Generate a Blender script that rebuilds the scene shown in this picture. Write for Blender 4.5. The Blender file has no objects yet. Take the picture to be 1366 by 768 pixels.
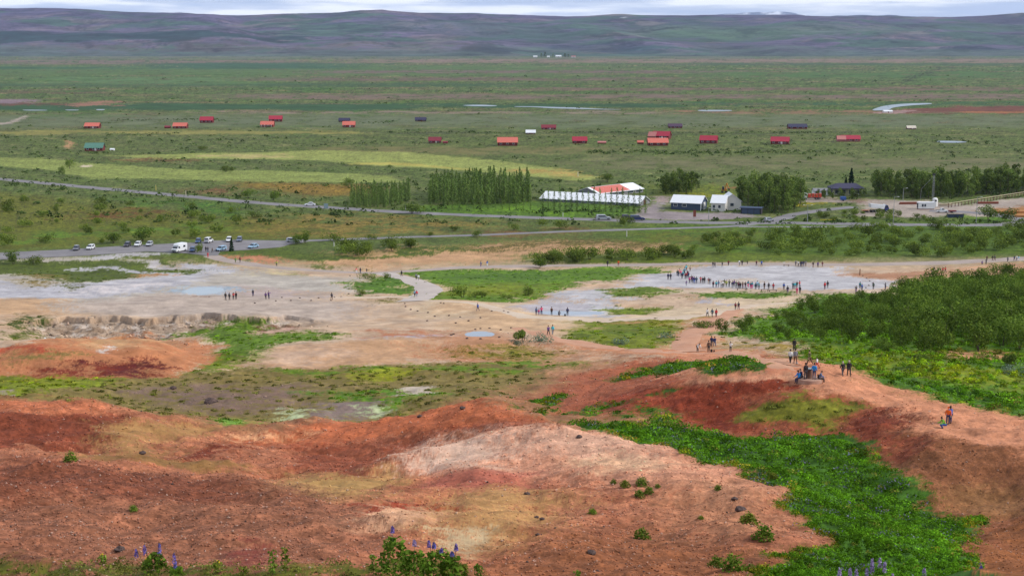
import bpy, bmesh, math, random
import numpy as np
from mathutils import Vector, Matrix

# ------------------------------------------------------------------ camera, sky, sun, exposure
SC = bpy.context.scene
COL = SC.collection
F = 1900.0                      # focal length in units of the photo's 1366 px width
CAM_H = 66.0                    # camera height above the valley floor (z = 0)
PITCH = math.atan(324.0 / F)
cam_d = bpy.data.cameras.new('camera')
cam = bpy.data.objects.new('camera', cam_d)
COL.objects.link(cam)
cam.location = (0, 0, CAM_H)
cam.rotation_euler = (math.pi / 2 - PITCH, 0, 0)
cam_d.sensor_width = 36.0
cam_d.lens = 36.0 * F / 1366.0
cam_d.clip_start = 0.5
cam_d.clip_end = 60000
SC.camera = cam

SUN_EL, SUN_AZ = math.radians(38), math.radians(92)      # azimuth from +Y towards +X
W = bpy.data.worlds.new('World')
SC.world = W
W.use_nodes = True
wn, wl = W.node_tree.nodes, W.node_tree.links
wn.clear()
def N(nodes, t, **kw):
    n = nodes.new(t)
    for k, v in kw.items():
        setattr(n, k, v)
    return n
sky = N(wn, 'ShaderNodeTexSky', sky_type='NISHITA', sun_disc=False)
sky.sun_elevation = SUN_EL
sky.sun_rotation = SUN_AZ
tc = N(wn, 'ShaderNodeTexCoord')
mp = N(wn, 'ShaderNodeMapping')
mp.inputs['Scale'].default_value = (5.0, 5.0, 62.0)
mp.inputs['Location'].default_value = (1.7, 0.35, 0.4)
nz = N(wn, 'ShaderNodeTexNoise')
nz.inputs['Scale'].default_value = 1.25
nz.inputs['Detail'].default_value = 6
nz.inputs['Roughness'].default_value = 0.55
rp = N(wn, 'ShaderNodeValToRGB')
rp.color_ramp.elements[0].position = 0.42
rp.color_ramp.elements[0].color = (4.6, 5.6, 7.6, 1)
rp.color_ramp.elements[1].position = 0.58
rp.color_ramp.elements[1].color = (11.0, 11.2, 11.4, 1)
e = rp.color_ramp.elements.new(0.5); e.color = (6.4, 7.2, 8.6, 1)
sep = N(wn, 'ShaderNodeSeparateXYZ')
mr = N(wn, 'ShaderNodeMapRange')                          # an overcast sky is brighter overhead
mr.inputs['From Min'].default_value = 0.0
mr.inputs['From Max'].default_value = 0.75
mr.inputs['To Min'].default_value = 1.0
mr.inputs['To Max'].default_value = 0.92
mul = N(wn, 'ShaderNodeVectorMath', operation='SCALE')
mix = N(wn, 'ShaderNodeMix', data_type='RGBA')
mix.inputs['Factor'].default_value = 0.86
bg = N(wn, 'ShaderNodeBackground')
bg.inputs['Strength'].default_value = 0.05
wo = N(wn, 'ShaderNodeOutputWorld')
wl.new(tc.outputs['Generated'], mp.inputs['Vector'])
wl.new(mp.outputs['Vector'], nz.inputs['Vector'])
wl.new(nz.outputs['Fac'], rp.inputs['Fac'])
wl.new(tc.outputs['Generated'], sep.inputs['Vector'])
wl.new(sep.outputs['Z'], mr.inputs['Value'])
wl.new(rp.outputs['Color'], mul.inputs[0])
wl.new(mr.outputs['Result'], mul.inputs['Scale'])
wl.new(sky.outputs['Color'], mix.inputs['A'])
wl.new(mul.outputs['Vector'], mix.inputs['B'])
wl.new(mix.outputs['Result'], bg.inputs['Color'])
wl.new(bg.outputs['Background'], wo.inputs['Surface'])

sun_d = bpy.data.lights.new('sun', 'SUN')
sun_d.energy = 1.5
sun_d.angle = math.radians(12)
sun_d.color = (1.0, 0.95, 0.88)
sun = bpy.data.objects.new('sun', sun_d)
COL.objects.link(sun)
sdir = Vector((math.cos(SUN_EL) * math.sin(SUN_AZ), math.cos(SUN_EL) * math.cos(SUN_AZ), math.sin(SUN_EL)))
sun.rotation_euler = sdir.to_track_quat('Z', 'Y').to_euler()
SC.view_settings.view_transform = 'Standard'
SC.view_settings.look = 'None'
SC.view_settings.exposure = 1.27
SC.view_settings.gamma = 1.0
SC.view_settings.use_curve_mapping = False
SC.render.engine = 'CYCLES'
SC.cycles.max_bounces = 6
SC.cycles.transparent_max_bounces = 8
SC.cycles.volume_bounces = 0

# ------------------------------------------------------------------ small helpers
rng = np.random.default_rng(7)
ALB = 0.58                       # a sunlit colour seen in daylight -> the surface's own albedo
def lin(c, k=ALB):
    c = np.asarray(c, dtype=np.float64) / 255.0
    return np.where(c <= 0.04045, c / 12.92, ((c + 0.055) / 1.055) ** 2.4) * k
def sstep(a, b, x):
    t = np.clip((x - a) / (b - a), 0, 1)
    return t * t * (3 - 2 * t)
def lerp(a, b, t):
    return a + (b - a) * t
def ray(px, py):
    """pixel -> (x/y, drop/y) of the sight line"""
    t = math.tan(PITCH - math.atan((384.0 - py) / F))
    a = (px - 683.0) / F * (math.cos(PITCH) + t * math.sin(PITCH))
    return a, t
def make_tile(n, beta, seed, lo=2):
    r = np.random.default_rng(seed)
    f = np.fft.fftfreq(n) * n
    k = np.sqrt(f[:, None] ** 2 + f[None, :n // 2 + 1].clip(0) ** 2 if False else f[:, None] ** 2 + np.fft.rfftfreq(n)[None, :] ** 2 * n * n)
    k[0, 0] = 1
    amp = k ** (-beta)
    amp[k < lo] = 0
    ph = r.uniform(0, 2 * math.pi, k.shape)
    t = np.fft.irfft2(amp * np.exp(1j * ph), s=(n, n))
    t /= t.std()
    return t.astype(np.float32)
TN = 2048
TS = make_tile(1024, 2.3, 21, 5)
TILES = [make_tile(TN, 1.55, 11, 6), make_tile(TN, 1.55, 12, 6), make_tile(TN, 1.2, 13, 10), make_tile(TN, 0.85, 14, 24)]
def tile(k, u, v):
    """periodic fractal noise, unit variance; u, v in tile widths"""
    T = TS if k == 9 else TILES[k]
    TN = T.shape[0]
    x = np.asarray(u, dtype=np.float64) * TN
    y = np.asarray(v, dtype=np.float64) * TN
    xi = np.floor(x).astype(np.int64); yi = np.floor(y).astype(np.int64)
    fx = (x - xi).astype(np.float32); fy = (y - yi).astype(np.float32)
    x0 = xi % TN; x1 = (xi + 1) % TN; y0 = yi % TN; y1 = (yi + 1) % TN
    return (T[y0, x0] * (1 - fx) + T[y0, x1] * fx) * (1 - fy) + (T[y1, x0] * (1 - fx) + T[y1, x1] * fx) * fy

# ------------------------------------------------------------------ terrain heights
# sight-line control points of the slope, the mounds and the gully: (pixel x, pixel y, distance)
CP = []
def cp(*p):
    CP.extend(p)
for u in (-330, -60, 200, 460, 720, 980, 1240, 1500, 1700):      # ground just below the frame
    cp((u, 1010, 5), (u, 930, 11), (u, 830, 18))
# foreground slope
for u in (-250, 0, 220, 440):
    cp((u, 768, 30), (u, 700, 42))
cp((640, 768, 36), (640, 700, 48), (850, 768, 37), (850, 708, 48), (1000, 768, 35), (1100, 790, 30), (1250, 800, 24), (1400, 790, 24), (1600, 780, 25))
cp((-250, 640, 56), (0, 645, 55), (200, 645, 56), (380, 655, 54))
cp((-250, 612, 63), (0, 617, 62), (110, 615, 63), (200, 618, 64), (300, 632, 62))
# dip and left mound
cp((-250, 609, 76), (0, 610, 76), (90, 611, 76), (210, 612, 77), (300, 616, 77))
cp((-250, 566, 83), (0, 568, 83), (110, 568, 84), (220, 574, 87))
cp((-250, 538, 88), (0, 536, 88), (90, 535, 89), (160, 541, 91), (240, 553, 97))
cp((-250, 580, 108), (0, 580, 108), (110, 580, 110), (220, 572, 115))
# central ridge behind, front mound
cp((330, 598, 86), (420, 600, 86), (500, 607, 82), (540, 622, 76))
cp((300, 572, 92), (380, 566, 93), (470, 562, 94), (560, 551, 93), (640, 538, 91), (690, 545, 90), (735, 565, 87))
cp((300, 590, 118), (400, 598, 120), (500, 600, 120), (600, 600, 118), (690, 605, 115))
cp((560, 585, 86), (640, 572, 85))
cp((450, 640, 68), (540, 650, 64), (580, 625, 68))
cp((560, 603, 70), (620, 584, 72), (700, 568, 73), (780, 572, 72), (850, 584, 70), (920, 601, 67), (980, 622, 63), (1040, 650, 58), (1075, 690, 52), (1100, 722, 46))
cp((760, 640, 94), (860, 660, 94), (940, 680, 90), (1010, 705, 86), (1080, 735, 80))
cp((640, 640, 62), (720, 640, 61), (800, 640, 60), (880, 650, 57), (960, 670, 53), (1010, 710, 45))
cp((700, 600, 68), (800, 605, 66), (890, 620, 62))
# gully floor
cp((1180, 780, 84), (1210, 740, 96), (1235, 700, 110), (1180, 660, 117), (1120, 630, 122), (1060, 607, 128), (980, 590, 133), (900, 579, 137), (830, 568, 143), (760, 558, 152), (700, 548, 162))
cp((1100, 745, 98), (1060, 690, 110), (1000, 655, 115), (900, 615, 124), (800, 595, 132), (740, 585, 142))
cp((1280, 768, 86), (1300, 735, 90))
# right bank of the gully and the ridge path
cp((1260, 686, 114), (1310, 692, 112))
cp((1150, 595, 129), (1190, 617, 124), (1230, 643, 118.5), (1290, 645, 119), (1350, 645, 118))
cp((1180, 566, 133), (1230, 588, 126), (1290, 590, 125), (1366, 612, 121), (1450, 640, 115))
cp((1190, 545, 138), (1267, 568, 130), (1330, 580, 127), (1366, 590, 124), (1500, 610, 120))
cp((1130, 502, 152), (1080, 507, 148), (1056, 486, 172), (1180, 528, 144), (1250, 540, 140), (1366, 556, 138), (1500, 570, 137))
cp((1000, 503, 150), (930, 507, 153), (870, 515, 156), (1090, 530, 143), (1020, 535, 144), (1120, 565, 137))
cp((950, 557, 145), (1000, 567, 139.5), (880, 547, 150), (800, 542, 158))
cp((1366, 700, 74), (1330, 715, 72), (1366, 768, 60), (1320, 760, 62), (1500, 690, 75), (1450, 768, 58))
cp((1366, 689, 77), (1500, 668, 82), (1366, 720, 95), (1330, 735, 90))
# slope left of the ridge, dipping to the basin
cp((830, 512, 178), (760, 520, 180), (700, 535, 174), (900, 492, 180), (960, 485, 190), (850, 480, 205))
cp((1000, 478, 196), (940, 469, 214), (870, 462, 228), (930, 440, 256), (980, 425, 288), (800, 447, 248))
# basin behind the red mounds
cp((640, 535, 165), (560, 545, 160), (480, 548, 160), (400, 547, 162), (300, 541, 166), (200, 533, 172), (100, 525, 180), (0, 520, 184), (-250, 520, 184))
cp((600, 510, 186), (500, 512, 187), (400, 515, 185), (300, 518, 184), (640, 490, 203), (560, 490, 205), (700, 505, 190))
# tan mound and red mound
cp((450, 489, 206), (380, 489, 206), (340, 486, 208), (470, 470, 218), (480, 453, 236), (400, 460, 226), (560, 452, 240), (620, 462, 232), (700, 470, 224), (720, 480, 214))
cp((120, 502, 199), (30, 498, 201), (200, 500, 200), (270, 480, 214), (120, 475, 207), (40, 472, 208), (200, 470, 210), (120, 452, 218), (200, 446, 224), (40, 458, 216), (270, 463, 226), (-250, 495, 202), (-250, 455, 216))
cp((120, 470, 248), (200, 465, 250), (40, 470, 245))
cp((310, 470, 216), (300, 446, 252), (360, 440, 258))
# spring flats
for u in (-300, -80, 60, 240, 420, 560, 700, 830):
    cp((u, 436 if u < 500 else 432, 282 if u < 500 else 278), (u, 415, 303), (u, 397, 336), (u, 374, 378))
cp((1000, 405, 318), (1000, 385, 355), (1000, 365, 398))
# thicket side
cp((1100, 470, 204), (1180, 490, 182), (1250, 520, 158), (1300, 490, 180), (1366, 520, 162), (1366, 480, 192), (1500, 500, 180))
cp((1060, 440, 247), (1160, 455, 220), (1250, 450, 228), (1366, 445, 235), (1500, 450, 235))
cp((1080, 410, 298), (1200, 415, 285), (1300, 415, 285), (1400, 415, 285), (1180, 385, 350), (1300, 385, 350), (1450, 390, 345), (1250, 365, 398), (1400, 360, 408))
Q, TV = [], []
for px, py, d in CP:
    a, t = ray(px, py)
    Q.append((a, math.log(d))); TV.append(t)
for a in np.linspace(-0.6, 0.6, 13):                              # the level valley beyond
    for d in (415, 440, 480):
        Q.append((a, math.log(d))); TV.append(CAM_H / d)
Q = np.array(Q); TV = np.array(TV)
QS = np.array([1.0, 0.75])
def kern(A, B):
    d2 = ((A[:, None, :] * QS - B[None, :, :] * QS) ** 2).sum(-1)
    return np.sqrt(d2 + 0.012 ** 2)
n = len(Q)
KM = np.zeros((n + 3, n + 3))
KM[:n, :n] = kern(Q, Q) + np.eye(n) * 0.002
P3 = np.c_[np.ones(n), Q]
KM[:n, n:] = P3; KM[n:, :n] = P3.T
WR = np.linalg.solve(KM, np.r_[TV, 0, 0, 0])
def rbf(A):
    out = np.empty(len(A))
    for i in range(0, len(A), 20000):
        B = A[i:i + 20000]
        out[i:i + 20000] = kern(B, Q) @ WR[:n] + WR[n] + B @ WR[n + 1:]
    return out

# polar grid: columns of constant x/y, rows of constant y
ca = np.r_[np.linspace(-0.60, -0.368, 60)[:-1], np.linspace(-0.368, 0.368, 1040), np.linspace(0.368, 0.60, 60)[1:]]
r1 = np.exp(np.arange(math.log(4.5), math.log(24), 0.02))
def lg(a, b, s):
    return np.arange(math.log(a), math.log(b), s)
r2 = np.exp(np.r_[lg(24, 70, .0031), lg(70, 106, .0022), lg(106, 160, .0014)])
r3 = np.exp(np.r_[lg(160, 192, .0036), lg(192, 226, .0020), lg(226, 268, .0040), lg(268, 276, .0020), lg(276, 304, .0007), lg(304, 470, .0048)])
r4 = 1 / np.linspace(1 / 470, 1 / 8400, 330)
cy = np.r_[r1, r2, r3, r4]
NR, NC = len(cy), len(ca)
# smooth base heights on a coarser lattice, then resampled
ly = np.log(cy)
cl_a = np.linspace(-0.60, 0.60, 420)
cl_l = np.linspace(ly[0], math.log(480), 620)
AA, LL = np.meshgrid(cl_a, cl_l)
TC = rbf(np.c_[AA.ravel(), LL.ravel()]).reshape(AA.shape)
def bil(grid, ax, ay, x, y):
    fx = np.clip((x - ax[0]) / (ax[1] - ax[0]), 0, len(ax) - 1.001)
    fy = np.clip((y - ay[0]) / (ay[1] - ay[0]), 0, len(ay) - 1.001)
    i = fx.astype(int); j = fy.astype(int); fx = fx - i; fy = fy - j
    return (grid[j, i] * (1 - fx) + grid[j, i + 1] * fx) * (1 - fy) + (grid[j + 1, i] * (1 - fx) + grid[j + 1, i + 1] * fx) * fy
GA, GY = np.meshgrid(ca, cy)
GL = np.log(GY)
GX = GA * GY
near = sstep(math.log(455), math.log(395), GL)
T0 = bil(TC, cl_a, cl_l, GA.ravel(), GL.ravel()).reshape(GA.shape)
GZ = (CAM_H - T0 * GY) * near
# roughness of the bare slopes: swells, rills, small lumps
w1 = near * sstep(math.log(400), math.log(120), GL)
GZ += tile(9, GX / 90, GY / 90) * 0.20 * w1
GZ += tile(9, GX / 26 + .3, GY / 26) * 0.10 * w1
GZ += tile(9, GX / 9 + .6, GY / 9) * 0.028 * w1
GZ += tile(1, GX / 60 + .3, GY / 60) * 0.018 * w1
GZ += tile(9, GX / 320, GY / 320) * 0.45 * near * sstep(math.log(100), math.log(200), GL) * sstep(math.log(420), math.log(300), GL)

def raycast(px, py, grid=None):
    """first point of the ground on the sight line through a pixel -> (x, y, z)"""
    a, t = ray(px, py)
    Z = GZ if grid is None else grid
    i = int(np.clip(np.searchsorted(ca, a) - 1, 0, NC - 2))
    f = (a - ca[i]) / (ca[i + 1] - ca[i])
    tcn = (CAM_H - (Z[:, i] * (1 - f) + Z[:, i + 1] * f)) / cy
    hit = np.nonzero(tcn <= t)[0]
    j = int(hit[0]) if len(hit) else NR - 1
    if j == 0:
        y = cy[0]
    else:
        g = (tcn[j - 1] - t) / max(tcn[j - 1] - tcn[j], 1e-9)
        y = math.exp(ly[j - 1] + min(max(g, 0), 1) * (ly[j] - ly[j - 1]))
    return a * y, y, CAM_H - t * y
def zat(x, y):
    a = x / y
    i = int(np.clip(np.searchsorted(ca, a) - 1, 0, NC - 2))
    j = int(np.clip(np.searchsorted(cy, y) - 1, 0, NR - 2))
    f = (a - ca[i]) / (ca[i + 1] - ca[i]); g = (y - cy[j]) / (cy[j + 1] - cy[j])
    f = min(max(f, 0), 1); g = min(max(g, 0), 1)
    return float((GZ[j, i] * (1 - f) + GZ[j, i + 1] * f) * (1 - g) + (GZ[j + 1, i] * (1 - f) + GZ[j + 1, i + 1] * f) * g)
def zats(x, y):
    a = x / y
    i = np.clip(np.searchsorted(ca, a) - 1, 0, NC - 2)
    j = np.clip(np.searchsorted(cy, y) - 1, 0, NR - 2)
    f = np.clip((a - ca[i]) / (ca[i + 1] - ca[i]), 0, 1); g = np.clip((y - cy[j]) / (cy[j + 1] - cy[j]), 0, 1)
    return (GZ[j, i] * (1 - f) + GZ[j, i + 1] * f) * (1 - g) + (GZ[j + 1, i] * (1 - f) + GZ[j + 1, i + 1] * f) * g
def P(px, py):
    return Vector(raycast(px, py))
def world_q(pts):
    o = []
    for px, py in pts:
        x, y, z = raycast(px, py)
        o.append((x / y, math.log(y)))
    return np.array(o)
def sdist(poly, A, L, closed=True):
    """signed distance (inside negative) to a polygon in (x/y, ln y)"""
    d = np.full(A.shape, 1e9); inside = np.zeros(A.shape, bool)
    m = len(poly)
    for k in range(m if closed else m - 1):
        p, q = poly[k], poly[(k + 1) % m]
        e0, e1 = q[0] - p[0], q[1] - p[1]
        h = np.clip(((A - p[0]) * e0 + (L - p[1]) * e1) / (e0 * e0 + e1 * e1 + 1e-12), 0, 1)
        d = np.minimum(d, (A - p[0] - h * e0) ** 2 + (L - p[1] - h * e1) ** 2)
        if closed:
            c = (p[1] > L) != (q[1] > L)
            inside ^= c & (A < (q[0] - p[0]) * (L - p[1]) / (q[1] - p[1] + 1e-15) + p[0])
    d = np.sqrt(d)
    return np.where(inside, -d, d) if closed else d

# the broken sinter edge: the flat ends in a step of about two metres
SCARP = world_q([(20, 431), (60, 424), (110, 421), (160, 420), (230, 422), (300, 421), (370, 424), (420, 427), (455, 432)])
SX = np.array([p[0] for p in SCARP]); SL = np.array([p[1] for p in SCARP])
edge_l = np.interp(GA, SX, SL) + tile(9, GA * 2.6, GA * 0 + .37) * 0.007 + tile(9, GX / 30, GY / 30) * 0.003
along = sstep(SX[0] - .01, SX[0] + .03, GA) * sstep(SX[-1] + .005, SX[-1] - .06, GA)
dd = (edge_l - GL) * GY                                            # metres this side of the edge
rub = np.maximum(tile(9, GX / 18, GY / 18), -0.4) * 0.14 + tile(1, GX / 60, GY / 60) * 0.06
scarp_face = sstep(0, 1.0, dd) * sstep(20, 12, dd) * along
GZ += along * -(1.35 * sstep(0, 0.7, dd) + 2.0 * sstep(1, 15, dd)) * sstep(34, 14, dd) + rub * scarp_face

# hot pools lie level in their basins
POOL_PX = {
    'blue': [(245, 386), (258, 382.6), (280, 381.6), (300, 383.5), (303, 387), (290, 391), (270, 392.6), (250, 391), (240, 388.6)],
    'grey': [(617, 444), (628, 441.4), (645, 440.6), (660, 443), (664, 446), (655, 449.3), (640, 450.6), (624, 449), (617, 446.6)],
    'long': [(715, 414.5), (740, 413.5), (775, 414.5), (800, 414.5), (812, 417), (800, 419.5), (760, 420.5), (730, 419.5), (714, 417)],
}
POOLS = {}
for nm, pts in POOL_PX.items():
    pq = world_q(pts)
    zp = np.mean([zat(q[0] * math.exp(q[1]), math.exp(q[1])) for q in pq])
    pq = np.array([(lambda a, t: (a, math.log((CAM_H - zp) / t)))(*ray(*p)) for p in pts])
    s = sdist(pq, GA, GL)
    GZ = lerp(GZ, np.full_like(GZ, zp), sstep(0.02, 0.002, s))
    GZ -= 0.35 * sstep(0.0, -0.006, s)
    POOLS[nm] = (pq, zp)

# ------------------------------------------------------------------ ground cover painted on the ground's own points
VN = GL - 3.0 * (CAM_H - GZ) / GY                  # stretches the patterns evenly over faces that rise away
wa = tile(0, GA * 1.3 + .21, VN * 1.0); wb = tile(1, GA * 1.3 + .55, VN * 1.0 + .4)
fine = tile(2, GX / 40, GY / 40)
f1 = tile(0, GA * 2.0, VN * 1.3 + .7)               # broad variation
f2 = tile(1, GA * 3.1 + .4, VN * 2.2)               # mid variation
f3 = tile(2, GA * 5.0 + .1, VN * 3.0 + .3)          # fine variation
spk = tile(3, GA * 2.6 + .2, VN * 1.9 + .5)         # grain
G = np.empty(GA.shape + (3,), np.float32)
VEG = np.zeros(GA.shape, np.float32)                # 1 = plants, 0 = bare
GRV = np.zeros(GA.shape, np.float32)                # 1 = gravel

def tone(c, veg=0.0, grv=0.0, sel=None, m=None):
    """blend a cover into the ground with weight m (over the whole grid or a window)"""
    c = lin(c)
    if sel is None:
        sel = (slice(None), slice(None))
    w = m[..., None].astype(np.float32)
    G[sel] = G[sel] * (1 - w) + np.asarray(c, np.float32) * w
    VEG[sel] = VEG[sel] * (1 - m) + veg * m
    GRV[sel] = GRV[sel] * (1 - m) + grv * m

def zone(c, pts, veg=0.0, grv=0.0, soft=0.006, warp=0.008, s=1.0, brk=0.0):
    """an irregular patch of one cover; brk > 0 breaks it up with gaps"""
    pq = world_q(pts)
    pad = soft * 2 + warp * 4 + 0.01
    j0, j1 = np.searchsorted(ly, (pq[:, 1].min() - pad, pq[:, 1].max() + pad))
    i0, i1 = np.searchsorted(ca, (pq[:, 0].min() - pad, pq[:, 0].max() + pad))
    j1 = max(j1, j0 + 1); i1 = max(i1, i0 + 1)
    sel = (slice(j0, j1), slice(i0, i1))
    pv = np.array([(a_, l_ - 3.0 * (CAM_H - zat(a_ * math.exp(l_), math.exp(l_))) / math.exp(l_)) for a_, l_ in pq])
    A = GA[sel] + wa[sel] * warp * 0.8; L = VN[sel] + wb[sel] * warp
    d = sdist(pv, A, L) + f3[sel] * min(soft, warp) * 0.55 + spk[sel] * soft * 0.38
    m = sstep(soft, -soft, d) * s
    if brk:
        m = m * sstep(-0.9 - (1 - brk) * 2, 0.9 - (1 - brk) * 2, f2[sel] + 0.6 * f3[sel])
    tone(c, veg, grv, sel, m)

def band(c, y0, y1, x0=-300, x1=1660, **k):
    n = 9
    xs = np.linspace(x0, x1, n)
    zone(c, [(x, y0) for x in xs] + [(x, y1) for x in xs[::-1]], **k)

# the plain
G[:] = lin((104, 118, 72)); VEG[:] = 1
far = sstep(math.log(900), math.log(2500), GL)
tone((98, 120, 78), 1, 0, None, far)
tone((122, 124, 92), 1, 0, None, 0.5 * sstep(0.2, 1.4, f1) * sstep(math.log(460), math.log(560), GL))
tone((136, 120, 104), 1, 0, None, 0.8 * sstep(0.5, 1.5, tile(1, GA * 0.6 + .3, GL * 1.6)) * sstep(math.log(900), math.log(1500), GL))
tone((78, 116, 58), 1, 0, None, 0.85 * sstep(0.3, 1.5, tile(1, GA * 0.7 + .8, GL * 1.4 + .2)) * sstep(math.log(900), math.log(1400), GL))
tone((70, 84, 50), 1, 0, None, 0.55 * sstep(0.7, 1.8, f3) * sstep(math.log(440), math.log(560), GL))
tone((150, 142, 112), 1, 0, None, 0.3 * sstep(0.8, 1.8, f2) * sstep(math.log(440), math.log(560), GL))
band((108, 116, 92), 75.4, 79, soft=.03, brk=.7)
band((94, 122, 70), 88, 101, -300, 760, soft=.05, brk=.5)
band((128, 116, 100), 80, 86, -300, 420, soft=.03, brk=.6)
band((122, 108, 96), 94, 98, 420, 1000, soft=.03, brk=.6)
band((118, 104, 90), 104, 108, 330, 900, soft=.03, brk=.5)
band((72, 100, 64), 111, 116, -300, 700, soft=.03, brk=.4)
band((128, 114, 100), 126, 132, 300, 1560, soft=.03, brk=.5)
band((84, 118, 64), 96, 104, 940, 1560, soft=.03, brk=.7)
band((74, 100, 66), 84.5, 87.5, 900, 1560, soft=.02, brk=.7)
band((68, 104, 72), 84, 92, 195, 465, soft=.03)
band((66, 104, 66), 89.5, 92.5, -300, 150, soft=.02)
band((142, 126, 108), 79, 84, 480, 1560, soft=.03, brk=.5)
zone((74, 88, 62), [(1190, 112), (1230, 98), (1262, 90), (1266, 90), (1236, 99), (1200, 112)], veg=1, soft=.004, warp=.002)
band((124, 106, 92), 117, 121, 700, 1560, soft=.02, brk=.6)
band((110, 96, 74), 122.5, 124.5, 0, 130, soft=.01, brk=.8)
band((98, 130, 82), 103, 112, 40, 330, soft=.05, brk=.5)
band((64, 98, 62), 138.5, 147, -300, 560, soft=.012)
band((62, 96, 60), 138.5, 143.5, 560, 900, soft=.012)
band((64, 100, 62), 136, 141.5, 900, 1566, soft=.012, brk=.8)
zone((150, 134, 136), [(-60, 133), (30, 132), (48, 136), (20, 139), (-60, 140)], soft=.006)
zone((162, 126, 104), [(85, 140), (110, 135.5), (150, 134.5), (158, 140), (110, 142.5)], soft=.006)
zone((112, 84, 66), [(0, 137), (90, 136), (85, 141), (0, 142)], soft=.006, brk=.6)
band((146, 134, 116), 148.5, 152, 280, 900, soft=.01, brk=.7)
band((148, 118, 92), 147.5, 152.5, 900, 1180, soft=.008, brk=.9)
zone((124, 84, 68), [(1165, 150), (1240, 144), (1366, 141), (1560, 141), (1560, 150), (1366, 151), (1240, 152.5)], soft=.006)
zone((176, 122, 84), [(1290, 149), (1420, 148), (1420, 150.5), (1290, 151)], soft=.004)
zone((176, 150, 140), [(1180, 149), (1216, 147.5), (1230, 149.5), (1190, 151.5)], soft=.004)
band((112, 124, 92), 153, 170, -300, 1660, soft=.05, brk=.4)
band((152, 150, 88), 174.6, 179, -300, 480, soft=.01)
band((80, 88, 56), 176, 178.5, 520, 1160, soft=.006, brk=.9)
band((120, 118, 84), 210, 226, 780, 1660, soft=.05, brk=.6)
band((126, 122, 78), 196, 206, 420, 800, soft=.02, brk=.6)
zone((182, 174, 158), [(-60, 170), (10, 163), (36, 154), (39, 155), (14, 165), (-60, 174)], soft=.002, warp=.001)
zone((196, 156, 118), [(84, 187), (92, 187), (93, 198), (87, 199)], soft=.002, warp=.002)
# golf fairways
zone((162, 170, 106), [(140, 208), (240, 204.5), (340, 203), (440, 201), (560, 203.5), (650, 212), (740, 225), (806, 236), (790, 242), (700, 235), (600, 226), (500, 221), (430, 214), (340, 212), (210, 213)], veg=.6, soft=.003, warp=.004)
zone((196, 184, 130), [(250, 208), (300, 205.5), (380, 206), (410, 209), (350, 211), (280, 210.5)], veg=.3, soft=.008)
zone((196, 186, 110), [(470, 217), (560, 219), (640, 226), (640, 228), (560, 222), (470, 219)], veg=.3, soft=.003, warp=.003)
zone((152, 162, 100), [(-200, 212), (0, 211), (60, 211), (110, 217), (190, 222.5), (300, 227.5), (420, 229), (520, 236), (545, 244), (420, 243), (250, 240.5), (120, 237.5), (60, 226), (0, 221), (-200, 220)], veg=.6, soft=.003, warp=.004)
zone((196, 170, 108), [(690, 224), (760, 229), (800, 236), (740, 234), (690, 229)], veg=.4, soft=.01)
zone((240, 222, 196), [(104, 221.6), (112, 220.3), (122, 221.6), (114, 223.4), (105, 223)], soft=.002, warp=.003)
zone((150, 122, 70), [(330, 242), (430, 244), (500, 250), (480, 262), (380, 258), (330, 252)], veg=1, soft=.02)
zone((136, 100, 76), [(240, 250), (290, 246), (330, 252), (310, 260), (250, 257)], veg=1, soft=.015, brk=.7)
zone((134, 102, 74), [(140, 212), (260, 214), (260, 216), (140, 214)], veg=1, soft=.01)
# between the far road and the car park
zone((116, 118, 58), [(-300, 255), (0, 256), (300, 288), (480, 300), (480, 318), (200, 320), (0, 336), (-300, 338)], veg=1, soft=.02)
zone((104, 134, 44), [(0, 312), (120, 306), (250, 298), (345, 296), (345, 304), (200, 312), (100, 320), (0, 326)], veg=1, soft=.03, brk=.8)
zone((84, 118, 38), [(150, 262), (260, 268), (340, 274), (340, 300), (260, 290), (180, 276)], veg=1, soft=.03, brk=.8)
zone((124, 86, 58), [(95, 285), (160, 279), (235, 279), (240, 287), (160, 292), (100, 292)], veg=1, soft=.02, brk=.8)
zone((144, 124, 78), [(335, 290), (420, 284), (560, 288), (660, 300), (600, 312), (400, 318), (340, 310)], veg=1, soft=.03, brk=.85)
zone((98, 128, 52), [(545, 276), (640, 273), (720, 270), (830, 273), (850, 288), (760, 292), (620, 290), (550, 286)], veg=1, soft=.012)
zone((116, 150, 56), [(610, 278), (700, 275), (820, 281), (800, 289), (640, 287)], veg=1, soft=.015, brk=.9)
zone((118, 128, 58), [(840, 246), (900, 262), (990, 256), (990, 248), (900, 246)], veg=1, soft=.02)
zone((178, 172, 46), [(930, 257), (962, 255), (962, 261), (932, 262)], veg=1, soft=.01, brk=.8)
zone((150, 110, 74), [(944, 248), (975, 247), (975, 250.5), (945, 251)], soft=.006)
zone((140, 104, 78), [(640, 310), (760, 300), (820, 302), (760, 312), (660, 318)], veg=1, soft=.03, brk=.6)
zone((98, 122, 48), [(840, 300), (1000, 296), (1200, 294), (1366, 296), (1560, 300), (1560, 336), (1366, 338), (1180, 342), (1000, 342), (860, 338), (820, 320)], veg=1, soft=.03)
zone((120, 120, 64), [(860, 312), (1000, 308), (1010, 326), (900, 326)], veg=1, soft=.03, brk=.6)
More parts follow.
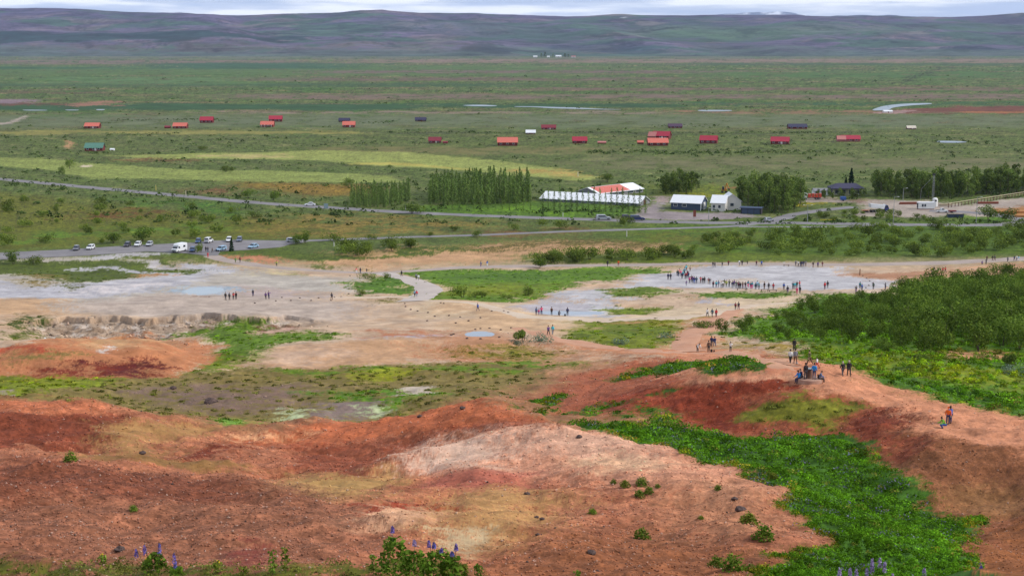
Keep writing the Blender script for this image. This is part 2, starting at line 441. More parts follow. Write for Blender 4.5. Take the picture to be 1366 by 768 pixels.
# yards and drives by the buildings
YARD = (166, 154, 154)
zone(YARD, [(838, 292), (868, 272), (876, 263), (892, 262), (892, 282), (950, 283), (990, 284), (1010, 290), (960, 292), (900, 294)], grv=.2, soft=.006, warp=.004)
zone((176, 156, 150), [(872, 268), (878, 262), (892, 262), (890, 270)], grv=.3, soft=.006)
zone((186, 172, 160), [(1140, 270), (1168, 264), (1216, 268), (1290, 272), (1366, 262), (1560, 250), (1560, 300), (1366, 300), (1330, 292), (1300, 288), (1200, 290), (1150, 290), (1140, 280)], grv=.3, soft=.006, warp=.005)
zone((184, 134, 88), [(1325, 283), (1366, 276), (1560, 262), (1560, 286), (1366, 292), (1330, 290)], grv=.5, soft=.008)
zone((178, 164, 152), [(1062, 266), (1100, 263), (1150, 266), (1140, 271), (1090, 269), (1062, 270)], grv=.3, soft=.005)
zone((184, 172, 62), [(1066, 271), (1105, 269), (1105, 273), (1066, 276)], veg=1, soft=.006)
zone((150, 124, 110), [(1142, 266), (1160, 263), (1176, 266), (1170, 271), (1148, 272)], grv=.6, soft=.006)
zone((104, 136, 46), [(1290, 288), (1340, 286), (1355, 292), (1330, 298), (1290, 298)], veg=1, soft=.008)

# the slope and the spring field, bare by default
slope = sstep(math.log(452), math.log(418), GL + f3 * .004)
tone((216, 188, 162), 0, .1, None, slope)
tone((206, 168, 134), 0, .1, None, slope * 0.5 * sstep(0, 1.5, f1))
tone((172, 126, 94), 0, .4, None, sstep(math.log(212), math.log(196), GL + f3 * .01))
zone((212, 170, 132), [(400, 344), (480, 336), (560, 330), (700, 322), (770, 322), (860, 325), (900, 330), (860, 334), (720, 340), (640, 352), (480, 358), (400, 352)], grv=.3, soft=.02)
zone((116, 104, 66), [(590, 330), (760, 318), (880, 322), (880, 330), (760, 330), (640, 336)], veg=1, soft=.02, brk=.5)
zone((110, 124, 54), [(700, 344), (820, 338), (900, 338), (1100, 338), (1130, 346), (900, 352), (720, 352)], veg=1, soft=.008)
zone((98, 112, 48), [(285, 333), (390, 330), (420, 338), (480, 342), (520, 336), (620, 326), (620, 332), (560, 340), (490, 346), (420, 348), (400, 346), (320, 341)], veg=1, soft=.008)
zone((96, 112, 50), [(425, 352), (470, 356), (470, 362), (420, 358)], veg=1, soft=.01, brk=.8)
zone((120, 120, 66), [(378, 363), (420, 363), (416, 369), (380, 369)], veg=1, soft=.01, brk=.8)
zone((216, 148, 116), [(310, 343), (345, 343), (370, 350), (350, 351), (322, 348)], soft=.012)
# left sinter flats
zone((200, 190, 178), [(-300, 345), (100, 343), (260, 352), (340, 360), (480, 372), (470, 392), (300, 385), (220, 410), (60, 420), (-300, 420)], soft=.02)
zone((206, 196, 184), [(330, 362), (400, 372), (470, 372), (480, 382), (380, 388), (320, 380)], soft=.02)
zone((214, 196, 158), [(325, 356), (400, 362), (380, 369), (325, 366)], soft=.02, brk=.8)
zone((204, 186, 172), [(80, 405), (230, 388), (420, 392), (480, 410), (460, 430), (300, 422), (110, 421)], grv=.1, soft=.02)
zone((214, 176, 140), [(-300, 398), (80, 398), (90, 420), (0, 424), (-300, 424)], grv=.1, soft=.02)
zone((204, 200, 204), [(-300, 372), (0, 375), (60, 382), (100, 377), (180, 373), (226, 366), (245, 356), (264, 350), (292, 355), (290, 362), (265, 374), (222, 384), (160, 394), (100, 397), (0, 398), (-300, 398)], soft=.008)
zone((226, 216, 214), [(100, 388), (170, 377), (230, 372), (226, 378), (160, 390), (110, 394)], soft=.01, brk=.8)
zone((206, 200, 200), [(110, 343), (180, 337), (223, 337), (221, 341), (160, 346), (118, 347)], soft=.004, warp=.004)
zone((98, 110, 50), [(-300, 350), (-60, 346), (20, 346), (60, 349), (112, 347), (165, 347), (220, 352), (252, 360), (248, 366), (200, 368), (140, 375), (100, 377), (60, 371), (20, 366), (-300, 372)], veg=1, soft=.008)
zone((106, 116, 56), [(165, 343), (192, 342), (196, 346), (168, 347)], veg=1, soft=.006)
zone((104, 116, 52), [(205, 341), (240, 338), (288, 345), (282, 349), (230, 345), (206, 345)], veg=1, soft=.006)
zone((104, 116, 52), [(196, 345), (246, 349), (244, 352), (200, 350)], veg=1, soft=.005)
zone((206, 202, 206), [(96, 359), (150, 355), (176, 358), (214, 363), (234, 370), (218, 371), (180, 362), (150, 358), (100, 362)], soft=.004)
zone((208, 200, 198), [(188, 348), (214, 350), (246, 354), (238, 358), (206, 354)], soft=.004)
zone((150, 128, 86), [(40, 367), (74, 366), (80, 378), (52, 384), (38, 378)], veg=.8, soft=.012, brk=.8)
zone((112, 114, 56), [(84, 381), (98, 380), (102, 387), (88, 387)], veg=1, soft=.006)
zone((198, 150, 104), [(176, 367), (206, 365), (208, 369), (180, 370)], soft=.006)
zone((190, 204, 216), [(226, 387), (250, 381), (300, 381), (316, 386), (296, 393), (240, 392)], soft=.008)
zone((116, 72, 56), [(268, 395.3), (290, 394.5), (290, 397), (270, 397.3)], soft=.003)
zone((196, 178, 172), [(300, 380), (380, 386), (420, 395), (330, 396), (300, 392)], soft=.02, brk=.5)
# lawns and the geyser terrace
zone((112, 142, 56), [(532, 363), (560, 359), (620, 357.5), (720, 360), (820, 357), (888, 355), (888, 359), (850, 366), (830, 374), (790, 376), (760, 386), (716, 392), (700, 399), (660, 402), (600, 401), (572, 398), (586, 388), (584, 381), (564, 373), (540, 367)], veg=1, soft=.006)
zone((150, 150, 56), [(590, 382), (660, 378), (720, 380), (700, 392), (620, 396), (590, 392)], veg=1, soft=.03, s=.7)
zone((84, 116, 48), [(600, 365), (720, 362), (740, 372), (640, 376)], veg=1, soft=.03, s=.6)
zone((100, 132, 48), [(474, 374), (500, 363), (520, 366), (552, 380), (556, 389), (545, 394), (476, 394), (470, 384)], veg=1, soft=.006)
zone((128, 120, 62), [(495, 399), (520, 398), (530, 402), (500, 403)], veg=1, soft=.01)
zone((228, 204, 174), [(560, 402), (690, 404), (840, 420), (930, 404), (1060, 392), (1060, 410), (920, 424), (800, 430), (700, 440), (560, 420)], soft=.012, grv=.05)
zone((208, 204, 206), [(690, 411), (714, 402), (740, 396), (722, 390), (755, 388), (800, 388), (830, 380), (850, 373), (860, 365), (890, 361), (930, 356), (985, 354), (1060, 353.5), (1110, 356), (1140, 364), (1186, 378), (1172, 386), (1080, 386), (1010, 385), (960, 385), (900, 383), (850, 384), (828, 390), (832, 400), (806, 404), (826, 412), (824, 420), (760, 422), (712, 419)], soft=.006)
zone((198, 190, 196), [(690, 410), (720, 404), (770, 408), (760, 416), (712, 416)], soft=.012, s=.8)
zone((216, 200, 186), [(955, 377), (980, 369), (1010, 370), (1040, 377), (1000, 379)], soft=.006)
zone((202, 170, 140), [(735, 398), (770, 394), (770, 404), (740, 404)], soft=.012, brk=.8)
zone((222, 198, 176), [(860, 384), (960, 386), (1090, 388), (1180, 386), (1180, 392), (1060, 396), (940, 392), (860, 390)], soft=.008)
zone((206, 162, 128), [(1140, 366), (1240, 360), (1366, 352), (1560, 346), (1560, 372), (1300, 372), (1200, 378), (1180, 376)], soft=.012)
zone((182, 132, 104), [(1148, 366), (1240, 362), (1240, 366), (1190, 376)], soft=.01, s=.7)
zone((114, 134, 52), [(824, 386), (846, 383), (882, 384), (882, 393), (850, 398), (826, 395)], veg=1, soft=.006)
zone((106, 132, 50), [(944, 391), (980, 388), (1060, 389), (1062, 396), (1020, 399), (960, 399)], veg=1, soft=.006)
zone((120, 136, 56), [(880, 387), (906, 388), (904, 392), (882, 392)], veg=1, soft=.006, brk=.8)
zone((122, 130, 60), [(915, 391), (934, 391), (934, 397), (916, 397)], veg=1, soft=.006, brk=.8)
zone((126, 140, 54), [(800, 412), (840, 409), (886, 411), (884, 417), (830, 419), (802, 418)], veg=1, soft=.006)
zone((196, 190, 196), [(930, 404), (945, 398), (962, 397), (955, 405), (940, 408)], soft=.006)
# lawns this side of the pale path
zone((130, 138, 60), [(742, 440), (770, 430), (800, 425), (880, 425), (934, 424), (910, 436), (896, 452), (902, 464), (860, 467), (800, 460), (762, 450)], veg=1, soft=.007)
zone((178, 170, 52), [(880, 426), (924, 425), (910, 433), (880, 434)], veg=1, soft=.015, s=.8)
zone((96, 126, 48), [(770, 434), (860, 436), (870, 450), (790, 450)], veg=1, soft=.03, s=.6, brk=.7)
zone((206, 156, 116), [(820, 428), (860, 427), (850, 433), (822, 433)], soft=.01, brk=.8)
zone((224, 188, 152), [(600, 400), (740, 424), (760, 440), (700, 446), (600, 440)], soft=.02)
zone((214, 154, 118), [(900, 440), (930, 430), (955, 420), (980, 412), (1000, 412), (975, 425), (950, 440), (960, 470), (900, 470)], soft=.01)
zone((216, 150, 114), [(740, 452), (800, 462), (860, 468), (920, 466), (1010, 468), (1010, 480), (900, 476), (800, 474), (740, 462)], soft=.012)
zone((204, 152, 118), [(560, 440), (700, 450), (800, 470), (800, 500), (640, 490), (560, 460)], soft=.03, grv=.1)
zone((186, 180, 188), [(470, 452), (560, 446), (600, 446), (600, 450), (560, 451), (500, 455)], soft=.008, brk=.9)
zone((190, 130, 100), [(470, 448), (560, 438), (600, 440), (600, 446), (520, 450)], soft=.012, brk=.8)
# broken edge of the flat
if True:
    m = scarp_face * 0.9
    tone((186, 164, 144), 0, .6, None, m)
    tone((132, 108, 88), 0, .6, None, m * 0.7 * sstep(0.1, 1.2, tile(1, GX / 70, VN * 3)))
    tone((218, 204, 192), 0, .4, None, m * 0.8 * sstep(0.5, 1.5, tile(1, GX / 60 + .4, VN * 3)))
zone((84, 96, 44), [(20, 428), (48, 421), (58, 428), (46, 440), (24, 446)], veg=1, soft=.008)
zone((104, 112, 50), [(0, 444), (24, 444), (52, 440), (60, 446), (40, 452), (0, 454)], veg=1, soft=.01)
# basin, hollow greens, tan mound
zone((148, 130, 88), [(-300, 498), (0, 498), (250, 496), (380, 490), (620, 482), (760, 486), (720, 505), (640, 525), (600, 545), (480, 562), (200, 560), (-300, 545)], veg=.7, grv=.2, soft=.015)
zone((112, 138, 58), [(232, 446), (262, 440), (312, 424), (362, 431), (372, 444), (420, 442), (424, 450), (380, 458), (342, 476), (332, 492), (266, 495), (246, 478), (290, 464), (276, 456)], veg=1, soft=.008)
zone((136, 140, 52), [(250, 470), (330, 478), (330, 492), (266, 494)], veg=1, soft=.02, s=.7)
zone((104, 70, 44), [(345, 434), (386, 436), (380, 443), (350, 442)], soft=.01, brk=.6)
zone((206, 166, 148), [(360, 440), (388, 439), (386, 447), (362, 447)], soft=.01, brk=.8)
zone((212, 170, 134), [(328, 487), (352, 476), (380, 465), (450, 455), (540, 451), (610, 460), (700, 468), (770, 478), (690, 482), (560, 480), (450, 489), (360, 492)], soft=.012, grv=.1)
zone((222, 190, 166), [(335, 485), (370, 470), (430, 462), (470, 472), (400, 486)], soft=.02, s=.8)
zone((196, 118, 88), [(560, 462), (640, 462), (740, 474), (660, 484), (600, 478)], soft=.03, brk=.6)
zone((138, 130, 62), [(600, 466), (700, 462), (760, 472), (700, 480), (620, 476)], veg=1, soft=.02, brk=.45)
zone((142, 150, 50), [(-300, 498), (40, 498), (130, 500), (180, 503), (150, 512), (90, 516), (60, 522), (0, 528), (-300, 528)], veg=1, soft=.008)
zone((196, 184, 44), [(-60, 503), (60, 504), (110, 506), (60, 510), (-60, 510)], veg=1, soft=.012, brk=.9)
zone((112, 136, 52), [(330, 493), (430, 491), (520, 483), (620, 486), (740, 475), (790, 484), (720, 492), (640, 500), (560, 494), (480, 500), (400, 504)], veg=1, soft=.01, brk=.85)
zone((168, 170, 48), [(480, 496), (530, 492), (530, 502), (490, 508)], veg=1, soft=.012)
zone((136, 112, 98), [(150, 520), (260, 510), (360, 514), (420, 508), (440, 524), (380, 548), (250, 552), (200, 536)], soft=.02, grv=.3, brk=.7)
zone((150, 130, 122), [(420, 535), (500, 532), (520, 548), (460, 560), (420, 552)], soft=.008)
zone((106, 140, 56), [(380, 524), (420, 522), (520, 520), (600, 518), (560, 535), (520, 548), (480, 552), (500, 536), (440, 530)], veg=1, soft=.012, brk=.8)
zone((196, 204, 162), [(380, 545), (430, 548), (440, 558), (390, 560)], soft=.008, brk=.7)
zone((196, 204, 162), [(472, 542), (500, 538), (516, 550), (490, 556)], soft=.006, brk=.6)
zone((130, 164, 86), [(276, 560), (330, 558), (350, 566), (290, 567)], veg=1, soft=.006)
zone((212, 196, 180), [(530, 520), (560, 515), (590, 514), (580, 520), (540, 527)], soft=.006)
zone((174, 156, 146), [(0, 520), (20, 519), (22, 524), (0, 526)], soft=.006)
# the red mound in the middle distance
zone((206, 140, 102), [(-300, 455), (0, 466), (50, 457), (110, 450), (192, 445), (250, 456), (286, 463), (272, 478), (252, 497), (170, 503), (90, 505), (30, 498), (-300, 496)], soft=.008, grv=.25)
zone((196, 96, 70), [(-300, 462), (0, 466), (60, 462), (60, 468), (0, 472), (-300, 470)], soft=.012)
zone((214, 170, 128), [(100, 458), (160, 452), (220, 456), (200, 462), (120, 463)], soft=.02)
zone((236, 222, 210), [(118, 467), (160, 462), (164, 464), (125, 470)], soft=.005)
zone((146, 124, 82), [(0, 476), (60, 466), (100, 468), (60, 480), (0, 486)], veg=.6, soft=.012, brk=.7)
zone((132, 62, 46), [(30, 498), (60, 486), (120, 481), (150, 484), (176, 482), (196, 478), (222, 492), (226, 497), (172, 504), (90, 505)], soft=.012, grv=.4, brk=.9)
zone((104, 44, 36), [(84, 490), (110, 480), (124, 480), (96, 494)], soft=.01)
zone((104, 44, 36), [(140, 500), (190, 482), (215, 490), (190, 503)], soft=.012)
# the front red mounds
RED = [(-300, 540), (0, 537), (60, 535), (140, 537), (200, 550), (280, 566), (330, 580), (440, 564), (560, 552), (640, 538), (700, 547), (735, 563), (800, 574), (900, 598), (980, 622), (1040, 650), (1066, 690), (1120, 722), (1060, 742), (1010, 775), (1010, 1000), (-300, 1000)]
zone((188, 124, 95), RED, soft=.006, warp=.004, grv=.8)
tone((150, 84, 60), 0, .8, None, 0.5 * sstep(0.0, 1.4, f1) * sstep(math.log(105), math.log(95), GL))
tone((206, 140, 108), 0, .8, None, 0.5 * sstep(0.2, 1.4, tile(0, GA * 2.4 + .6, VN * 1.7 + .1)) * sstep(math.log(105), math.log(95), GL))
zone((142, 78, 58), [(-300, 548), (0, 548), (70, 546), (150, 552), (225, 574), (180, 590), (110, 598), (0, 602), (-300, 602)], soft=.012, warp=.012, grv=.8)
zone((200, 124, 92), [(-300, 538), (0, 537), (60, 535), (138, 537), (160, 545), (80, 549), (0, 548), (-300, 548)], soft=.01, grv=.8)
zone((184, 142, 96), [(140, 566), (200, 562), (270, 565), (300, 570), (260, 582), (205, 590), (200, 604), (100, 608), (150, 590)], soft=.02, grv=.3)
zone((160, 120, 78), [(90, 606), (200, 606), (330, 622), (300, 628), (180, 614), (90, 612)], soft=.015, grv=.3)
zone((202, 120, 86), [(300, 588), (360, 575), (440, 564), (560, 552), (640, 539), (690, 546), (730, 562), (650, 568), (560, 574), (470, 590), (380, 594)], soft=.012, grv=.6)
zone((236, 176, 134), [(270, 592), (320, 582), (380, 574), (420, 572), (380, 582), (310, 594)], soft=.012, grv=.3, brk=.9)
zone((130, 64, 46), [(235, 602), (300, 588), (330, 596), (290, 612), (240, 612)], soft=.015, grv=.6, brk=.8)
zone((136, 62, 44), [(380, 592), (480, 590), (560, 578), (650, 562), (735, 562), (660, 572), (590, 584), (540, 602), (500, 640), (430, 648), (400, 620)], soft=.02, warp=.012, grv=.6, s=.6)
zone((196, 156, 104), [(345, 642), (400, 634), (460, 636), (510, 622), (540, 628), (500, 658), (430, 668), (370, 662)], soft=.02, grv=.2)
zone((226, 164, 134), [(540, 608), (600, 588), (690, 569), (780, 573), (860, 587), (940, 604), (1010, 636), (1040, 660), (980, 668), (880, 650), (780, 640), (700, 640), (600, 640), (550, 630)], soft=.03, grv=.6, s=.85)
zone((240, 202, 178), [(538, 608), (576, 592), (640, 580), (676, 592), (640, 622), (580, 624)], soft=.03, grv=.3)
zone((236, 192, 166), [(640, 576), (720, 570), (820, 580), (930, 604), (850, 612), (700, 600)], soft=.03, s=.7, grv=.5)
zone((238, 196, 160), [(770, 612), (840, 606), (890, 614), (880, 626), (800, 632)], soft=.025, s=.75, grv=.4)
zone((192, 112, 94), [(560, 640), (620, 626), (700, 628), (720, 648), (640, 668), (580, 664)], soft=.02, s=.85, grv=.5)
zone((238, 186, 150), [(440, 684), (500, 674), (580, 670), (604, 682), (560, 706), (480, 708), (450, 702)], soft=.02, grv=.3)
zone((170, 72, 52), [(445, 690), (500, 672), (560, 668), (622, 676), (590, 684), (540, 676), (480, 686)], soft=.008, brk=.6, grv=.4)
zone((204, 158, 108), [(600, 656), (660, 648), (740, 660), (720, 700), (680, 730), (610, 740), (580, 700)], soft=.04, grv=.4)
zone((220, 198, 162), [(600, 706), (640, 700), (650, 724), (615, 742), (600, 730)], soft=.015, s=.8)
zone((150, 96, 66), [(640, 748), (720, 720), (860, 700), (1000, 730), (1060, 742), (1010, 780), (640, 790)], soft=.04, grv=.8, s=.85)
zone((196, 142, 108), [(900, 640), (1000, 640), (1040, 670), (1060, 710), (960, 720), (880, 690)], soft=.04, s=.6, grv=.8)
zone((158, 106, 82), [(-300, 622), (0, 622), (110, 618), (300, 632), (420, 650), (500, 690), (420, 780), (-300, 780)], soft=.03, grv=1, s=.9)
zone((134, 78, 58), [(-300, 622), (0, 620), (110, 616), (320, 636), (380, 660), (260, 672), (100, 660), (0, 670), (-300, 660)], soft=.04, grv=1, s=.8)
zone((140, 68, 62), [(310, 740), (330, 715), (350, 735), (345, 762), (320, 765)], soft=.015, s=.8)
zone((112, 112, 56), [(-300, 744), (0, 744), (60, 752), (160, 748), (250, 755), (400, 752), (520, 748), (620, 752), (660, 800), (-300, 820)], veg=.8, grv=.5, soft=.02, brk=.75)
# the ridge with the path and its bare faces
zone((160, 102, 72), [(1130, 560), (1366, 560), (1560, 600), (1560, 800), (1280, 800), (1270, 700), (1180, 620)], soft=.01, grv=.7)
zone((168, 98, 72), [(930, 540), (1000, 520), (1100, 520), (1200, 545), (1200, 610), (1100, 600), (960, 590)], soft=.01, grv=.7)
zone((176, 106, 80), [(690, 530), (760, 505), (830, 482), (930, 476), (1040, 476), (1040, 505), (960, 520), (900, 545), (800, 556), (730, 552)], soft=.012, grv=.6)
zone((222, 156, 122), [(905, 480), (950, 470), (1010, 472), (1050, 480), (1098, 482), (1140, 492), (1200, 515), (1290, 536), (1366, 552), (1560, 585), (1560, 640), (1366, 612), (1290, 590), (1230, 585), (1200, 575), (1180, 556), (1130, 530), (1060, 520), (990, 508), (920, 512), (880, 505)], soft=.01, grv=.35)
zone((232, 182, 150), [(940, 510), (1000, 496), (1080, 500), (1080, 508), (1000, 508)], soft=.02, s=.7)
zone((200, 118, 92), [(960, 486), (1040, 484), (1080, 492), (1030, 500), (960, 498)], soft=.02, s=.6, brk=.7)
zone((146, 70, 50), [(775, 548), (830, 528), (890, 512), (950, 510), (1010, 505), (1062, 510), (1050, 522), (1000, 534), (996, 560), (1000, 575), (930, 570), (870, 552)], soft=.012, grv=.8)
zone((176, 92, 68), [(800, 536), (850, 520), (900, 512), (940, 516), (900, 530), (840, 540)], soft=.02, grv=.8, brk=.8)
zone((136, 134, 66), [(992, 554), (1010, 542), (1056, 528), (1070, 522), (1084, 528), (1120, 536), (1132, 556), (1118, 574), (1080, 566), (1050, 560), (1010, 562)], veg=1, soft=.008)
zone((130, 66, 48), [(1136, 556), (1160, 548), (1196, 546), (1216, 558), (1190, 575), (1196, 592), (1170, 600), (1144, 588)], soft=.012, grv=.8)
zone((150, 100, 72), [(1180, 590), (1200, 572), (1236, 584), (1290, 588), (1366, 608), (1560, 640), (1560, 700), (1366, 688), (1300, 692), (1256, 682), (1220, 648), (1186, 618)], soft=.01, grv=.8)
zone((166, 122, 84), [(1240, 660), (1300, 645), (1366, 650), (1366, 686), (1300, 692)], soft=.03, s=.8, grv=.5)
zone((150, 74, 56), [(1176, 590), (1230, 580), (1250, 600), (1210, 612), (1190, 612)], soft=.015, s=.7, grv=.8)
zone((156, 100, 66), [(1300, 742), (1330, 715), (1366, 688), (1560, 660), (1560, 800), (1300, 800)], soft=.008, grv=.7)
# green gully and meadow
GULLY = [(760, 563), (790, 560), (820, 563), (850, 562), (885, 568), (930, 574), (990, 586), (1050, 582), (1110, 578), (1140, 590), (1180, 612), (1210, 640), (1240, 668), (1262, 690), (1322, 694), (1296, 712), (1282, 735), (1300, 748), (1310, 800), (1000, 800), (1010, 768), (1060, 742), (1118, 722), (1066, 690), (1050, 672), (1060, 655), (1036, 648), (980, 622), (900, 598), (800, 574)]
zone((84, 122, 38), GULLY, veg=1, soft=.006)
zone((84, 122, 38), [(1000, 775), (1050, 742), (1120, 722), (1250, 730), (1310, 800), (1000, 1000), (1400, 1000)], veg=1, soft=.02)
MEADOW = [(960, 446), (1010, 452), (1050, 462), (1062, 474), (1100, 484), (1142, 494), (1190, 514), (1250, 532), (1310, 546), (1366, 556), (1560, 585), (1900, 640), (1900, 400), (1366, 366), (1250, 372), (1190, 392), (1090, 392), (1040, 412), (980, 432)]
zone((104, 136, 52), MEADOW, veg=1, soft=.008)
zone((150, 156, 62), [(1100, 462), (1200, 500), (1366, 520), (1366, 500), (1250, 490), (1180, 476)], veg=1, soft=.04, brk=.5)
zone((82, 118, 42), [(1160, 490), (1250, 510), (1366, 530), (1366, 552), (1250, 530), (1180, 510)], veg=1, soft=.03, brk=.7)
zone((202, 146, 112), [(1240, 470), (1300, 466), (1360, 472), (1340, 482), (1270, 482)], soft=.015, brk=.5)
zone((168, 142, 84), [(960, 452), (1050, 462), (1040, 470), (970, 466)], veg=.7, soft=.012, brk=.7)
SLOPEG = ([(812, 510), (840, 496), (890, 484), (960, 480), (1012, 485), (1010, 492), (950, 498), (880, 500), (840, 508)],
            [(690, 545), (712, 534), (760, 524), (756, 530), (716, 542)],
            [(764, 553), (782, 546), (800, 549), (790, 556)], [(796, 541), (816, 535), (832, 539), (812, 546)], [(836, 546), (858, 538), (874, 544), (852, 552)], [(812, 554), (834, 550), (846, 556), (824, 560)], [(868, 556), (900, 554), (922, 566), (890, 570)], [(712, 549), (732, 545), (744, 549), (726, 553)],
            [(860, 528), (880, 518), (908, 512), (900, 520)])
for pts in SLOPEG:
    zone((82, 118, 40), pts, veg=1, soft=.006)
G *= (1 + 0.09 * f2[..., None] * (1 - 0.3 * VEG[..., None]) + 0.03 * f3[..., None])
farv = sstep(math.log(440), math.log(600), GL)
G *= (1 + ((0.14 + 0.16 * farv) * spk * VEG)[..., None]).clip(.4, 2)
fars = sstep(math.log(700), math.log(1300), GL)
G = lerp(G, G * np.array([1.02, .93, .98]), fars[..., None] * .8)
G *= 1 + (VEG[..., None] * np.array([-0.07, -0.05, -0.28], np.float32))
lum = (G @ np.array([.25, .65, .10], np.float32))[..., None]
G = (lum + (G - lum) * 1.09).astype(np.float32)
np.clip(G, 0.012, 0.75, out=G)

# ------------------------------------------------------------------ materials
def mat(name, color, rough=0.7, metal=0.0, spec=0.35, k=0.64):
    m = bpy.data.materials.get(name)
    if m:
        return m
    m = bpy.data.materials.new(name)
    m.use_nodes = True
    nt = m.node_tree
    b = nt.nodes['Principled BSDF']
    c = (*[float(v) for v in lin(color, k)], 1)
    b.inputs['Roughness'].default_value = rough
    b.inputs['Metallic'].default_value = metal
    b.inputs['Specular IOR Level'].default_value = spec
    tcn = N(nt.nodes, 'ShaderNodeTexCoord')
    nzn = N(nt.nodes, 'ShaderNodeTexNoise')
    nzn.inputs['Scale'].default_value = 3.0
    nzn.inputs['Detail'].default_value = 4
    mrn = N(nt.nodes, 'ShaderNodeMapRange')
    mrn.inputs['To Min'].default_value = 0.86
    mrn.inputs['To Max'].default_value = 1.10
    sc = N(nt.nodes, 'ShaderNodeVectorMath', operation='SCALE')
    sc.inputs[0].default_value = c[:3]
    nt.links.new(tcn.outputs['Object'], nzn.inputs['Vector'])
    nt.links.new(nzn.outputs['Fac'], mrn.inputs['Value'])
    nt.links.new(mrn.outputs['Result'], sc.inputs['Scale'])
    nt.links.new(sc.outputs['Vector'], b.inputs['Base Color'])
    return m

gm = bpy.data.materials.new('ground')
gm.use_nodes = True
nt = gm.node_tree; nn, nl = nt.nodes, nt.links
b = nn['Principled BSDF']
b.inputs['Roughness'].default_value = 0.92
b.inputs['Specular IOR Level'].default_value = 0.12
at = N(nn, 'ShaderNodeAttribute', attribute_name='cover')
av = N(nn, 'ShaderNodeAttribute', attribute_name='plants')
ag = N(nn, 'ShaderNodeAttribute', attribute_name='gravel')
tcn = N(nn, 'ShaderNodeTexCoord')
def noise(scale, detail=5, rough=.6):
    x = N(nn, 'ShaderNodeTexNoise')
    x.inputs['Scale'].default_value = scale; x.inputs['Detail'].default_value = detail; x.inputs['Roughness'].default_value = rough
    nl.new(tcn.outputs['Object'], x.inputs['Vector'])
    return x.outputs['Fac']
def mrange(v, a, b_, c, d):
    x = N(nn, 'ShaderNodeMapRange')
    for k, val in zip(('From Min', 'From Max', 'To Min', 'To Max'), (a, b_, c, d)):
        x.inputs[k].default_value = val
    nl.new(v, x.inputs['Value'])
    return x.outputs['Result']
def mth(op, a, b_):
    x = N(nn, 'ShaderNodeMath', operation=op)
    for i, v in enumerate((a, b_)):
        if isinstance(v, (int, float)):
            x.inputs[i].default_value = v
        else:
            nl.new(v, x.inputs[i])
    return x.outputs[0]
vo3 = N(nn, 'ShaderNodeTexVoronoi', feature='F1')
vo3.inputs['Scale'].default_value = 2.0
nl.new(tcn.outputs['Object'], vo3.inputs['Vector'])
# bare ground: pebbles of two sizes, lighter and darker than the soil
vo = N(nn, 'ShaderNodeTexVoronoi', feature='F1')
vo.inputs['Scale'].default_value = 4.5
nl.new(tcn.outputs['Object'], vo.inputs['Vector'])
vo2 = N(nn, 'ShaderNodeTexVoronoi', feature='F1')
vo2.inputs['Scale'].default_value = 11.0
nl.new(tcn.outputs['Object'], vo2.inputs['Vector'])
def peb(v, lo, hi):
    sepc = N(nn, 'ShaderNodeSeparateColor')
    nl.new(v.outputs['Color'], sepc.inputs['Color'])
    return mrange(sepc.outputs['Red'], 0, 1, lo, hi)
p1 = peb(vo, 0.78, 1.24); p2 = peb(vo2, 0.74, 1.28)
pp = mth('MULTIPLY', mth('MULTIPLY', p1, p2), peb(vo3, 0.82, 1.2))
pp1 = mth('ADD', mth('MULTIPLY', mth('SUBTRACT', pp, 1.0), ag.outputs['Fac']), 1.0)
bare = mth('MULTIPLY', pp1, mrange(noise(0.35, 8, .7), .25, .75, 0.80, 1.20))
veg = mth('MULTIPLY', mrange(noise(0.55, 6, .72), .28, .72, 0.45, 1.5), mrange(noise(0.06, 4, .6), .3, .7, 0.82, 1.18))
fac = N(nn, 'ShaderNodeMix', data_type='FLOAT')
nl.new(av.outputs['Fac'], fac.inputs['Factor']); nl.new(bare, fac.inputs['A']); nl.new(veg, fac.inputs['B'])
sc = N(nn, 'ShaderNodeVectorMath', operation='SCALE')
nl.new(at.outputs['Color'], sc.inputs[0]); nl.new(fac.outputs['Result'], sc.inputs['Scale'])
nl.new(sc.outputs['Vector'], b.inputs['Base Color'])
bp = N(nn, 'ShaderNodeBump')
bp.inputs['Strength'].default_value = 0.45
bp.inputs['Distance'].default_value = 0.25
hgt = mth('ADD', mth('MULTIPLY', noise(0.9, 8, .7), 1.0), mth('MULTIPLY', mth('MULTIPLY', p1, ag.outputs['Fac']), 0.25))
nl.new(hgt, bp.inputs['Height'])
nl.new(bp.outputs['Normal'], b.inputs['Normal'])

def grid_mesh(name, X, Y, Z, attrs=()):
    nr, nc = X.shape
    me = bpy.data.meshes.new(name)
    co = np.stack([X, Y, Z], -1).reshape(-1, 3).astype(np.float32)
    idx = np.arange(nr * nc).reshape(nr, nc)
    q = np.stack([idx[:-1, :-1], idx[:-1, 1:], idx[1:, 1:], idx[1:, :-1]], -1).reshape(-1, 4)
    me.vertices.add(len(co)); me.vertices.foreach_set('co', co.ravel())
    me.loops.add(q.size); me.loops.foreach_set('vertex_index', q.ravel().astype(np.int32))
    me.polygons.add(len(q)); me.polygons.foreach_set('loop_start', np.arange(0, q.size, 4, dtype=np.int32))
    me.polygons.foreach_set('use_smooth', np.ones(len(q), bool))
    for an, typ, arr in attrs:
        at_ = me.attributes.new(an, typ, 'POINT')
        if typ == 'FLOAT_COLOR':
            at_.data.foreach_set('color', np.concatenate([arr.reshape(-1, 3), np.ones((len(co), 1))], 1).astype(np.float32).ravel())
        else:
            at_.data.foreach_set('value', arr.astype(np.float32).ravel())
    me.update()
    return me
def link(name, me, parent=None, m=None):
    o = bpy.data.objects.new(name, me)
    COL.objects.link(o)
    if parent is not None:
        o.parent = parent
    if m is not None:
        me.materials.append(m)
    return o
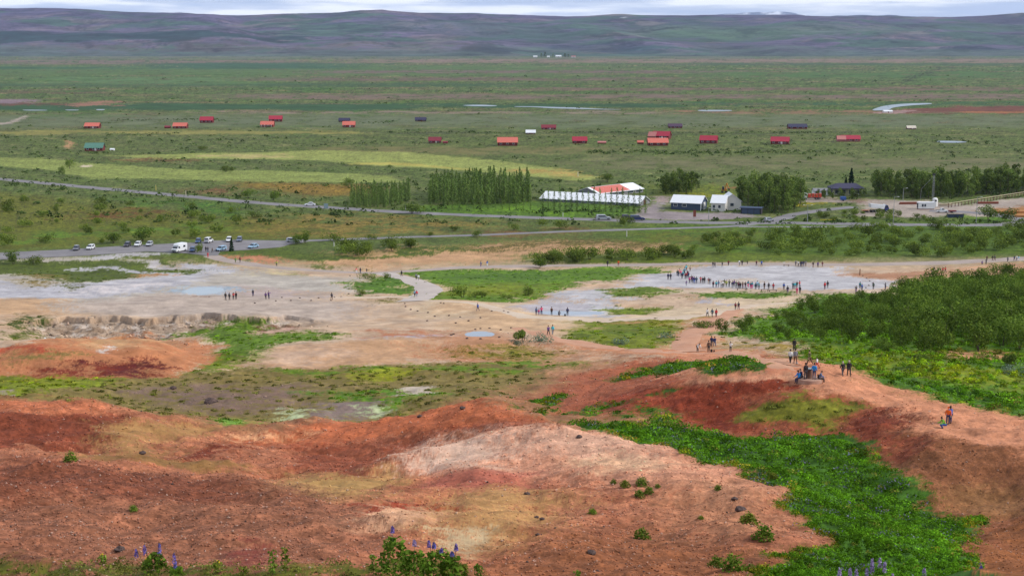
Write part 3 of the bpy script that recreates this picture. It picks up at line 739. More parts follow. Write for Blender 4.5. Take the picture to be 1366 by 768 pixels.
def structure(o):
    o['kind'] = 'structure'
    return o
ground = structure(link('ground', grid_mesh('ground', GX, GY, GZ, [('cover', 'FLOAT_COLOR', G), ('plants', 'FLOAT', VEG), ('gravel', 'FLOAT', GRV)]), m=gm))

# ------------------------------------------------------------------ hills beyond the plain
US = np.array((-700, -400, -100, 0, 100, 200, 320, 430, 550, 640, 690, 740, 760, 840, 920, 1010, 1100, 1190, 1280, 1366, 1560, 2100), float)
TOP = np.array((12, 11, 10, 10.5, 12, 16.5, 19.5, 18.5, 16, 18, 20.5, 22, 22.5, 20, 19.5, 20.5, 22, 22.5, 22, 17, 16, 16))
DS = (8380, 8800, 9400, 9850, 10250, 10800, 11500, 12400, 15000)
leftw = sstep(560, 250, US); midw = sstep(300, 480, US) * sstep(700, 640, US)
PR = []                                            # sight-line height of the hillside at each distance
for d, lw, mw, rw in ((8380, 75.5, 75.5, 75.5), (8800, 68, 67, 71.5), (9400, 60, 58.5, 61), (9850, 56, 56, 53), (10250, 43, 47, 46), (10800, 39, 36, 39), (11500, 24, 25, 29)):
    PR.append(leftw * lw + midw * mw + (1 - leftw - midw) * rw)
PR.append(TOP); PR.append(TOP + 14)
HT = np.array([[CAM_H - ray(u, py)[1] * d for u, py in zip(US, row)] for row, d in zip(PR, DS)])
UA = np.array([ray(u, 40)[0] for u in US])
def hill_base(A, Y):
    tmp = np.array([np.interp(A[0], UA, r) for r in HT])          # rows of HT along the columns
    ker = np.hanning(41); ker /= ker.sum()
    tmp = np.array([np.convolve(np.pad(r, 20, mode='edge'), ker, mode='valid') for r in tmp])
    out = np.array([np.interp(Y[:, 0], DS, tmp[:, k]) for k in range(A.shape[1])]).T
    ker = np.hanning(9); ker /= ker.sum()
    return np.apply_along_axis(lambda c: np.convolve(np.pad(c, 4, mode='edge'), ker, mode='valid'), 0, out)
ha = np.linspace(-0.60, 0.60, 1100)
hy = np.r_[np.linspace(8380, 12700, 250), np.linspace(12800, 15000, 12)]
HA, HY = np.meshgrid(ha, hy)
HZ = hill_base(HA, HY)
HX = HA * HY
up = sstep(8400, 9000, HY)
gul = tile(9, HX / 9000 + HY / 30000, HY / 40000)                     # gullies run down the slope
HZ = HZ * sstep(8380, 8520, HY) + up * (gul * 13 + tile(9, HX / 14000, HY / 9000 + .3) * 12 + tile(9, HX / 5000, HY / 4000 + .3) * 4 + tile(1, HX / 24000 + .1, HY / 16000) * 3.0) * sstep(12700, 12000, HY * 1.0 + 0 * HX).clip(0.25, 1)
def hill_at(px, py):
    a, t = ray(px, py)
    i = int(np.clip(np.searchsorted(ha, a), 1, len(ha) - 1))
    z = HZ[:, i]; tt = (CAM_H - z) / hy
    h = np.nonzero(tt <= t)[0]
    j = int(h[0]) if len(h) else len(hy) - 1
    return a * hy[j], hy[j], HZ[j, i]
HC = np.empty(HA.shape + (3,), np.float32)
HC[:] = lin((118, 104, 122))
h1 = tile(1, HX / 16000 + .2, HY / 9000); h2 = tile(1, HX / 9000 + .6, HY / 7000 + .2); h3 = tile(2, HX / 12000, HY / 6000)
def htone(c, m):
    HC[:] = HC * (1 - m[..., None]) + np.asarray(lin(c), np.float32) * m[..., None]
elev = HZ / 330.0
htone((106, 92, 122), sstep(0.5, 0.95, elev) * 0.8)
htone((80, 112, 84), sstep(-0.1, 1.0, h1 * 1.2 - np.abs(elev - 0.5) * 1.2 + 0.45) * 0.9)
htone((152, 130, 128), sstep(0.4, 1.5, h2) * 0.6)
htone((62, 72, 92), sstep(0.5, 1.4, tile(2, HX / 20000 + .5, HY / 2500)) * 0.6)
htone((70, 76, 82), sstep(0.6, 1.5, -gul + 0.5 * h3) * 0.6)
def hzone(c, pts, s=1.0, soft=.004):
    pq = np.array([(lambda w: (w[0] / w[1], w[1] / 12000.0))(hill_at(*p)) for p in pts])
    d = sdist(pq, HA + h2 * .003, HY / 12000.0 + h1 * .003)
    htone(c, sstep(soft, -soft, d + h3 * soft * .6) * s)
hzone((44, 72, 64), [(-300, 42), (0, 42), (150, 44), (300, 46), (420, 49), (420, 53), (250, 55), (100, 55), (-300, 57)], .97)
hzone((58, 62, 66), [(596, 74), (610, 62), (640, 57), (672, 60), (692, 72), (640, 75)], .85)
hzone((150, 140, 118), [(470, 60), (560, 58), (610, 60), (590, 72), (480, 72)], .5, .02)
hzone((150, 136, 116), [(-300, 61), (0, 62), (300, 62), (480, 58), (480, 66), (200, 68), (-300, 72)], .6, .02)
hzone((112, 100, 96), [(240, 64), (310, 63), (310, 70), (240, 71)], .7, .01)
hzone((104, 130, 84), [(880, 38), (1000, 38), (1120, 42), (1060, 50), (920, 52), (860, 48)], .6, .015)
hzone((60, 84, 92), [(1110, 68), (1250, 66), (1366, 68), (1560, 68), (1560, 72), (1100, 73)], .7, .01)
hzone((92, 124, 84), [(820, 36), (980, 33), (1140, 36), (1366, 33), (1560, 33), (1560, 42), (1366, 42), (1180, 46), (1060, 50), (920, 52), (840, 46)], .6, .02)
hzone((84, 116, 92), [(470, 30), (640, 28), (760, 36), (800, 50), (700, 56), (600, 46), (480, 40)], .45, .02)
hzone((60, 82, 96), [(690, 62), (800, 58), (900, 62), (880, 70), (720, 70)], .6, .01)
hzone((250, 250, 255), [(834, 22.0), (842, 21.7), (847, 22.3), (840, 23)], 1, .002)
hl = tile(2, HX / 9000 + HY / 50000, HY / 30000 + .2)                       # dark gully lines running down
HC *= (1 - 0.45 * sstep(.5, 1.6, hl) * (h2 > -.6))[..., None]
htone((98, 116, 96), sstep(0.16, 0.0, elev + .06 * h1) * .8)
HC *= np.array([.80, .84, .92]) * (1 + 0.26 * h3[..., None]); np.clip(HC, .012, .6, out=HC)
hm = bpy.data.materials.new('hills'); hm.use_nodes = True
hb = hm.node_tree.nodes['Principled BSDF']; hb.inputs['Roughness'].default_value = .95; hb.inputs['Specular IOR Level'].default_value = .1
ha_ = N(hm.node_tree.nodes, 'ShaderNodeAttribute', attribute_name='cover')
hm.node_tree.links.new(ha_.outputs['Color'], hb.inputs['Base Color'])
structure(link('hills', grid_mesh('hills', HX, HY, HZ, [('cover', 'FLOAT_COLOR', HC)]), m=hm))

def ridge(name, prof, d, depth, color, snow=None):
    """a far range: crest line from (pixel x, pixel y), sloping both ways"""
    xs = np.linspace(prof[0][0], prof[-1][0], 160)
    ysp = np.interp(xs, [p[0] for p in prof], [p[1] for p in prof])
    rows = np.linspace(-1, 1, 31)
    X = np.zeros((31, 160)); Y = X.copy(); Z = X.copy()
    for k, (u, v) in enumerate(zip(xs, ysp)):
        a, t = ray(u, v)
        zt = CAM_H - t * d
        for r, s in enumerate(rows):
            Y[r, k] = d + s * depth; X[r, k] = a * Y[r, k]; Z[r, k] = zt * (1 - abs(s)) ** 1.0
    nzv = tile(9, X / 9000, Y / 9000)
    Z = np.maximum(Z + nzv * 14 * (1 - np.abs(rows))[:, None], -5)
    C = np.empty(X.shape + (3,)); C[:] = lin(color)
    if snow is not None:
        m = sstep(*snow, Z + tile(1, X / 16000, Y / 8000) * 90)[..., None]
        C = C * (1 - m) + lin((232, 236, 242), .8) * m
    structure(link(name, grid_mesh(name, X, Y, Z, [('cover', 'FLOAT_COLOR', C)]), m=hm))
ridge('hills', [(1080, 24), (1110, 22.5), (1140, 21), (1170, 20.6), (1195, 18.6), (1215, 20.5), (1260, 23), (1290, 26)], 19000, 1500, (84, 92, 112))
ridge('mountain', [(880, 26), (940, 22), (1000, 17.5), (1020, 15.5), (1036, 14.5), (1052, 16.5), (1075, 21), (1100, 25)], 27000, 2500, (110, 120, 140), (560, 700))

# haze over the whole valley
def haze_box():
    me = bpy.data.meshes.new('haze')
    x, y0, y1, z0, z1 = 24000, -300, 30500, -40, 900
    v = [(-x, y0, z0), (x, y0, z0), (x, y1, z0), (-x, y1, z0), (-x, y0, z1), (x, y0, z1), (x, y1, z1), (-x, y1, z1)]
    me.from_pydata(v, [], [(0, 3, 2, 1), (4, 5, 6, 7), (0, 1, 5, 4), (1, 2, 6, 5), (2, 3, 7, 6), (3, 0, 4, 7)])
    m = bpy.data.materials.new('haze'); m.use_nodes = True
    t = m.node_tree; t.nodes.clear()
    o = N(t.nodes, 'ShaderNodeOutputMaterial'); v = N(t.nodes, 'ShaderNodeVolumePrincipled')
    v.inputs['Color'].default_value = (0.55, 0.68, 1.0, 1)
    v.inputs['Density'].default_value = HAZE
    t.links.new(v.outputs[0], o.inputs['Volume'])
    ob = link('haze', me, m=m); ob['kind'] = 'stuff'
HAZE = 2.0e-5
haze_box()

# ------------------------------------------------------------------ roads, paths, water
def catmull(pts, closed=False, per=10):
    pts = [np.asarray(p, float) for p in pts]
    m = len(pts); out = []
    for i in range(m if closed else m - 1):
        p0 = pts[(i - 1) % m] if closed or i > 0 else pts[i]
        p1, p2 = pts[i], pts[(i + 1) % m]
        p3 = pts[(i + 2) % m] if closed or i + 2 < m else p2
        for k in range(per):
            t = k / per
            out.append(0.5 * ((2 * p1) + (p2 - p0) * t + (2 * p0 - 5 * p1 + 4 * p2 - p3) * t * t + (3 * p1 - p0 - 3 * p2 + p3) * t ** 3))
    if not closed:
        out.append(pts[-1])
    return np.array(out)
def flat_xy(px, py):
    a, t = ray(px, py)
    return np.array((a * CAM_H / t, CAM_H / t))
def ground_xy(px, py):
    v = raycast(px, py)
    return np.array((v[0], v[1]))
def strip(name, px, width, m, lift, step=2.5, lanes=5):
    c = catmull([ground_xy(*p) for p in px], per=24)
    seg = np.r_[0, np.cumsum(np.hypot(*np.diff(c, axis=0).T))]
    nseg = max(4, int(seg[-1] / step))
    s = np.linspace(0, seg[-1], nseg)
    c = np.c_[np.interp(s, seg, c[:, 0]), np.interp(s, seg, c[:, 1])]
    t = np.gradient(c, axis=0); t /= np.linalg.norm(t, axis=1)[:, None] + 1e-9
    nrm = np.c_[-t[:, 1], t[:, 0]]
    w = np.interp(np.linspace(0, 1, nseg), np.linspace(0, 1, len(width)), width) if np.ndim(width) else np.full(nseg, width)
    X = np.zeros((lanes, nseg)); Y = X.copy(); Z = X.copy()
    for i, f in enumerate(np.linspace(-.5, .5, lanes)):
        wob = 1 + 0.10 * tile(9, s / 90, np.full(nseg, .1 + .3 * (f > 0)))
        q = c + nrm * (f * w * wob)[:, None]
        X[i], Y[i] = q[:, 0], q[:, 1]
        Z[i] = zats(q[:, 0], q[:, 1]) + lift - (0.10 if i in (0, lanes - 1) else 0)
    me = grid_mesh(name, X, Y, Z)
    return structure(link(name, me, m=m))
def sheet(name, xy, z, m, kind='structure', skirt=0.0):
    me = bpy.data.meshes.new(name)
    bm = bmesh.new()
    vs = [bm.verts.new((x, y, z)) for x, y in xy]
    f = bm.faces.new(vs)
    bmesh.ops.recalc_face_normals(bm, faces=[f])
    if f.normal.z < 0:
        f.normal_flip()
    if skirt:
        lo = [bm.verts.new((x, y, z - skirt)) for x, y in xy]
        for i in range(len(vs)):
            bm.faces.new((vs[i], lo[i], lo[(i + 1) % len(vs)], vs[(i + 1) % len(vs)]))
        bmesh.ops.recalc_face_normals(bm, faces=bm.faces[:])
    bmesh.ops.triangulate(bm, faces=bm.faces[:])
    bm.to_mesh(me); bm.free()
    o = link(name, me, m=m); o['kind'] = kind
    return o
def surf_mat(name, c1, c2, scale, rough=.9, bump=0.0):
    m = bpy.data.materials.new(name); m.use_nodes = True
    t = m.node_tree; b = t.nodes['Principled BSDF']
    b.inputs['Roughness'].default_value = rough; b.inputs['Specular IOR Level'].default_value = .15
    tc_ = N(t.nodes, 'ShaderNodeTexCoord'); n_ = N(t.nodes, 'ShaderNodeTexNoise')
    n_.inputs['Scale'].default_value = scale; n_.inputs['Detail'].default_value = 7; n_.inputs['Roughness'].default_value = .65
    r_ = N(t.nodes, 'ShaderNodeValToRGB')
    r_.color_ramp.elements[0].position = .32; r_.color_ramp.elements[1].position = .68
    r_.color_ramp.elements[0].color = (*[float(v) for v in lin(c1)], 1); r_.color_ramp.elements[1].color = (*[float(v) for v in lin(c2)], 1)
    t.links.new(tc_.outputs['Object'], n_.inputs['Vector']); t.links.new(n_.outputs['Fac'], r_.inputs['Fac']); t.links.new(r_.outputs['Color'], b.inputs['Base Color'])
    return m
ASPHALT = surf_mat('asphalt', (138, 134, 138), (164, 160, 162), .12)
PATHM = surf_mat('path', (182, 166, 158), (206, 188, 176), .15)
EARTH = surf_mat('trodden_path', (226, 200, 174), (242, 220, 196), .2)
REDPATH = surf_mat('red_path', (214, 158, 126), (234, 180, 148), .25)

LOT = [(-160, 345), (0, 337.6), (95, 333), (155, 329), (257, 324), (280, 321.7), (313, 320.4), (377, 321.5), (408, 320.3), (409, 322.8), (388, 326), (373, 330), (330, 333.5), (294, 335.5), (290, 341), (275, 341), (250, 338.3), (224, 337), (195, 335.7), (122, 340.6), (95, 342), (0, 346.5), (-160, 355)]
sheet('car_park', [ground_xy(*p) for p in LOT], 0.16, ASPHALT, skirt=0.3)
strip('road', [(-160, 223), (-60, 234), (0, 239), (120, 250), (250, 262), (350, 271), (440, 277), (520, 282), (600, 286), (705, 290), (800, 293), (870, 295.5), (945, 297), (1000, 297.5), (1060, 297.5), (1200, 299.5), (1290, 300.3), (1340, 299.5), (1380, 295), (1500, 288)], 8.0, ASPHALT, 0.10, step=5)
strip('road', [(402, 321.3), (480, 318.5), (560, 315.7), (640, 313.5), (760, 308.5), (880, 305), (950, 303), (985, 301), (1010, 298)], 5.5, ASPHALT, 0.06, step=4)
strip('road', [(1012, 298), (1040, 292), (1060, 286), (1100, 280), (1140, 276)], 7, ASPHALT, 0.075, step=4)
strip('road', [(1372, 297), (1352, 291), (1330, 286.5), (1290, 283), (1240, 281)], 9, ASPHALT, 0.07, step=4)
strip('road', [(985, 302.2), (1100, 302.5), (1180, 301)], 4, ASPHALT, 0.08, step=4)
strip('path', [(281, 341), (300, 346.5), (345, 354), (400, 359.5), (460, 363), (515, 363.5), (570, 360), (620, 356.5), (700, 355), (780, 354), (860, 353.3), (940, 351.6), (1030, 352), (1110, 353), (1180, 352.3), (1280, 349.5), (1366, 345), (1480, 339)], (6, 6, 6, 6, 6, 6, 7, 9, 9), PATHM, 0.07, step=2)
PALEPATH = surf_mat('pale_path', (208, 194, 186), (226, 212, 202), .15)
strip('path', [(512, 364), (534, 369.5), (556, 376.5), (570, 384), (571, 391), (560, 396), (548, 402)], (6, 6, 7, 7, 8), PALEPATH, 0.09, step=1.2)
strip('path', [(440, 397), (500, 396.5), (545, 397), (572, 401), (640, 406), (690, 419), (760, 424.5), (860, 424), (920, 421.5), (960, 415), (1000, 408), (1050, 404), (1075, 402)], (2.5, 3, 4, 5, 5, 5, 4, 3), EARTH, 0.06, step=1.2)
strip('path', [(690, 437), (730, 449), (775, 458), (830, 466), (885, 470), (930, 471), (985, 474), (1030, 480), (1060, 487)], (3, 4, 4.5, 5, 5, 6, 6), REDPATH, 0.05, step=.8, lanes=9)
strip('path', [(985, 411), (972, 420), (952, 432), (930, 441), (916, 452), (912, 462), (925, 469)], (3, 4, 5, 5, 5), REDPATH, 0.055, step=.8, lanes=9)
def water_mat(name, c, rough=.08):
    m = bpy.data.materials.new(name); m.use_nodes = True
    t = m.node_tree; b = t.nodes['Principled BSDF']
    b.inputs['Base Color'].default_value = (*[float(v) for v in lin(c)], 1)
    b.inputs['Roughness'].default_value = rough; b.inputs['IOR'].default_value = 1.33
    tc_ = N(t.nodes, 'ShaderNodeTexCoord'); n_ = N(t.nodes, 'ShaderNodeTexNoise'); n_.inputs['Scale'].default_value = 1.4
    bp_ = N(t.nodes, 'ShaderNodeBump'); bp_.inputs['Strength'].default_value = .08
    t.links.new(tc_.outputs['Object'], n_.inputs['Vector']); t.links.new(n_.outputs['Fac'], bp_.inputs['Height']); t.links.new(bp_.outputs['Normal'], b.inputs['Normal'])
    return m
WM = {'blue': water_mat('blue_water', (196, 206, 208)), 'grey': water_mat('grey_water', (170, 182, 194)), 'long': water_mat('pool_water', (176, 186, 198)), 'river': water_mat('river_water', (176, 190, 202), .62)}
for nm, (pq, zp) in POOLS.items():
    xy = [(q[0] * math.exp(q[1]), math.exp(q[1])) for q in pq]
    sheet('pool_water', catmull(xy, True, 8), zp - 0.06, WM[nm], skirt=0.4)
for px in ([(1164, 147.4), (1176, 142.5), (1194, 139.8), (1215, 138.4), (1240, 138), (1240, 139.4), (1212, 141.4), (1192, 144), (1184, 147.2)],
           [(618, 140.8), (640, 140.2), (662, 141.2), (656, 142.2), (630, 142)],
           [(688, 142.3), (710, 142.4), (735, 143.1), (770, 144.0), (800, 145.6), (832, 146.6), (800, 146.4), (762, 145.6), (735, 144.8), (712, 143.4), (690, 143.0)], [(932, 147.4), (950, 147.1), (975, 147.5), (972, 148.6), (950, 149), (934, 148.6)],
           [(32, 147.0), (60, 147.2), (60, 147.9), (36, 147.9)], [(88, 146.9), (104, 147), (103, 147.7), (90, 147.7)], [(129, 146.3), (139, 146.2), (138, 147.4), (130, 147.4)],
           [(1252, 188.6), (1276, 188.8), (1290, 190), (1276, 191), (1254, 190.6)]):
    sheet('river', catmull([flat_xy(*p) for p in px], True, 8), 0.25, WM['river'])

# ------------------------------------------------------------------ naming helpers
def thing(name, label, cat, loc, rz=0.0, group=None):
    o = bpy.data.objects.new(name, None)
    o.empty_display_size = 0.3
    COL.objects.link(o)
    o.location = loc; o.rotation_euler = (0, 0, rz)
    return tag(o, label, cat, group)
def tag(o, label, cat, group=None):
    o['label'] = label; o['category'] = cat
    if group:
        o['group'] = group
    return o
def np_mesh(name, co, faces, m=(), mat_idx=None, smooth=False, attrs=()):
    me = bpy.data.meshes.new(name)
    co = np.asarray(co, np.float32); faces = np.asarray(faces, np.int32); k = faces.shape[1]
    me.vertices.add(len(co)); me.vertices.foreach_set('co', co.ravel())
    me.loops.add(faces.size); me.loops.foreach_set('vertex_index', faces.ravel())
    me.polygons.add(len(faces)); me.polygons.foreach_set('loop_start', np.arange(0, faces.size, k, dtype=np.int32))
    if smooth:
        me.polygons.foreach_set('use_smooth', np.ones(len(faces), bool))
    for x in m:
        me.materials.append(x)
    if mat_idx is not None:
        me.polygons.foreach_set('material_index', np.asarray(mat_idx, np.int32))
    for an, arr in attrs:
        a_ = me.attributes.new(an, 'FLOAT_COLOR', 'POINT')
        a_.data.foreach_set('color', np.concatenate([arr, np.ones((len(co), 1))], 1).astype(np.float32).ravel())
    me.update()
    return me
def leaf_mat(name, dark, light, attr=False, var=0.25):
    m = bpy.data.materials.new(name); m.use_nodes = True
    t = m.node_tree; t.nodes.clear(); L = t.links.new
    out = N(t.nodes, 'ShaderNodeOutputMaterial'); d = N(t.nodes, 'ShaderNodeBsdfDiffuse'); tr = N(t.nodes, 'ShaderNodeBsdfTranslucent'); mx = N(t.nodes, 'ShaderNodeMixShader')
    mx.inputs[0].default_value = .22
    g = N(t.nodes, 'ShaderNodeNewGeometry'); oi = N(t.nodes, 'ShaderNodeObjectInfo')
    ad = N(t.nodes, 'ShaderNodeMapRange'); ad.inputs['To Min'].default_value = 1 - var; ad.inputs['To Max'].default_value = 1 + var
    L(oi.outputs['Random'], ad.inputs['Value'])
    sc = N(t.nodes, 'ShaderNodeVectorMath', operation='SCALE')
    if attr:
        a_ = N(t.nodes, 'ShaderNodeAttribute', attribute_name='tint')
        L(a_.outputs['Color'], sc.inputs[0])
        r2 = N(t.nodes, 'ShaderNodeMapRange'); r2.inputs['To Min'].default_value = .6; r2.inputs['To Max'].default_value = 1.45
        L(g.outputs['Random Per Island'], r2.inputs['Value']); L(r2.outputs['Result'], sc.inputs['Scale'])
    else:
        r = N(t.nodes, 'ShaderNodeValToRGB')
        r.color_ramp.elements[0].color = (*[float(v) for v in lin(dark, .52)], 1); r.color_ramp.elements[1].color = (*[float(v) for v in lin(light, .52)], 1)
        L(g.outputs['Random Per Island'], r.inputs['Fac']); L(r.outputs['Color'], sc.inputs[0]); L(ad.outputs['Result'], sc.inputs['Scale'])
    L(sc.outputs['Vector'], d.inputs['Color']); L(sc.outputs['Vector'], tr.inputs['Color'])
    L(d.outputs[0], mx.inputs[1]); L(tr.outputs[0], mx.inputs[2]); L(mx.outputs[0], out.inputs['Surface'])
    return m
BARK = mat('bark', (96, 84, 72), .9)
LM = {
    'birch': leaf_mat('birch_leaves', (74, 106, 34), (150, 176, 74), var=.34),
    'willow': leaf_mat('willow_leaves', (84, 112, 38), (162, 182, 80), var=.42),
    'poplar': leaf_mat('poplar_leaves', (100, 138, 62), (172, 198, 108)),
    'grove': leaf_mat('grove_leaves', (90, 122, 50), (160, 180, 90), var=.42),
    'spruce': leaf_mat('spruce_needles', (30, 58, 34), (58, 92, 50)),
    'silver': leaf_mat('silver_willow_leaves', (112, 140, 112), (168, 188, 160)),
    'olive': leaf_mat('olive_leaves', (92, 120, 46), (150, 168, 78)),
    'tuft': leaf_mat('tuft_leaves', (84, 128, 36), (160, 192, 76)),
    'pale_tuft': leaf_mat('pale_tuft_leaves', (110, 134, 44), (164, 172, 74)),
}
def quads(c, nrm_bias, size, r, flat=0.0):
    """leaf-clump quads around the centres c"""
    k = len(c)
    d = r.normal(size=(k, 3)); d += nrm_bias; d /= np.linalg.norm(d, axis=1)[:, None] + 1e-9
    u = np.cross(d, r.normal(size=(k, 3))); u /= np.linalg.norm(u, axis=1)[:, None] + 1e-9
    v = np.cross(d, u)
    s = size * r.uniform(.6, 1.3, (k, 1)); s2 = s * r.uniform(.5, .9, (k, 1))
    co = np.stack([c - u * s, c - v * s2, c + u * s, c + v * s2], 1).reshape(-1, 3)
    return co, np.arange(4 * k).reshape(-1, 4)
def stem_co(p0, p1, r0, r1, n=5):
    p0, p1 = np.array(p0, float), np.array(p1, float)
    d = p1 - p0; d /= np.linalg.norm(d)
    u = np.cross(d, (0.3, 1, .1)); u /= np.linalg.norm(u); v = np.cross(d, u)
    a = np.linspace(0, 2 * math.pi, n, endpoint=False)
    ring = np.cos(a)[:, None] * u + np.sin(a)[:, None] * v
    return np.r_[p0 + ring * r0, p1 + ring * r1], [(i, (i + 1) % n, n + (i + 1) % n, n + i) for i in range(n)]
def join(parts):
    co, fa, off = [], [], 0
    for c, f in parts:
        co.append(c); fa.append(np.asarray(f) + off); off += len(c)
    return np.concatenate(co), np.concatenate(fa)
def crown_pts(shape, h, w, n, r):
    """leaf-clump centres through the volume of a crown, thinning inward, clustered on lobes"""
    if shape == 'bush':
        nl = r.integers(5, 9)
        cen = np.c_[r.normal(0, .26 * w, nl), r.normal(0, .26 * w, nl), r.uniform(.35, .78, nl) * h]
        rad = r.uniform(.24, .42, nl) * w
        k = r.integers(0, nl, n)
        d = r.normal(size=(n, 3)); d /= np.linalg.norm(d, axis=1)[:, None]
        p = cen[k] + d * (rad[k] * r.uniform(.35, 1, n) ** .45)[:, None] * np.array([1, 1, .9])
        p[:, 2] = np.maximum(p[:, 2], r.uniform(.04, .3, n) * h)
        return p, d
    if shape == 'tree':
        nl = r.integers(9, 14)
        z = r.uniform(.14, .95, nl); rr = .5 * w * np.sin(np.clip((z + .02) / 1.05, 0, 1) * math.pi) ** .6
        th = r.uniform(0, 6.28, nl)
        cen = np.c_[np.cos(th) * rr * .6, np.sin(th) * rr * .6, z * h]
        rad = r.uniform(.16, .3, nl) * w
        k = r.integers(0, nl, n)
        d = r.normal(size=(n, 3)); d /= np.linalg.norm(d, axis=1)[:, None]
        p = cen[k] + d * (rad[k] * r.uniform(.3, 1, n) ** .45)[:, None] * np.array([1, 1, 1.25])
        return p, d
    if shape == 'cone':
        z = r.uniform(.06, 1, n) ** 1.15
        th = r.uniform(0, 6.28, n)
        layer = .8 + .35 * np.sin(z * 38 + th * 2)
        rr = .5 * w * (1 - z) ** .85 * r.uniform(.2, 1, n) ** .5 * layer + .02
        p = np.c_[np.cos(th) * rr, np.sin(th) * rr, z * h]
        return p, np.c_[np.cos(th), np.sin(th), -.4 + 0 * th]
    if shape == 'poplar':
        z = r.uniform(.02, 1, n) ** 1.15
        th = r.uniform(0, 6.28, n)
        prof = np.interp(z, [.0, .15, .45, .8, 1], [.6, 1, 1, .6, .06])
        rr = .5 * w * prof * r.uniform(.1, 1, n) ** .5 * (.75 + .4 * np.sin(z * 23 + 3 * th))
        p = np.c_[np.cos(th) * rr, np.sin(th) * rr, z * h]
        return p, np.c_[np.cos(th), np.sin(th), .6 + 0 * th]
def make_crown(name, shape, h, w, n, leaf, m, seed):
    r = np.random.default_rng(seed)
    p, d = crown_pts(shape, h, w, n, r)
    co, fa = quads(p, d * 1.5 + np.array([0, 0, .35]), leaf, r)
    return np_mesh(name, co, fa, [m])
def make_trunk(name, shape, h, w, seed):
    r = np.random.default_rng(seed + 500)
    parts = []
    if shape == 'bush':
        for k in range(5):
            th = r.uniform(0, 6.28); q = (math.cos(th) * .3 * w * r.uniform(.3, 1), math.sin(th) * .3 * w * r.uniform(.3, 1), h * r.uniform(.5, .85))
            parts.append(stem_co((q[0] * .1, q[1] * .1, -.15), q, .05, .015))
    else:
        parts.append(stem_co((0, 0, -.3), (r.normal() * .02 * h, r.normal() * .02 * h, h * .55), (.008 if shape == 'poplar' else .016) * h, (.005 if shape == 'poplar' else .009) * h))
        parts.append(stem_co((0, 0, h * .53), (0, 0, h * .95), .009 * h, .003 * h))
        for k in range(7):
            z = r.uniform(.2, .75); th = r.uniform(0, 6.28); L_ = .4 * w * (1.1 - z)
            parts.append(stem_co((0, 0, z * h), (math.cos(th) * L_, math.sin(th) * L_, z * h + L_ * .8), .006 * h, .002 * h, 4))
    co, fa = join(parts)
    return np_mesh(name, co, fa, [BARK])
def kind_protos(shape, h, w, n, leaf, m, seeds, cname='crown', tname='trunk'):
    return [(make_crown(cname, shape, h, w, n, leaf, m, s), make_trunk(tname, shape, h, w, s)) for s in seeds]
def plant(name, protos, i, loc, scale, label, cat, group, rz=None, sink=0.05, with_trunk=True):
    cr, tr = protos[i % len(protos)]
    rz = rng.uniform(0, 6.28) if rz is None else rz
    if not with_trunk:
        o = bpy.data.objects.new(name, cr); COL.objects.link(o)
        o.location = (loc[0], loc[1], loc[2] - sink); o.rotation_euler = (0, 0, rz); o.scale = scale
        return tag(o, label, cat, group)
    t = thing(name, label, cat, (loc[0], loc[1], loc[2] - sink), rz, group)
    t.scale = scale
    for nm, me in (('crown', cr), ('trunk', tr)):
        c = bpy.data.objects.new(nm, me); COL.objects.link(c); c.parent = t
    return t
PB = kind_protos('bush', 4.3, 4.2, 1150, .155, LM['birch'], range(40, 47))
PW = kind_protos('bush', 3.0, 4.4, 760, .18, LM['willow'], range(60, 66))
PP = kind_protos('poplar', 11.5, 2.7, 360, .27, LM['poplar'], range(80, 85))
PT = kind_protos('tree', 11.5, 6.0, 900, .34, LM['grove'], range(100, 106))
PY = kind_protos('poplar', 9.8, 2.5, 260, .22, LM['poplar'], range(120, 124))
PS = kind_protos('cone', 7.0, 3.4, 620, .28, LM['spruce'], range(140, 142))
PV = kind_protos('bush', 1.1, 3.0, 420, .13, LM['silver'], range(150, 152))
PO = kind_protos('bush', 2.2, 1.9, 1300, .11, LM['olive'], range(160, 162))
def in_poly(p, poly):
    c = False; n_ = len(poly)
    for i in range(n_):
        x0, y0 = poly[i]; x1, y1 = poly[(i + 1) % n_]
        if (y0 > p[1]) != (y1 > p[1]) and p[0] < (x1 - x0) * (p[1] - y0) / (y1 - y0) + x0:
            c = not c
    return c
def scatter(poly_px, gap, far_flat=False, most=999, jit=.45):
    """irregular lattice of ground points inside a pixel outline"""
    pw = [(flat_xy if far_flat else ground_xy)(*p) for p in poly_px]
    xs = [p[0] for p in pw]; ys = [p[1] for p in pw]
    out = []
    y = min(ys); row = 0
    while y < max(ys):
        x = min(xs) + (row % 2) * gap * .5
        while x < max(xs):
            q = (x + rng.normal() * gap * jit * .6, y + rng.normal() * gap * jit * .6)
            if in_poly(q, pw):
                out.append(q)
            x += gap
        y += gap * .87; row += 1
    rng.shuffle(out)
    return sorted(out[:most], key=lambda q: q[1])
def px_of(x, y, z):
    d = CAM_H - z
    zc = y * math.cos(PITCH) + d * math.sin(PITCH); yc = y * math.sin(PITCH) - d * math.cos(PITCH)
    return 683 + F * x / zc, 384 - F * yc / zc

def where(u, marks):
    for lim, txt in marks:
        if u < lim:
            return txt
    return marks[-1][1]
def size_word(s, lo, hi):
    return 'low' if s < lo else 'tall' if s > hi else 'middling'
def depth_word(v, v0, v1):
    return 'near edge' if v > v1 else 'far edge' if v < v0 else 'middle'
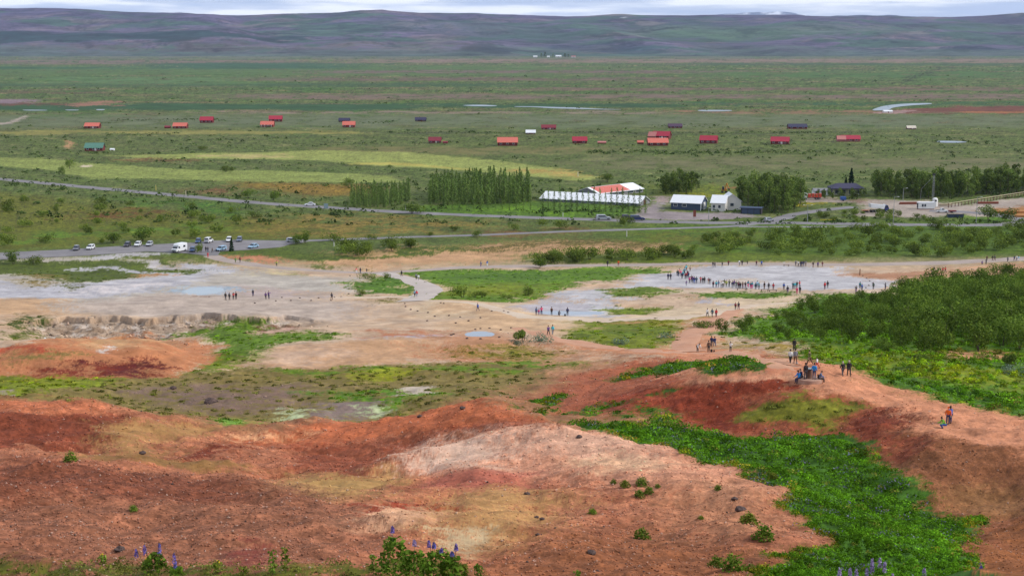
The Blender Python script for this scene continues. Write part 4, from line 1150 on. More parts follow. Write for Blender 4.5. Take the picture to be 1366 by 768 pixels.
# the thicket on the slope by the ridge path
THICKET = [(978, 444), (1000, 428), (1040, 420), (1085, 409), (1120, 406), (1190, 404), (1230, 386), (1290, 373), (1366, 368), (1440, 364), (1440, 474), (1366, 472), (1300, 470), (1240, 474), (1190, 474), (1150, 464), (1100, 462), (1060, 460), (1010, 452)]
for i, (x, y) in enumerate(scatter(THICKET, 5.4, most=255)):
    z = zat(x, y); u, v = px_of(x, y, z)
    hs = rng.uniform(.55, 1.15) * (1.08 if u > 1200 else .74)
    if u < 1060: hs *= .7
    plant('birch_bush', PB, int(rng.integers(0, 99)), (x, y, z), (hs * rng.uniform(.9, 1.2), hs * rng.uniform(.9, 1.2), hs),
          '%s birch bush, %s of the %s, %s' % (size_word(hs, .72 if u > 1190 else .5, 1.1 if u > 1190 else .78), depth_word(v, 398 if u > 1190 else 412, 436),
              'dense thicket' if u > 1190 else 'open thicket side', where(u, ((1030, 'by the forking paths'), (1075, 'above the viewpoint'), (1120, 'beyond the old couple'), (1190, 'beside the tall dark crowns'), (1240, 'where it meets the meadow'), (1300, 'above the meadow bush'), (1366, 'above the bare meadow soil'), (9999, 'outside the view')))), 'bush',
          'birch bushes of the thicket' if u > 1190 else 'birch bushes on the thicket edge')
# the belt of shrubs along the lower road
for poly, gap, label, group in (
        ([(905, 336), (930, 322), (985, 312), (1060, 308), (1180, 305), (1366, 304), (1480, 304), (1480, 332), (1366, 338), (1250, 343), (1100, 341), (1000, 340)], 8.2, 'willow shrub in the belt beyond the geyser', 'willow shrubs beyond the geyser field'),
        ([(1066, 292), (1110, 281), (1180, 285), (1240, 292), (1240, 297), (1150, 296), (1070, 296)], 7.5, 'willow shrub between main road and yard', 'willow shrubs by the gravel yard'),
        ([(425, 337), (470, 330), (520, 330), (560, 327), (560, 332), (520, 338), (470, 341)], 6.2, 'willow shrub in the clump beside the path', 'willow shrubs by the car park'),
        ([(710, 346), (760, 342), (830, 340), (905, 338), (930, 344), (880, 347), (780, 350), (720, 350)], 5.6, 'willow shrub in the row behind the lawn', 'willow shrubs behind the lawn'),
        ([(400, 314), (560, 312), (620, 306), (860, 296), (860, 302), (620, 322), (400, 326)], 19, 'scattered willow shrub between the two roads', 'willow shrubs between the roads'),
        ([(0, 262), (120, 268), (340, 285), (340, 312), (160, 325), (0, 330)], 19, 'scattered willow shrub on the heath', 'willow shrubs before the car park')):
    for x, y in scatter(poly, gap, True):
        s = rng.uniform(.5, 1.15) if gap > 10 else rng.uniform(.45, .85) if gap == 7.5 else rng.uniform(.6, 1.3)
        z = zat(x, y)
        u, v = px_of(x, y, 0)
        lab = '%s %s, %s' % (size_word(s, .82, 1.1) if gap < 10 else size_word(s, .7, .95), label, where(u, ((60, 'west of the parked cars'), (150, 'behind the first parked cars'), (260, 'behind the row of three cars'), (420, 'behind the inner car park'), (560, 'below the small plantation'), (720, 'below the large plantation'), (860, 'below the greenhouse'), (950, 'below the workshop'), (1010, 'above the watching crowd'), (1080, 'above the far path walkers'), (1150, 'below the pavilion'), (1210, 'below the white tipper'), (1290, 'below the site cabin'), (1366, 'below the timber yard'), (9999, 'outside the view'))))
        plant('willow_shrub', PW, int(rng.integers(0, 99)), (x, y, z), (s * rng.uniform(.8, 1.15), s * rng.uniform(.8, 1.15), s), lab, 'shrub', group, with_trunk=gap < 7)
# poplar plantations
for poly, gap, sc_, label, group in (
        ([(464, 278), (468, 267), (500, 263), (546, 259), (547, 268), (522, 277)], 3.4, .68, 'poplar in the small plantation by the road bend', 'poplars of the small plantation'),
        ([(572, 273), (573, 258), (640, 254), (706, 257), (708, 271), (640, 274)], 3.7, .98, 'poplar in the large plantation', 'poplars of the large plantation')):
    for x, y in scatter(poly, gap, True, most=230):
        s = sc_ * rng.uniform(.62, 1.06)
        u, v = px_of(x, y, 0)
        lab = '%s %s, %s, %s' % (size_word(s, sc_ * .78, sc_ * .93), label, depth_word(v, 262, 268), where(u, ((490, 'bend side'), (520, 'centre'), (560, 'inner side'), (610, 'western end'), (650, 'centre west'), (685, 'centre east'), (999, 'greenhouse end'))))
        plant('poplar', PP, int(rng.integers(0, 99)), (x, y, 0), (s * rng.uniform(.9, 1.3), s * rng.uniform(.9, 1.3), s), lab, 'poplar', group)
NTH = 'first second third fourth fifth sixth seventh eighth ninth tenth eleventh twelfth thirteenth fourteenth fifteenth sixteenth seventeenth eighteenth nineteenth'.split()
for k in range(19):
    x, y = flat_xy(724 + k * 7.6, 280.5 + k * .18)
    s = rng.uniform(.8, 1.05)
    plant('young_poplar', PY, k, (x, y, 0), (s, s, s), '%s slender poplar from the west in the row before the long greenhouse' % NTH[k], 'poplar', 'poplars before the greenhouse')
for k in range(15):
    x, y = flat_xy(575 + k * 9.5, 278 + (k % 2) * 1.5 + k * .12)
    s = rng.uniform(.5, .75)
    plant('young_poplar', PY, k, (x, y, 0), (s, s, s), '%s low slender poplar from the west on the bright green nursery' % NTH[k], 'poplar', 'poplars on the nursery field')
# groves by the buildings
for poly, gap, sc_, label, group in (
        ([(1158, 262), (1200, 263), (1250, 267), (1366, 258), (1480, 250), (1480, 244), (1366, 249), (1250, 255), (1170, 255)], 5.2, .88, 'tree in the drilling yard grove', 'trees of the drilling yard grove'),
        ([(976, 268), (1020, 262), (1068, 262), (1072, 280), (1040, 286), (1008, 284), (990, 274)], 5.6, .95, 'tree in the grove by the white house', 'trees of the grove by the white roofed house'),
        ([(882, 260), (930, 259), (930, 252), (884, 252)], 4.6, .74, 'tree in the grove behind the workshop', 'trees of the grove behind the blue shed'),
        ([(1088, 265), (1150, 267), (1158, 264), (1150, 262), (1090, 261)], 5.0, .34, 'round tree in the pavilion garden', 'trees of the pavilion garden')):
    for x, y in scatter(poly, gap, True, most=150):
        s = sc_ * rng.uniform(.62, 1.15)
        u, v = px_of(x, y, 0)
        lab = '%s %s, %s, %s' % (size_word(s, sc_ * .85, sc_ * 1.0), label, depth_word(v, (poly[-1][1] * 2 + poly[0][1]) / 3, (poly[-1][1] + poly[0][1] * 2) / 3), where(u, ((898, 'western end'), (915, 'centre'), (940, 'eastern end'), (1000, 'house side'), (1035, 'centre'), (1075, 'pavilion side'), (1110, 'glasshouse side'), (1160, 'yard side'), (1200, 'pavilion end'), (1240, 'behind the site cabin'), (1300, 'behind the rail start'), (1366, 'behind the timber'), (9999, 'outside the view'))))
        plant('broadleaf_tree', PT, int(rng.integers(0, 99)), (x, y, 0), (s, s, s), lab, 'tree', group)
for k, (u, v, h, lab) in enumerate(((1135, 255, 10.5, 'dark conical spruce standing behind the flat roofed pavilion'), (1128, 257, 7, 'smaller dark spruce beside the tall one behind the pavilion'), (309, 335.3, 4.6, 'small pointed spruce at the edge of the car park'))):
    x, y = flat_xy(u, v); s = h / 7
    plant('spruce', PS, k, (x, y, 0), (s, s, s), lab, 'spruce', None)
for k, (u, v, w_, h, lab) in enumerate((
        (1318, 294, 7.0, 6.5, 'big round bush by the road below the timber yard, upright one'), (1340, 295.5, 7.5, 5.2, 'broad dark bush by the road below the timber yard, lower one'),
        (268, 337.5, 3.0, 3.0, 'round bush growing beside the blue car in the car park'), (396, 326, 4.5, 3.6, 'bush half hiding the silver car at the car park exit'),
        (407, 324.5, 3.8, 4.4, 'taller bush at the car park exit beside the lower road'), (720, 357, 5.0, 3.6, 'loose leafy bush standing by the path above the lawn'),
        (152, 324, 6.0, 4.0, 'dark bush behind the gap in the car park row'), (190, 321, 7.5, 5.2, 'large dark bush behind the white and silver cars'),
        (617, 398, 3.6, 3.0, 'tall bush on the near edge of the bright lawn'), (634, 397, 2.2, 1.6, 'small bush on the lawn edge beside the taller one'), (643, 397, 2.0, 1.5, 'smaller of the two low bushes on the lawn edge'),
        (704, 394, 2.8, 1.9, 'dark bush at the lawn corner near the runoff channel'), (680, 398, 3.4, 1.2, 'low spreading bush at the near corner of the lawn'),
        (490, 372, 3.2, 1.8, 'green bush at the top of the grass island by the path'), (514, 374, 1.8, 2.0, 'small upright bush on the grass island by the path'), (478, 393, 2.4, 1.4, 'low bush at the bottom of the grass island'),
        (963, 445, 2.2, 2.6, 'small upright bush between the forking red paths'), (940, 437, 4.4, 1.2, 'low green clump where the red paths fork'),
        (18, 352, 5.0, 4.2, 'dark bush at the near edge of the car park road'), (44, 352, 4.2, 2.6, 'low dark bush beside the sinter stream'), (1222, 482, 4.2, 2.0, 'dark spreading bush in the meadow below the thicket'),
        (1345, 490, 3.2, 2.6, 'dark upright bush in the meadow among bare soil'),
        (464, 250, 5.5, 4.4, 'dark round bush alone on the brown field'), (810, 243, 7.0, 4.2, 'dark round bush behind the greenhouse roof'), (93, 225, 5.0, 5.0, 'dark round bush beside the sand bunker'),
        (301, 229, 5.5, 3.2, 'small dark bush on the lower fairway'), (365, 267, 6.0, 4.4, 'dark bush beside the far road near the white car'), (550, 285, 8.0, 4.4, 'broad green bush by the main road bend'),
        (331, 264, 6.0, 4.4, 'dark bush on the near verge of the far road'), (83, 234, 3.0, 5.0, 'narrow dark bush above the far road'), (272, 200, 6, 2.5, 'dark bush on the rough above the fairway'))):
    p = P(u, v)
    plant('willow_bush', PB if h > 3.3 else PO if k in (20, 21) else PW, k, p, (w_ / 4.3, w_ / 4.3, h / (4.3 if h > 3.3 else 3.0)), lab, 'bush', None)
p = P(698, 455); plant('olive_bush', PO, 0, p, (1.1, 1.1, 1.15), 'olive green bush standing alone where the pale and red paths meet', 'bush', None)
for k, (u, v, s, lab) in enumerate(((719, 456, 1.0, 'silvery low willow beside the lone olive bush'), (689, 459, .6, 'small silvery willow at the foot of the lone olive bush'), (887, 451, .75, 'dark silvery low shrub in the lawn by the red path'), (828, 459, .8, 'silvery mat of willow at the lawn edge above the red path'),
                                 (1352, 500, .9, 'silvery low willow in the meadow edge'), (1062, 432, .8, 'pale silvery willow inside the thicket edge'))):
    plant('silver_willow', PV, k, P(u, v), (s, s, s), lab, 'shrub', None)

# scrub dotted over the plain, far beyond counting
def tint_mesh(name, co, fa, tint, m):
    return np_mesh(name, co, fa, [m], attrs=[('tint', tint)])
SCRUB = leaf_mat('scrub_leaves', (0, 0, 0), (0, 0, 0), attr=True)
def make_scrub():
    r = np.random.default_rng(5)
    n_ = 15000
    t = r.uniform(ray(0, 82)[1], ray(0, 300)[1], n_); yy = CAM_H / t
    aa = r.uniform(-.44, .44, n_)
    wgt = tile(1, aa * 3.1 + .4, np.log(yy) * 2.2) + .8 * tile(1, aa * .9 + .2, np.log(yy) * 1.1)
    ok = wgt > r.uniform(-.6, 1.6, n_)
    v_ = np.array([VEG[min(np.searchsorted(cy, y_), NR - 1), min(np.searchsorted(ca, a_), NC - 1)] for a_, y_ in zip(aa, yy)])
    ok &= v_ > .75
    aa, yy = aa[ok], yy[ok]
    rows = [(np.linspace(782, 1120, 230) + r.normal(0, 1, 230), 203.5 + r.normal(0, 1.6, 230)),       # hedge line on the heath
            (np.linspace(150, 300, 70), 160.5 + r.normal(0, .8, 70)), (np.linspace(470, 525, 30), 164 + r.normal(0, .8, 30)),
            (np.linspace(520, 1160, 160), 177.4 + r.normal(0, .5, 160)), (np.linspace(870, 960, 40), 168.5 + r.normal(0, 1.2, 40)), (np.linspace(1040, 1110, 24), 168.5 + r.normal(0, .6, 24)),
            (np.linspace(1150, 1340, 70), 190 + r.normal(0, 4, 70)), (np.linspace(140, 240, 40), 179 + r.normal(0, 1.2, 40)), (np.linspace(300, 500, 40), 194 + r.normal(0, 3, 40))]
    for us, vs in rows:
        for u, v in zip(us, vs):
            q = flat_xy(u + r.normal(0, .8), v); aa = np.r_[aa, q[0] / q[1]]; yy = np.r_[yy, q[1]]
    P_, T_, S_ = [], [], []
    for a_, y_ in zip(aa, yy):
        s = (.4 + 1.2 * r.uniform(0, 1) ** 2.4) * (1 + .25 * (y_ > 1500) + .6 * (y_ > 2600)); k = 18
        d = r.normal(size=(k, 3)); d /= np.linalg.norm(d, axis=1)[:, None]
        c = np.abs(d[:, 2:3]) * .85
        P_.append(np.c_[a_ * y_ + d[:, 0] * s, y_ + d[:, 1] * s, c[:, 0] * s])
        g = lin((84, 106, 54)) * r.uniform(.7, 1.6)
        T_.append(np.repeat(g[None], k * 4, 0)); S_.append(np.full((k, 1), s * .36))
    c = np.concatenate(P_); s = np.concatenate(S_)
    co, fa = quads(c, np.array([0, 0, .6]), s, r)
    ob = link('scrub', tint_mesh('scrub', co, fa, np.concatenate(T_), SCRUB)); ob['kind'] = 'stuff'
make_scrub()

# grass and herbs of the slope, the gully and the meadow
GP = world_q(GULLY); MP = world_q(MEADOW)
def make_grass():
    r = np.random.default_rng(6)
    n_ = 125000
    aa = r.uniform(-.48, .48, n_); ll = r.uniform(math.log(24), math.log(420), n_)
    jj = np.clip(np.searchsorted(ly, ll), 0, NR - 1); ii = np.clip(np.searchsorted(ca, aa), 0, NC - 1)
    v_ = VEG[jj, ii]
    gsd = sdist(GP, aa, ll); msd = sdist(MP, aa, ll)
    ingul = gsd < -.002
    near_ = (ll < math.log(100)) & (aa > .12)
    slo = np.minimum.reduce([sdist(world_q(q), aa, ll) for q in SLOPEG]) < 0
    leafy = ingul | near_ | slo
    keep = (v_ > .55) & (r.uniform(0, 1, n_) < np.where(leafy, 1.0, np.where(msd < 0, .55, .16)))
    aa, ll, jj, ii, leafy, near_, msd = aa[keep], ll[keep], jj[keep], ii[keep], leafy[keep], near_[keep], msd[keep]
    xx = aa * np.exp(ll); yy = np.exp(ll); zz = zats(xx, yy)
    lump = tile(9, xx / 36, yy / 36)
    h = np.where(leafy, .36 + .20 * lump, np.where(msd < 0, .34 + .2 * lump, .18 + .06 * lump)).clip(.1, .9) * r.uniform(.7, 1.3, len(aa))
    h = np.where(yy < 46, r.uniform(.08, .2, len(aa)), h * np.clip(yy / 110, .3, 1))
    wide = np.where(yy < 46, .12, np.where(leafy, .55, .36) * np.clip(yy / 110, .4, 1.3))
    h = np.where(~leafy & (msd > 0) & (yy > 46), h * .6, h)
    k = 30
    base = np.repeat(np.c_[xx, yy, zz], k, 0); hh = np.repeat(h, k); ww = np.repeat(wide, k)
    m = len(base)
    th = r.uniform(0, 6.28, m); q = r.uniform(0, 1, m) ** .6
    c = base + np.c_[np.cos(th) * ww * q, np.sin(th) * ww * q, hh * np.sqrt(np.clip(1 - q * q, 0, 1)) * r.uniform(.45, 1.1, m)]
    size = np.clip(np.repeat(yy, k) / 1425 * 1.1, .018, .13)[:, None]
    co, fa = quads(c, (c - base) / np.c_[ww, ww, hh] * 1.3 + np.array([0, 0, .4]), size, r)
    g = G[jj, ii].astype(float) * r.uniform(.9, 1.7, (len(aa), 1)) * np.where(leafy[:, None], np.array([1.5, 1.42, .78]), np.where((msd < 0)[:, None], np.array([1.35, 1.4, .85]), np.array([1.0, 1.12, .8])))
    dull = ~leafy & (G[jj, ii, 1] < G[jj, ii, 0] * 1.12)
    g[dull] = lerp(g[dull], lin((122, 128, 66))[None] * r.uniform(.8, 1.3, (int(dull.sum()), 1)), .65)
    g *= (1 + .22 * tile(9, xx / 12, yy / 12) + .16 * tile(9, xx / 50 + .3, yy / 50)).clip(.5, 1.7)[:, None]
    g[r.uniform(0, 1, len(aa)) < .03] = lin((160, 166, 70))
    tint = np.repeat(g, k, 0)
    blue = np.repeat(leafy & (tile(9, xx / 25 + .4, yy / 25) > .9), k) & (r.uniform(0, 1, m) < .16)
    tint[blue] = lin((150, 146, 178))
    ob = link('grass', tint_mesh('grass', co, fa, np.repeat(tint, 4, 0), SCRUB)); ob['kind'] = 'stuff'
    print('grass clumps', len(aa))
make_grass()

# loose stones on the bare slopes
def make_gravel():
    r = np.random.default_rng(8)
    n_ = 340000
    aa = r.uniform(-.42, .42, n_); ll = r.uniform(math.log(26), math.log(300), n_)
    jj = np.clip(np.searchsorted(ly, ll), 0, NR - 1); ii = np.clip(np.searchsorted(ca, aa), 0, NC - 1)
    keep = GRV[jj, ii] * (1.1 + .4 * f2[jj, ii]) > r.uniform(.15, 1.6, n_)
    aa, ll, jj, ii = aa[keep], ll[keep], jj[keep], ii[keep]
    xx = aa * np.exp(ll); yy = np.exp(ll); zz = zats(xx, yy)
    s = np.exp(r.normal(0, .62, len(aa))) * .020 * (yy / 50) ** .75
    s = np.minimum(s, .026 * (yy / 50) ** .75 * 2.2) * np.where(yy > 240, 2.2, 1)
    tpl = np.array([(1, 0, 0), (0, 1, 0), (-1, 0, 0), (0, -1, 0), (0, 0, .8), (0, 0, -.6)], float)
    tri = np.array([(0, 1, 4), (1, 2, 4), (2, 3, 4), (3, 0, 4), (1, 0, 5), (2, 1, 5), (3, 2, 5), (0, 3, 5)])
    m = len(aa)
    v = tpl[None] * (1 + r.normal(0, .25, (m, 6, 1))) + r.normal(0, .15, (m, 6, 3))
    ph = r.uniform(0, 6.28, m); c_, s_ = np.cos(ph), np.sin(ph)
    v = np.stack([v[..., 0] * c_[:, None] - v[..., 1] * s_[:, None], v[..., 0] * s_[:, None] + v[..., 1] * c_[:, None], v[..., 2]], -1)
    co = (v * s[:, None, None] + np.c_[xx, yy, zz + s * .25][:, None, :]).reshape(-1, 3)
    fa = (tri[None] + (np.arange(m) * 6)[:, None, None]).reshape(-1, 3)
    g = G[jj, ii].astype(float) * np.exp(r.normal(.14, .26, (m, 1)))
    pick = r.uniform(0, 1, (m, 1))
    g = np.where(pick < .10, lerp(g, lin((226, 190, 170))[None], .7), np.where(pick > .985, lin((84, 66, 62))[None], g))
    ob = link('gravel', tint_mesh('gravel', co, fa, np.repeat(g, 6, 0).clip(.01, .6), STONE)); ob['kind'] = 'stuff'
STONE = bpy.data.materials.new('stone'); STONE.use_nodes = True
STONE.node_tree.nodes['Principled BSDF'].inputs['Roughness'].default_value = .95
a_ = N(STONE.node_tree.nodes, 'ShaderNodeAttribute', attribute_name='tint')
STONE.node_tree.links.new(a_.outputs['Color'], STONE.node_tree.nodes['Principled BSDF'].inputs['Base Color'])
make_gravel()

# single rocks
def rock_mesh(name, seed, m):
    r = np.random.default_rng(seed)
    bm = bmesh.new(); bmesh.ops.create_icosphere(bm, subdivisions=3, radius=1)
    off = r.uniform(0, 50, 3)
    from mathutils import noise as mn
    for v in bm.verts:
        d = 1 + .35 * mn.noise(v.co * 1.1 + Vector(off)) + .16 * mn.noise(v.co * 3 + Vector(off)) + .06 * mn.noise(v.co * 8 + Vector(off))
        v.co = v.co * d
        v.co.z *= .7
    me = bpy.data.meshes.new(name); bm.to_mesh(me); bm.free(); me.materials.append(m)
    return me
DARKROCK = surf_mat('dark_rock', (74, 62, 62), (128, 106, 98), 2.0)
REDROCK = surf_mat('red_rock', (140, 84, 66), (196, 136, 108), 2.0)
ROCKS = [rock_mesh('rock', s, DARKROCK) for s in (1, 2, 3, 4)]
def put_rock(name, u, v, w, lab, cat, group=None, k=0):
    p = P(u, v); o = bpy.data.objects.new(name, ROCKS[k % 4]); COL.objects.link(o)
    s = w / 2.2; o.location = (p.x, p.y, p.z + s * .25); o.scale = (s, s * .9, s * .8); o.rotation_euler = (0, 0, rng.uniform(0, 6))
    return tag(o, lab, cat, group)
put_rock('boulder', 281, 538, 1.9, 'big dark boulder on the brown flat behind the red mounds', 'boulder')
for k, (u, v, w, lab) in enumerate(((231, 518, 1.0, 'dark boulder in the flat beyond the big one'), (703, 659, .28, 'dark stone midway down the pale mound'), (716, 690, .2, 'smaller dark stone of a pair low on the pale mound'), (723, 692.5, .24, 'larger dark stone of a pair low on the pale mound'),
        (789, 738, .3, 'dark stone near the brown foot of the pale mound'), (773, 583, .34, 'broken dark rock on the crest of the pale mound'), (190, 605, .45, 'dark stone in the ochre dip between the red mounds'), (988, 681, .5, 'dark stone beside the yellow green tuft'), (980, 666, .3, 'small dark stone above the yellow green tuft'),
        (717, 713, .16, 'little dark stone among pebbles on the ochre slope'), (160, 734, .32, 'brown stone on the gravel above the lupins'), (617, 545, .45, 'dark red rock on the ridge crest'), (560, 556, .4, 'small dark rock on the red ridge flank'))):
    put_rock('rock', u, v, w, lab, 'rock', None, k)
for k, (u, v) in enumerate([(340, 404.5), (368, 401.5), (376, 397), (388, 401), (400, 397.5), (415, 401), (425, 397.5), (441.5, 401), (446, 397), (455, 396), (465, 392), (540, 405), (548, 413), (557, 415), (571, 417), (541, 409), (570, 428), (580, 422), (599, 421), (608, 431), (614, 423), (625, 428), (641, 424), (656, 415), (672, 415), (678, 417), (592, 405), (588, 404),
        (602, 447), (605, 446), (634, 439.5), (641, 438.5), (653, 438), (668, 440), (682, 437.5), (623, 451.5), (641, 452), (666, 450), (467, 368), (1151, 368), (1156, 371.5), (1160, 375), (1164, 378), (1159, 381), (1155, 384)]):
    put_rock('marker_stone', u, v, .55, 'low dark marker stone beside the trodden paths of the spring field', 'marker stone', 'marker stones along the paths', k)

# tufts on the bare mounds
def tuft_mesh(name, m, seed, h=1.0, n_=60, spread=.55):
    r = np.random.default_rng(seed)
    th = r.uniform(0, 6.28, n_); q = r.uniform(0, 1, n_) ** .6
    c = np.c_[np.cos(th) * q * spread, np.sin(th) * q * spread, h * np.sqrt(1 - q * q) * r.uniform(.2, 1.25, n_)]
    lob = r.normal(0, .09, (7, 3)); c += lob[r.integers(0, 7, n_)]; c[:, 2] = np.abs(c[:, 2])
    co, fa = quads(c, np.array([0, 0, 1.4]), .085, r)
    return np_mesh(name, co, fa, [m])
TUFTS = [tuft_mesh('grass_tuft', LM['tuft'], s, h=.75, n_=460) for s in (1, 2, 3)]
PALE = [tuft_mesh('grass_tuft', LM['pale_tuft'], s, h=.6, n_=420) for s in (4, 5)]
for k, (u, v, w, pale, lab) in enumerate(((855, 719, .46, 0, 'dense green tuft low on the brown foot of the pale mound'), (790, 685, .27, 0, 'small dark green tuft in the middle of the pale mound'), (818, 645, .24, 0, 'small tuft at the upper edge of the tuft group on the mound'), (834, 649, .4, 1, 'pale green tuft within the tuft group on the mound'),
        (856, 647, .4, 0, 'bright green tuft at the top of the tuft group on the mound'), (866, 658, .34, 0, 'green tuft low in the tuft group on the mound'), (852, 663, .36, 0, 'lowest green tuft of the tuft group on the mound'), (877, 650, .2, 0, 'outermost small tuft of the tuft group on the mound'),
        (1000, 699, .62, 1, 'broad yellow green tuft near the gully on the mound flank'), (1020, 719, .55, 0, 'green tuft below the yellow green one on the mound flank'), (958, 653, .25, 0, 'small green tuft high on the mound flank'), (935, 692, .2, 1, 'tiny pale tuft halfway down the mound flank'),
        (1030, 638, .4, 1, 'pale tuft on the mound edge above the gully'), (178, 681, .24, 0, 'single small green tuft on the brown gravel slope'), (94, 615, .5, 0, 'small green tuft in front of the dark red mound'), (956, 756, .35, 0, 'green tuft at the foot of the mound near the gully'), (978, 760, .45, 0, 'larger green tuft at the foot of the mound near the gully'))):
    p = P(u, v); o = bpy.data.objects.new('grass_tuft', (PALE if pale else TUFTS)[k % (2 if pale else 3)]); COL.objects.link(o)
    o.location = p; o.rotation_euler = (0, 0, k); o.scale = (w, w, w * .95)
    tag(o, lab, 'grass tuft', 'grass tufts on the red mounds')

# lupins along the near lip
PETAL = [mat('lupin_violet', (134, 114, 196), .8, k=.85), mat('lupin_mauve', (178, 158, 204), .8, k=.85), mat('lupin_blue', (116, 114, 190), .8, k=.85)]
STALK = mat('lupin_stalk', (86, 116, 56), .8)
def lupin_spike(name, seed, m, h):
    r = np.random.default_rng(seed); n_ = 90
    z = r.uniform(0, 1, n_); th = r.uniform(0, 6.28, n_); rr = .036 * (1.05 - z) ** .5
    co, fa = quads(np.c_[np.cos(th) * rr, np.sin(th) * rr, z * h], np.c_[np.cos(th), np.sin(th), .4 + 0 * th] * .5, .021, r)
    return np_mesh(name, co, fa, [m])
def lupin_leaves(name, seed, h, w, n_):
    r = np.random.default_rng(seed)
    z = r.uniform(.1, 1, n_) ** .8; th = r.uniform(0, 6.28, n_); rr = w * r.uniform(.2, 1, n_) ** .6 * (1 - .55 * z)
    co, fa = quads(np.c_[np.cos(th) * rr, np.sin(th) * rr, z * h], np.array([0, 0, 1.2]), .05, r)
    return np_mesh(name, co, fa, [LM['tuft']])
def lupin(px, foot, h, w, spikes, label, n_=200, seed=0):
    if foot[1] > 785:
        a, t_ = ray(foot[0], 700); Y_ = 26.0; p = Vector((a * Y_, Y_, zat(a * Y_, Y_)))
        up_ = CAM_H - ray(foot[0], 768)[1] * Y_ - p.z - .45
        spikes = [(dx, hz + up_, c, sh) for dx, hz, c, sh in spikes]; h = h + up_
    else:
        p = Vector(raycast(*foot))
    t = thing('lupin_plant', label, 'lupin', p, 0, 'lupins on the near lip')
    link('leaves', lupin_leaves('leaves', seed, h, w, n_), t)
    for k, (dx, hz, c, sh) in enumerate(spikes):
        parts = [stem_co((dx * .4, 0, 0), (dx, 0, hz + sh), .008, .004)]
        link('stalk', np_mesh('stalk', *parts[0], [STALK]), t)
        s = link('flower_spike', lupin_spike('flower_spike', seed * 7 + k, PETAL[c], sh * .85), t); s.location = (dx, 0, hz)
    return t
lupin(0, (208, 764), .42, .34, [(-.40, .36, 0, .20), (-.22, .42, 0, .24), (.10, .44, 2, .26)], 'violet lupin clump with yellow flowers among the grass lip', 220, 1)
lupin(0, (236, 770), .22, .22, [(-.04, .30, 0, .26), (-.02, .16, 2, .2)], 'violet lupin with two low spikes beside the bigger clump', 110, 2)
lupin(0, (526, 776), .90, .42, [(-.02, 1.02, 0, .16)], 'tallest lupin bush with one high violet spike', 420, 3)
lupin(0, (552, 778), .62, .42, [(.02, .76, 1, .14)], 'green lupin bush in the middle of the near clump with one pale spike', 320, 4)
lupin(0, (585, 778), .66, .46, [(-.18, .74, 0, .17), (-.08, .72, 2, .15), (.06, .64, 0, .10)], 'lupin bush with a pair of violet spikes beside the tallest one', 380, 5)
lupin(0, (602, 780), .55, .36, [(.10, .70, 0, .17), (.02, .60, 2, .1)], 'lupin bush with a leaning violet spike at the clump edge', 260, 6)
lupin(0, (1152, 792), .42, .5, [(-.42, .46, 1, .17), (-.22, .46, 1, .18), (-.10, .44, 1, .17), (.10, .44, 1, .20), (.2, .60, 1, .24)], 'mauve lupin clump of five spikes before the green gully', 260, 7)
lupin(0, (1180, 792), .42, .5, [(-.2, .50, 1, .22), (-.06, .60, 1, .26), (.04, .52, 1, .25), (.20, .36, 1, .16)], 'mauve lupin clump of four taller spikes before the green gully', 260, 8)
lupin(0, (1236, 794), .36, .4, [(0, .46, 1, .18)], 'mauve lupin with a single spike before the green gully', 120, 9)
lupin(0, (1312, 792), .36, .4, [(0, .5, 0, .18)], 'violet lupin with a single spike below the brown bank', 120, 10)
def herb(u, v, h, label, n_=60, seed=0, flower=None):
    p = Vector(raycast(u, v)); t = thing('leafy_herb', label, 'herb', p, 0, 'leafy herbs on the near lip')
    r = np.random.default_rng(seed); z = r.uniform(.1, 1, n_); th = r.uniform(0, 6.28, n_); rr = .09 * r.uniform(.2, 1, n_)
    co, fa = quads(np.c_[np.cos(th) * rr, np.sin(th) * rr, z * h], np.array([0, 0, .5]), .035, r)
    link('leaves', np_mesh('leaves', co, fa, [LM['pale_tuft' if seed % 2 else 'tuft']]), t)
    c, f = stem_co((0, 0, -.02), (0, 0, h), .008, .004); link('stalk', np_mesh('stalk', c, f, [STALK]), t)
    if flower:
        c, f = quads(r.normal(0, .03, (8, 3)) + np.array([0, 0, h]), np.array([0, 0, 1]), .025, r); link('flower', np_mesh('flower', c, f, [flower]), t)
YEL = mat('yellow_petals', (232, 196, 40), .8)
for k, (u, v, h, lab, fl) in enumerate(((364, 766, .5, 'pale slender herb standing up from the near lip', None), (381, 764, .55, 'taller bright green herb beside the pale slender one', None), (137, 752, .22, 'dark leafy herb with a yellow flower by the lupins', YEL), (290, 764, .26, 'thin herb with a yellow flower on the bare lip', YEL), (498, 766, .4, 'leafy herb just outside the tall lupin bush', None), (620, 768, .25, 'low leafy herb at the end of the lupin clump', None), (638, 772, .3, 'small bright herb beyond the lupin clump', None), (214, 758, .18, 'low herb with a yellow flower under the lupins', YEL), (195, 756, .16, 'low pale herb with a yellow flower under the lupins', YEL), (325, 768, .2, 'dark low herb on the bare lip', None), (770, 776, .3, 'small herb at the brown foot of the pale mound', None))):
    herb(u, v, h, lab, 70, k, fl)

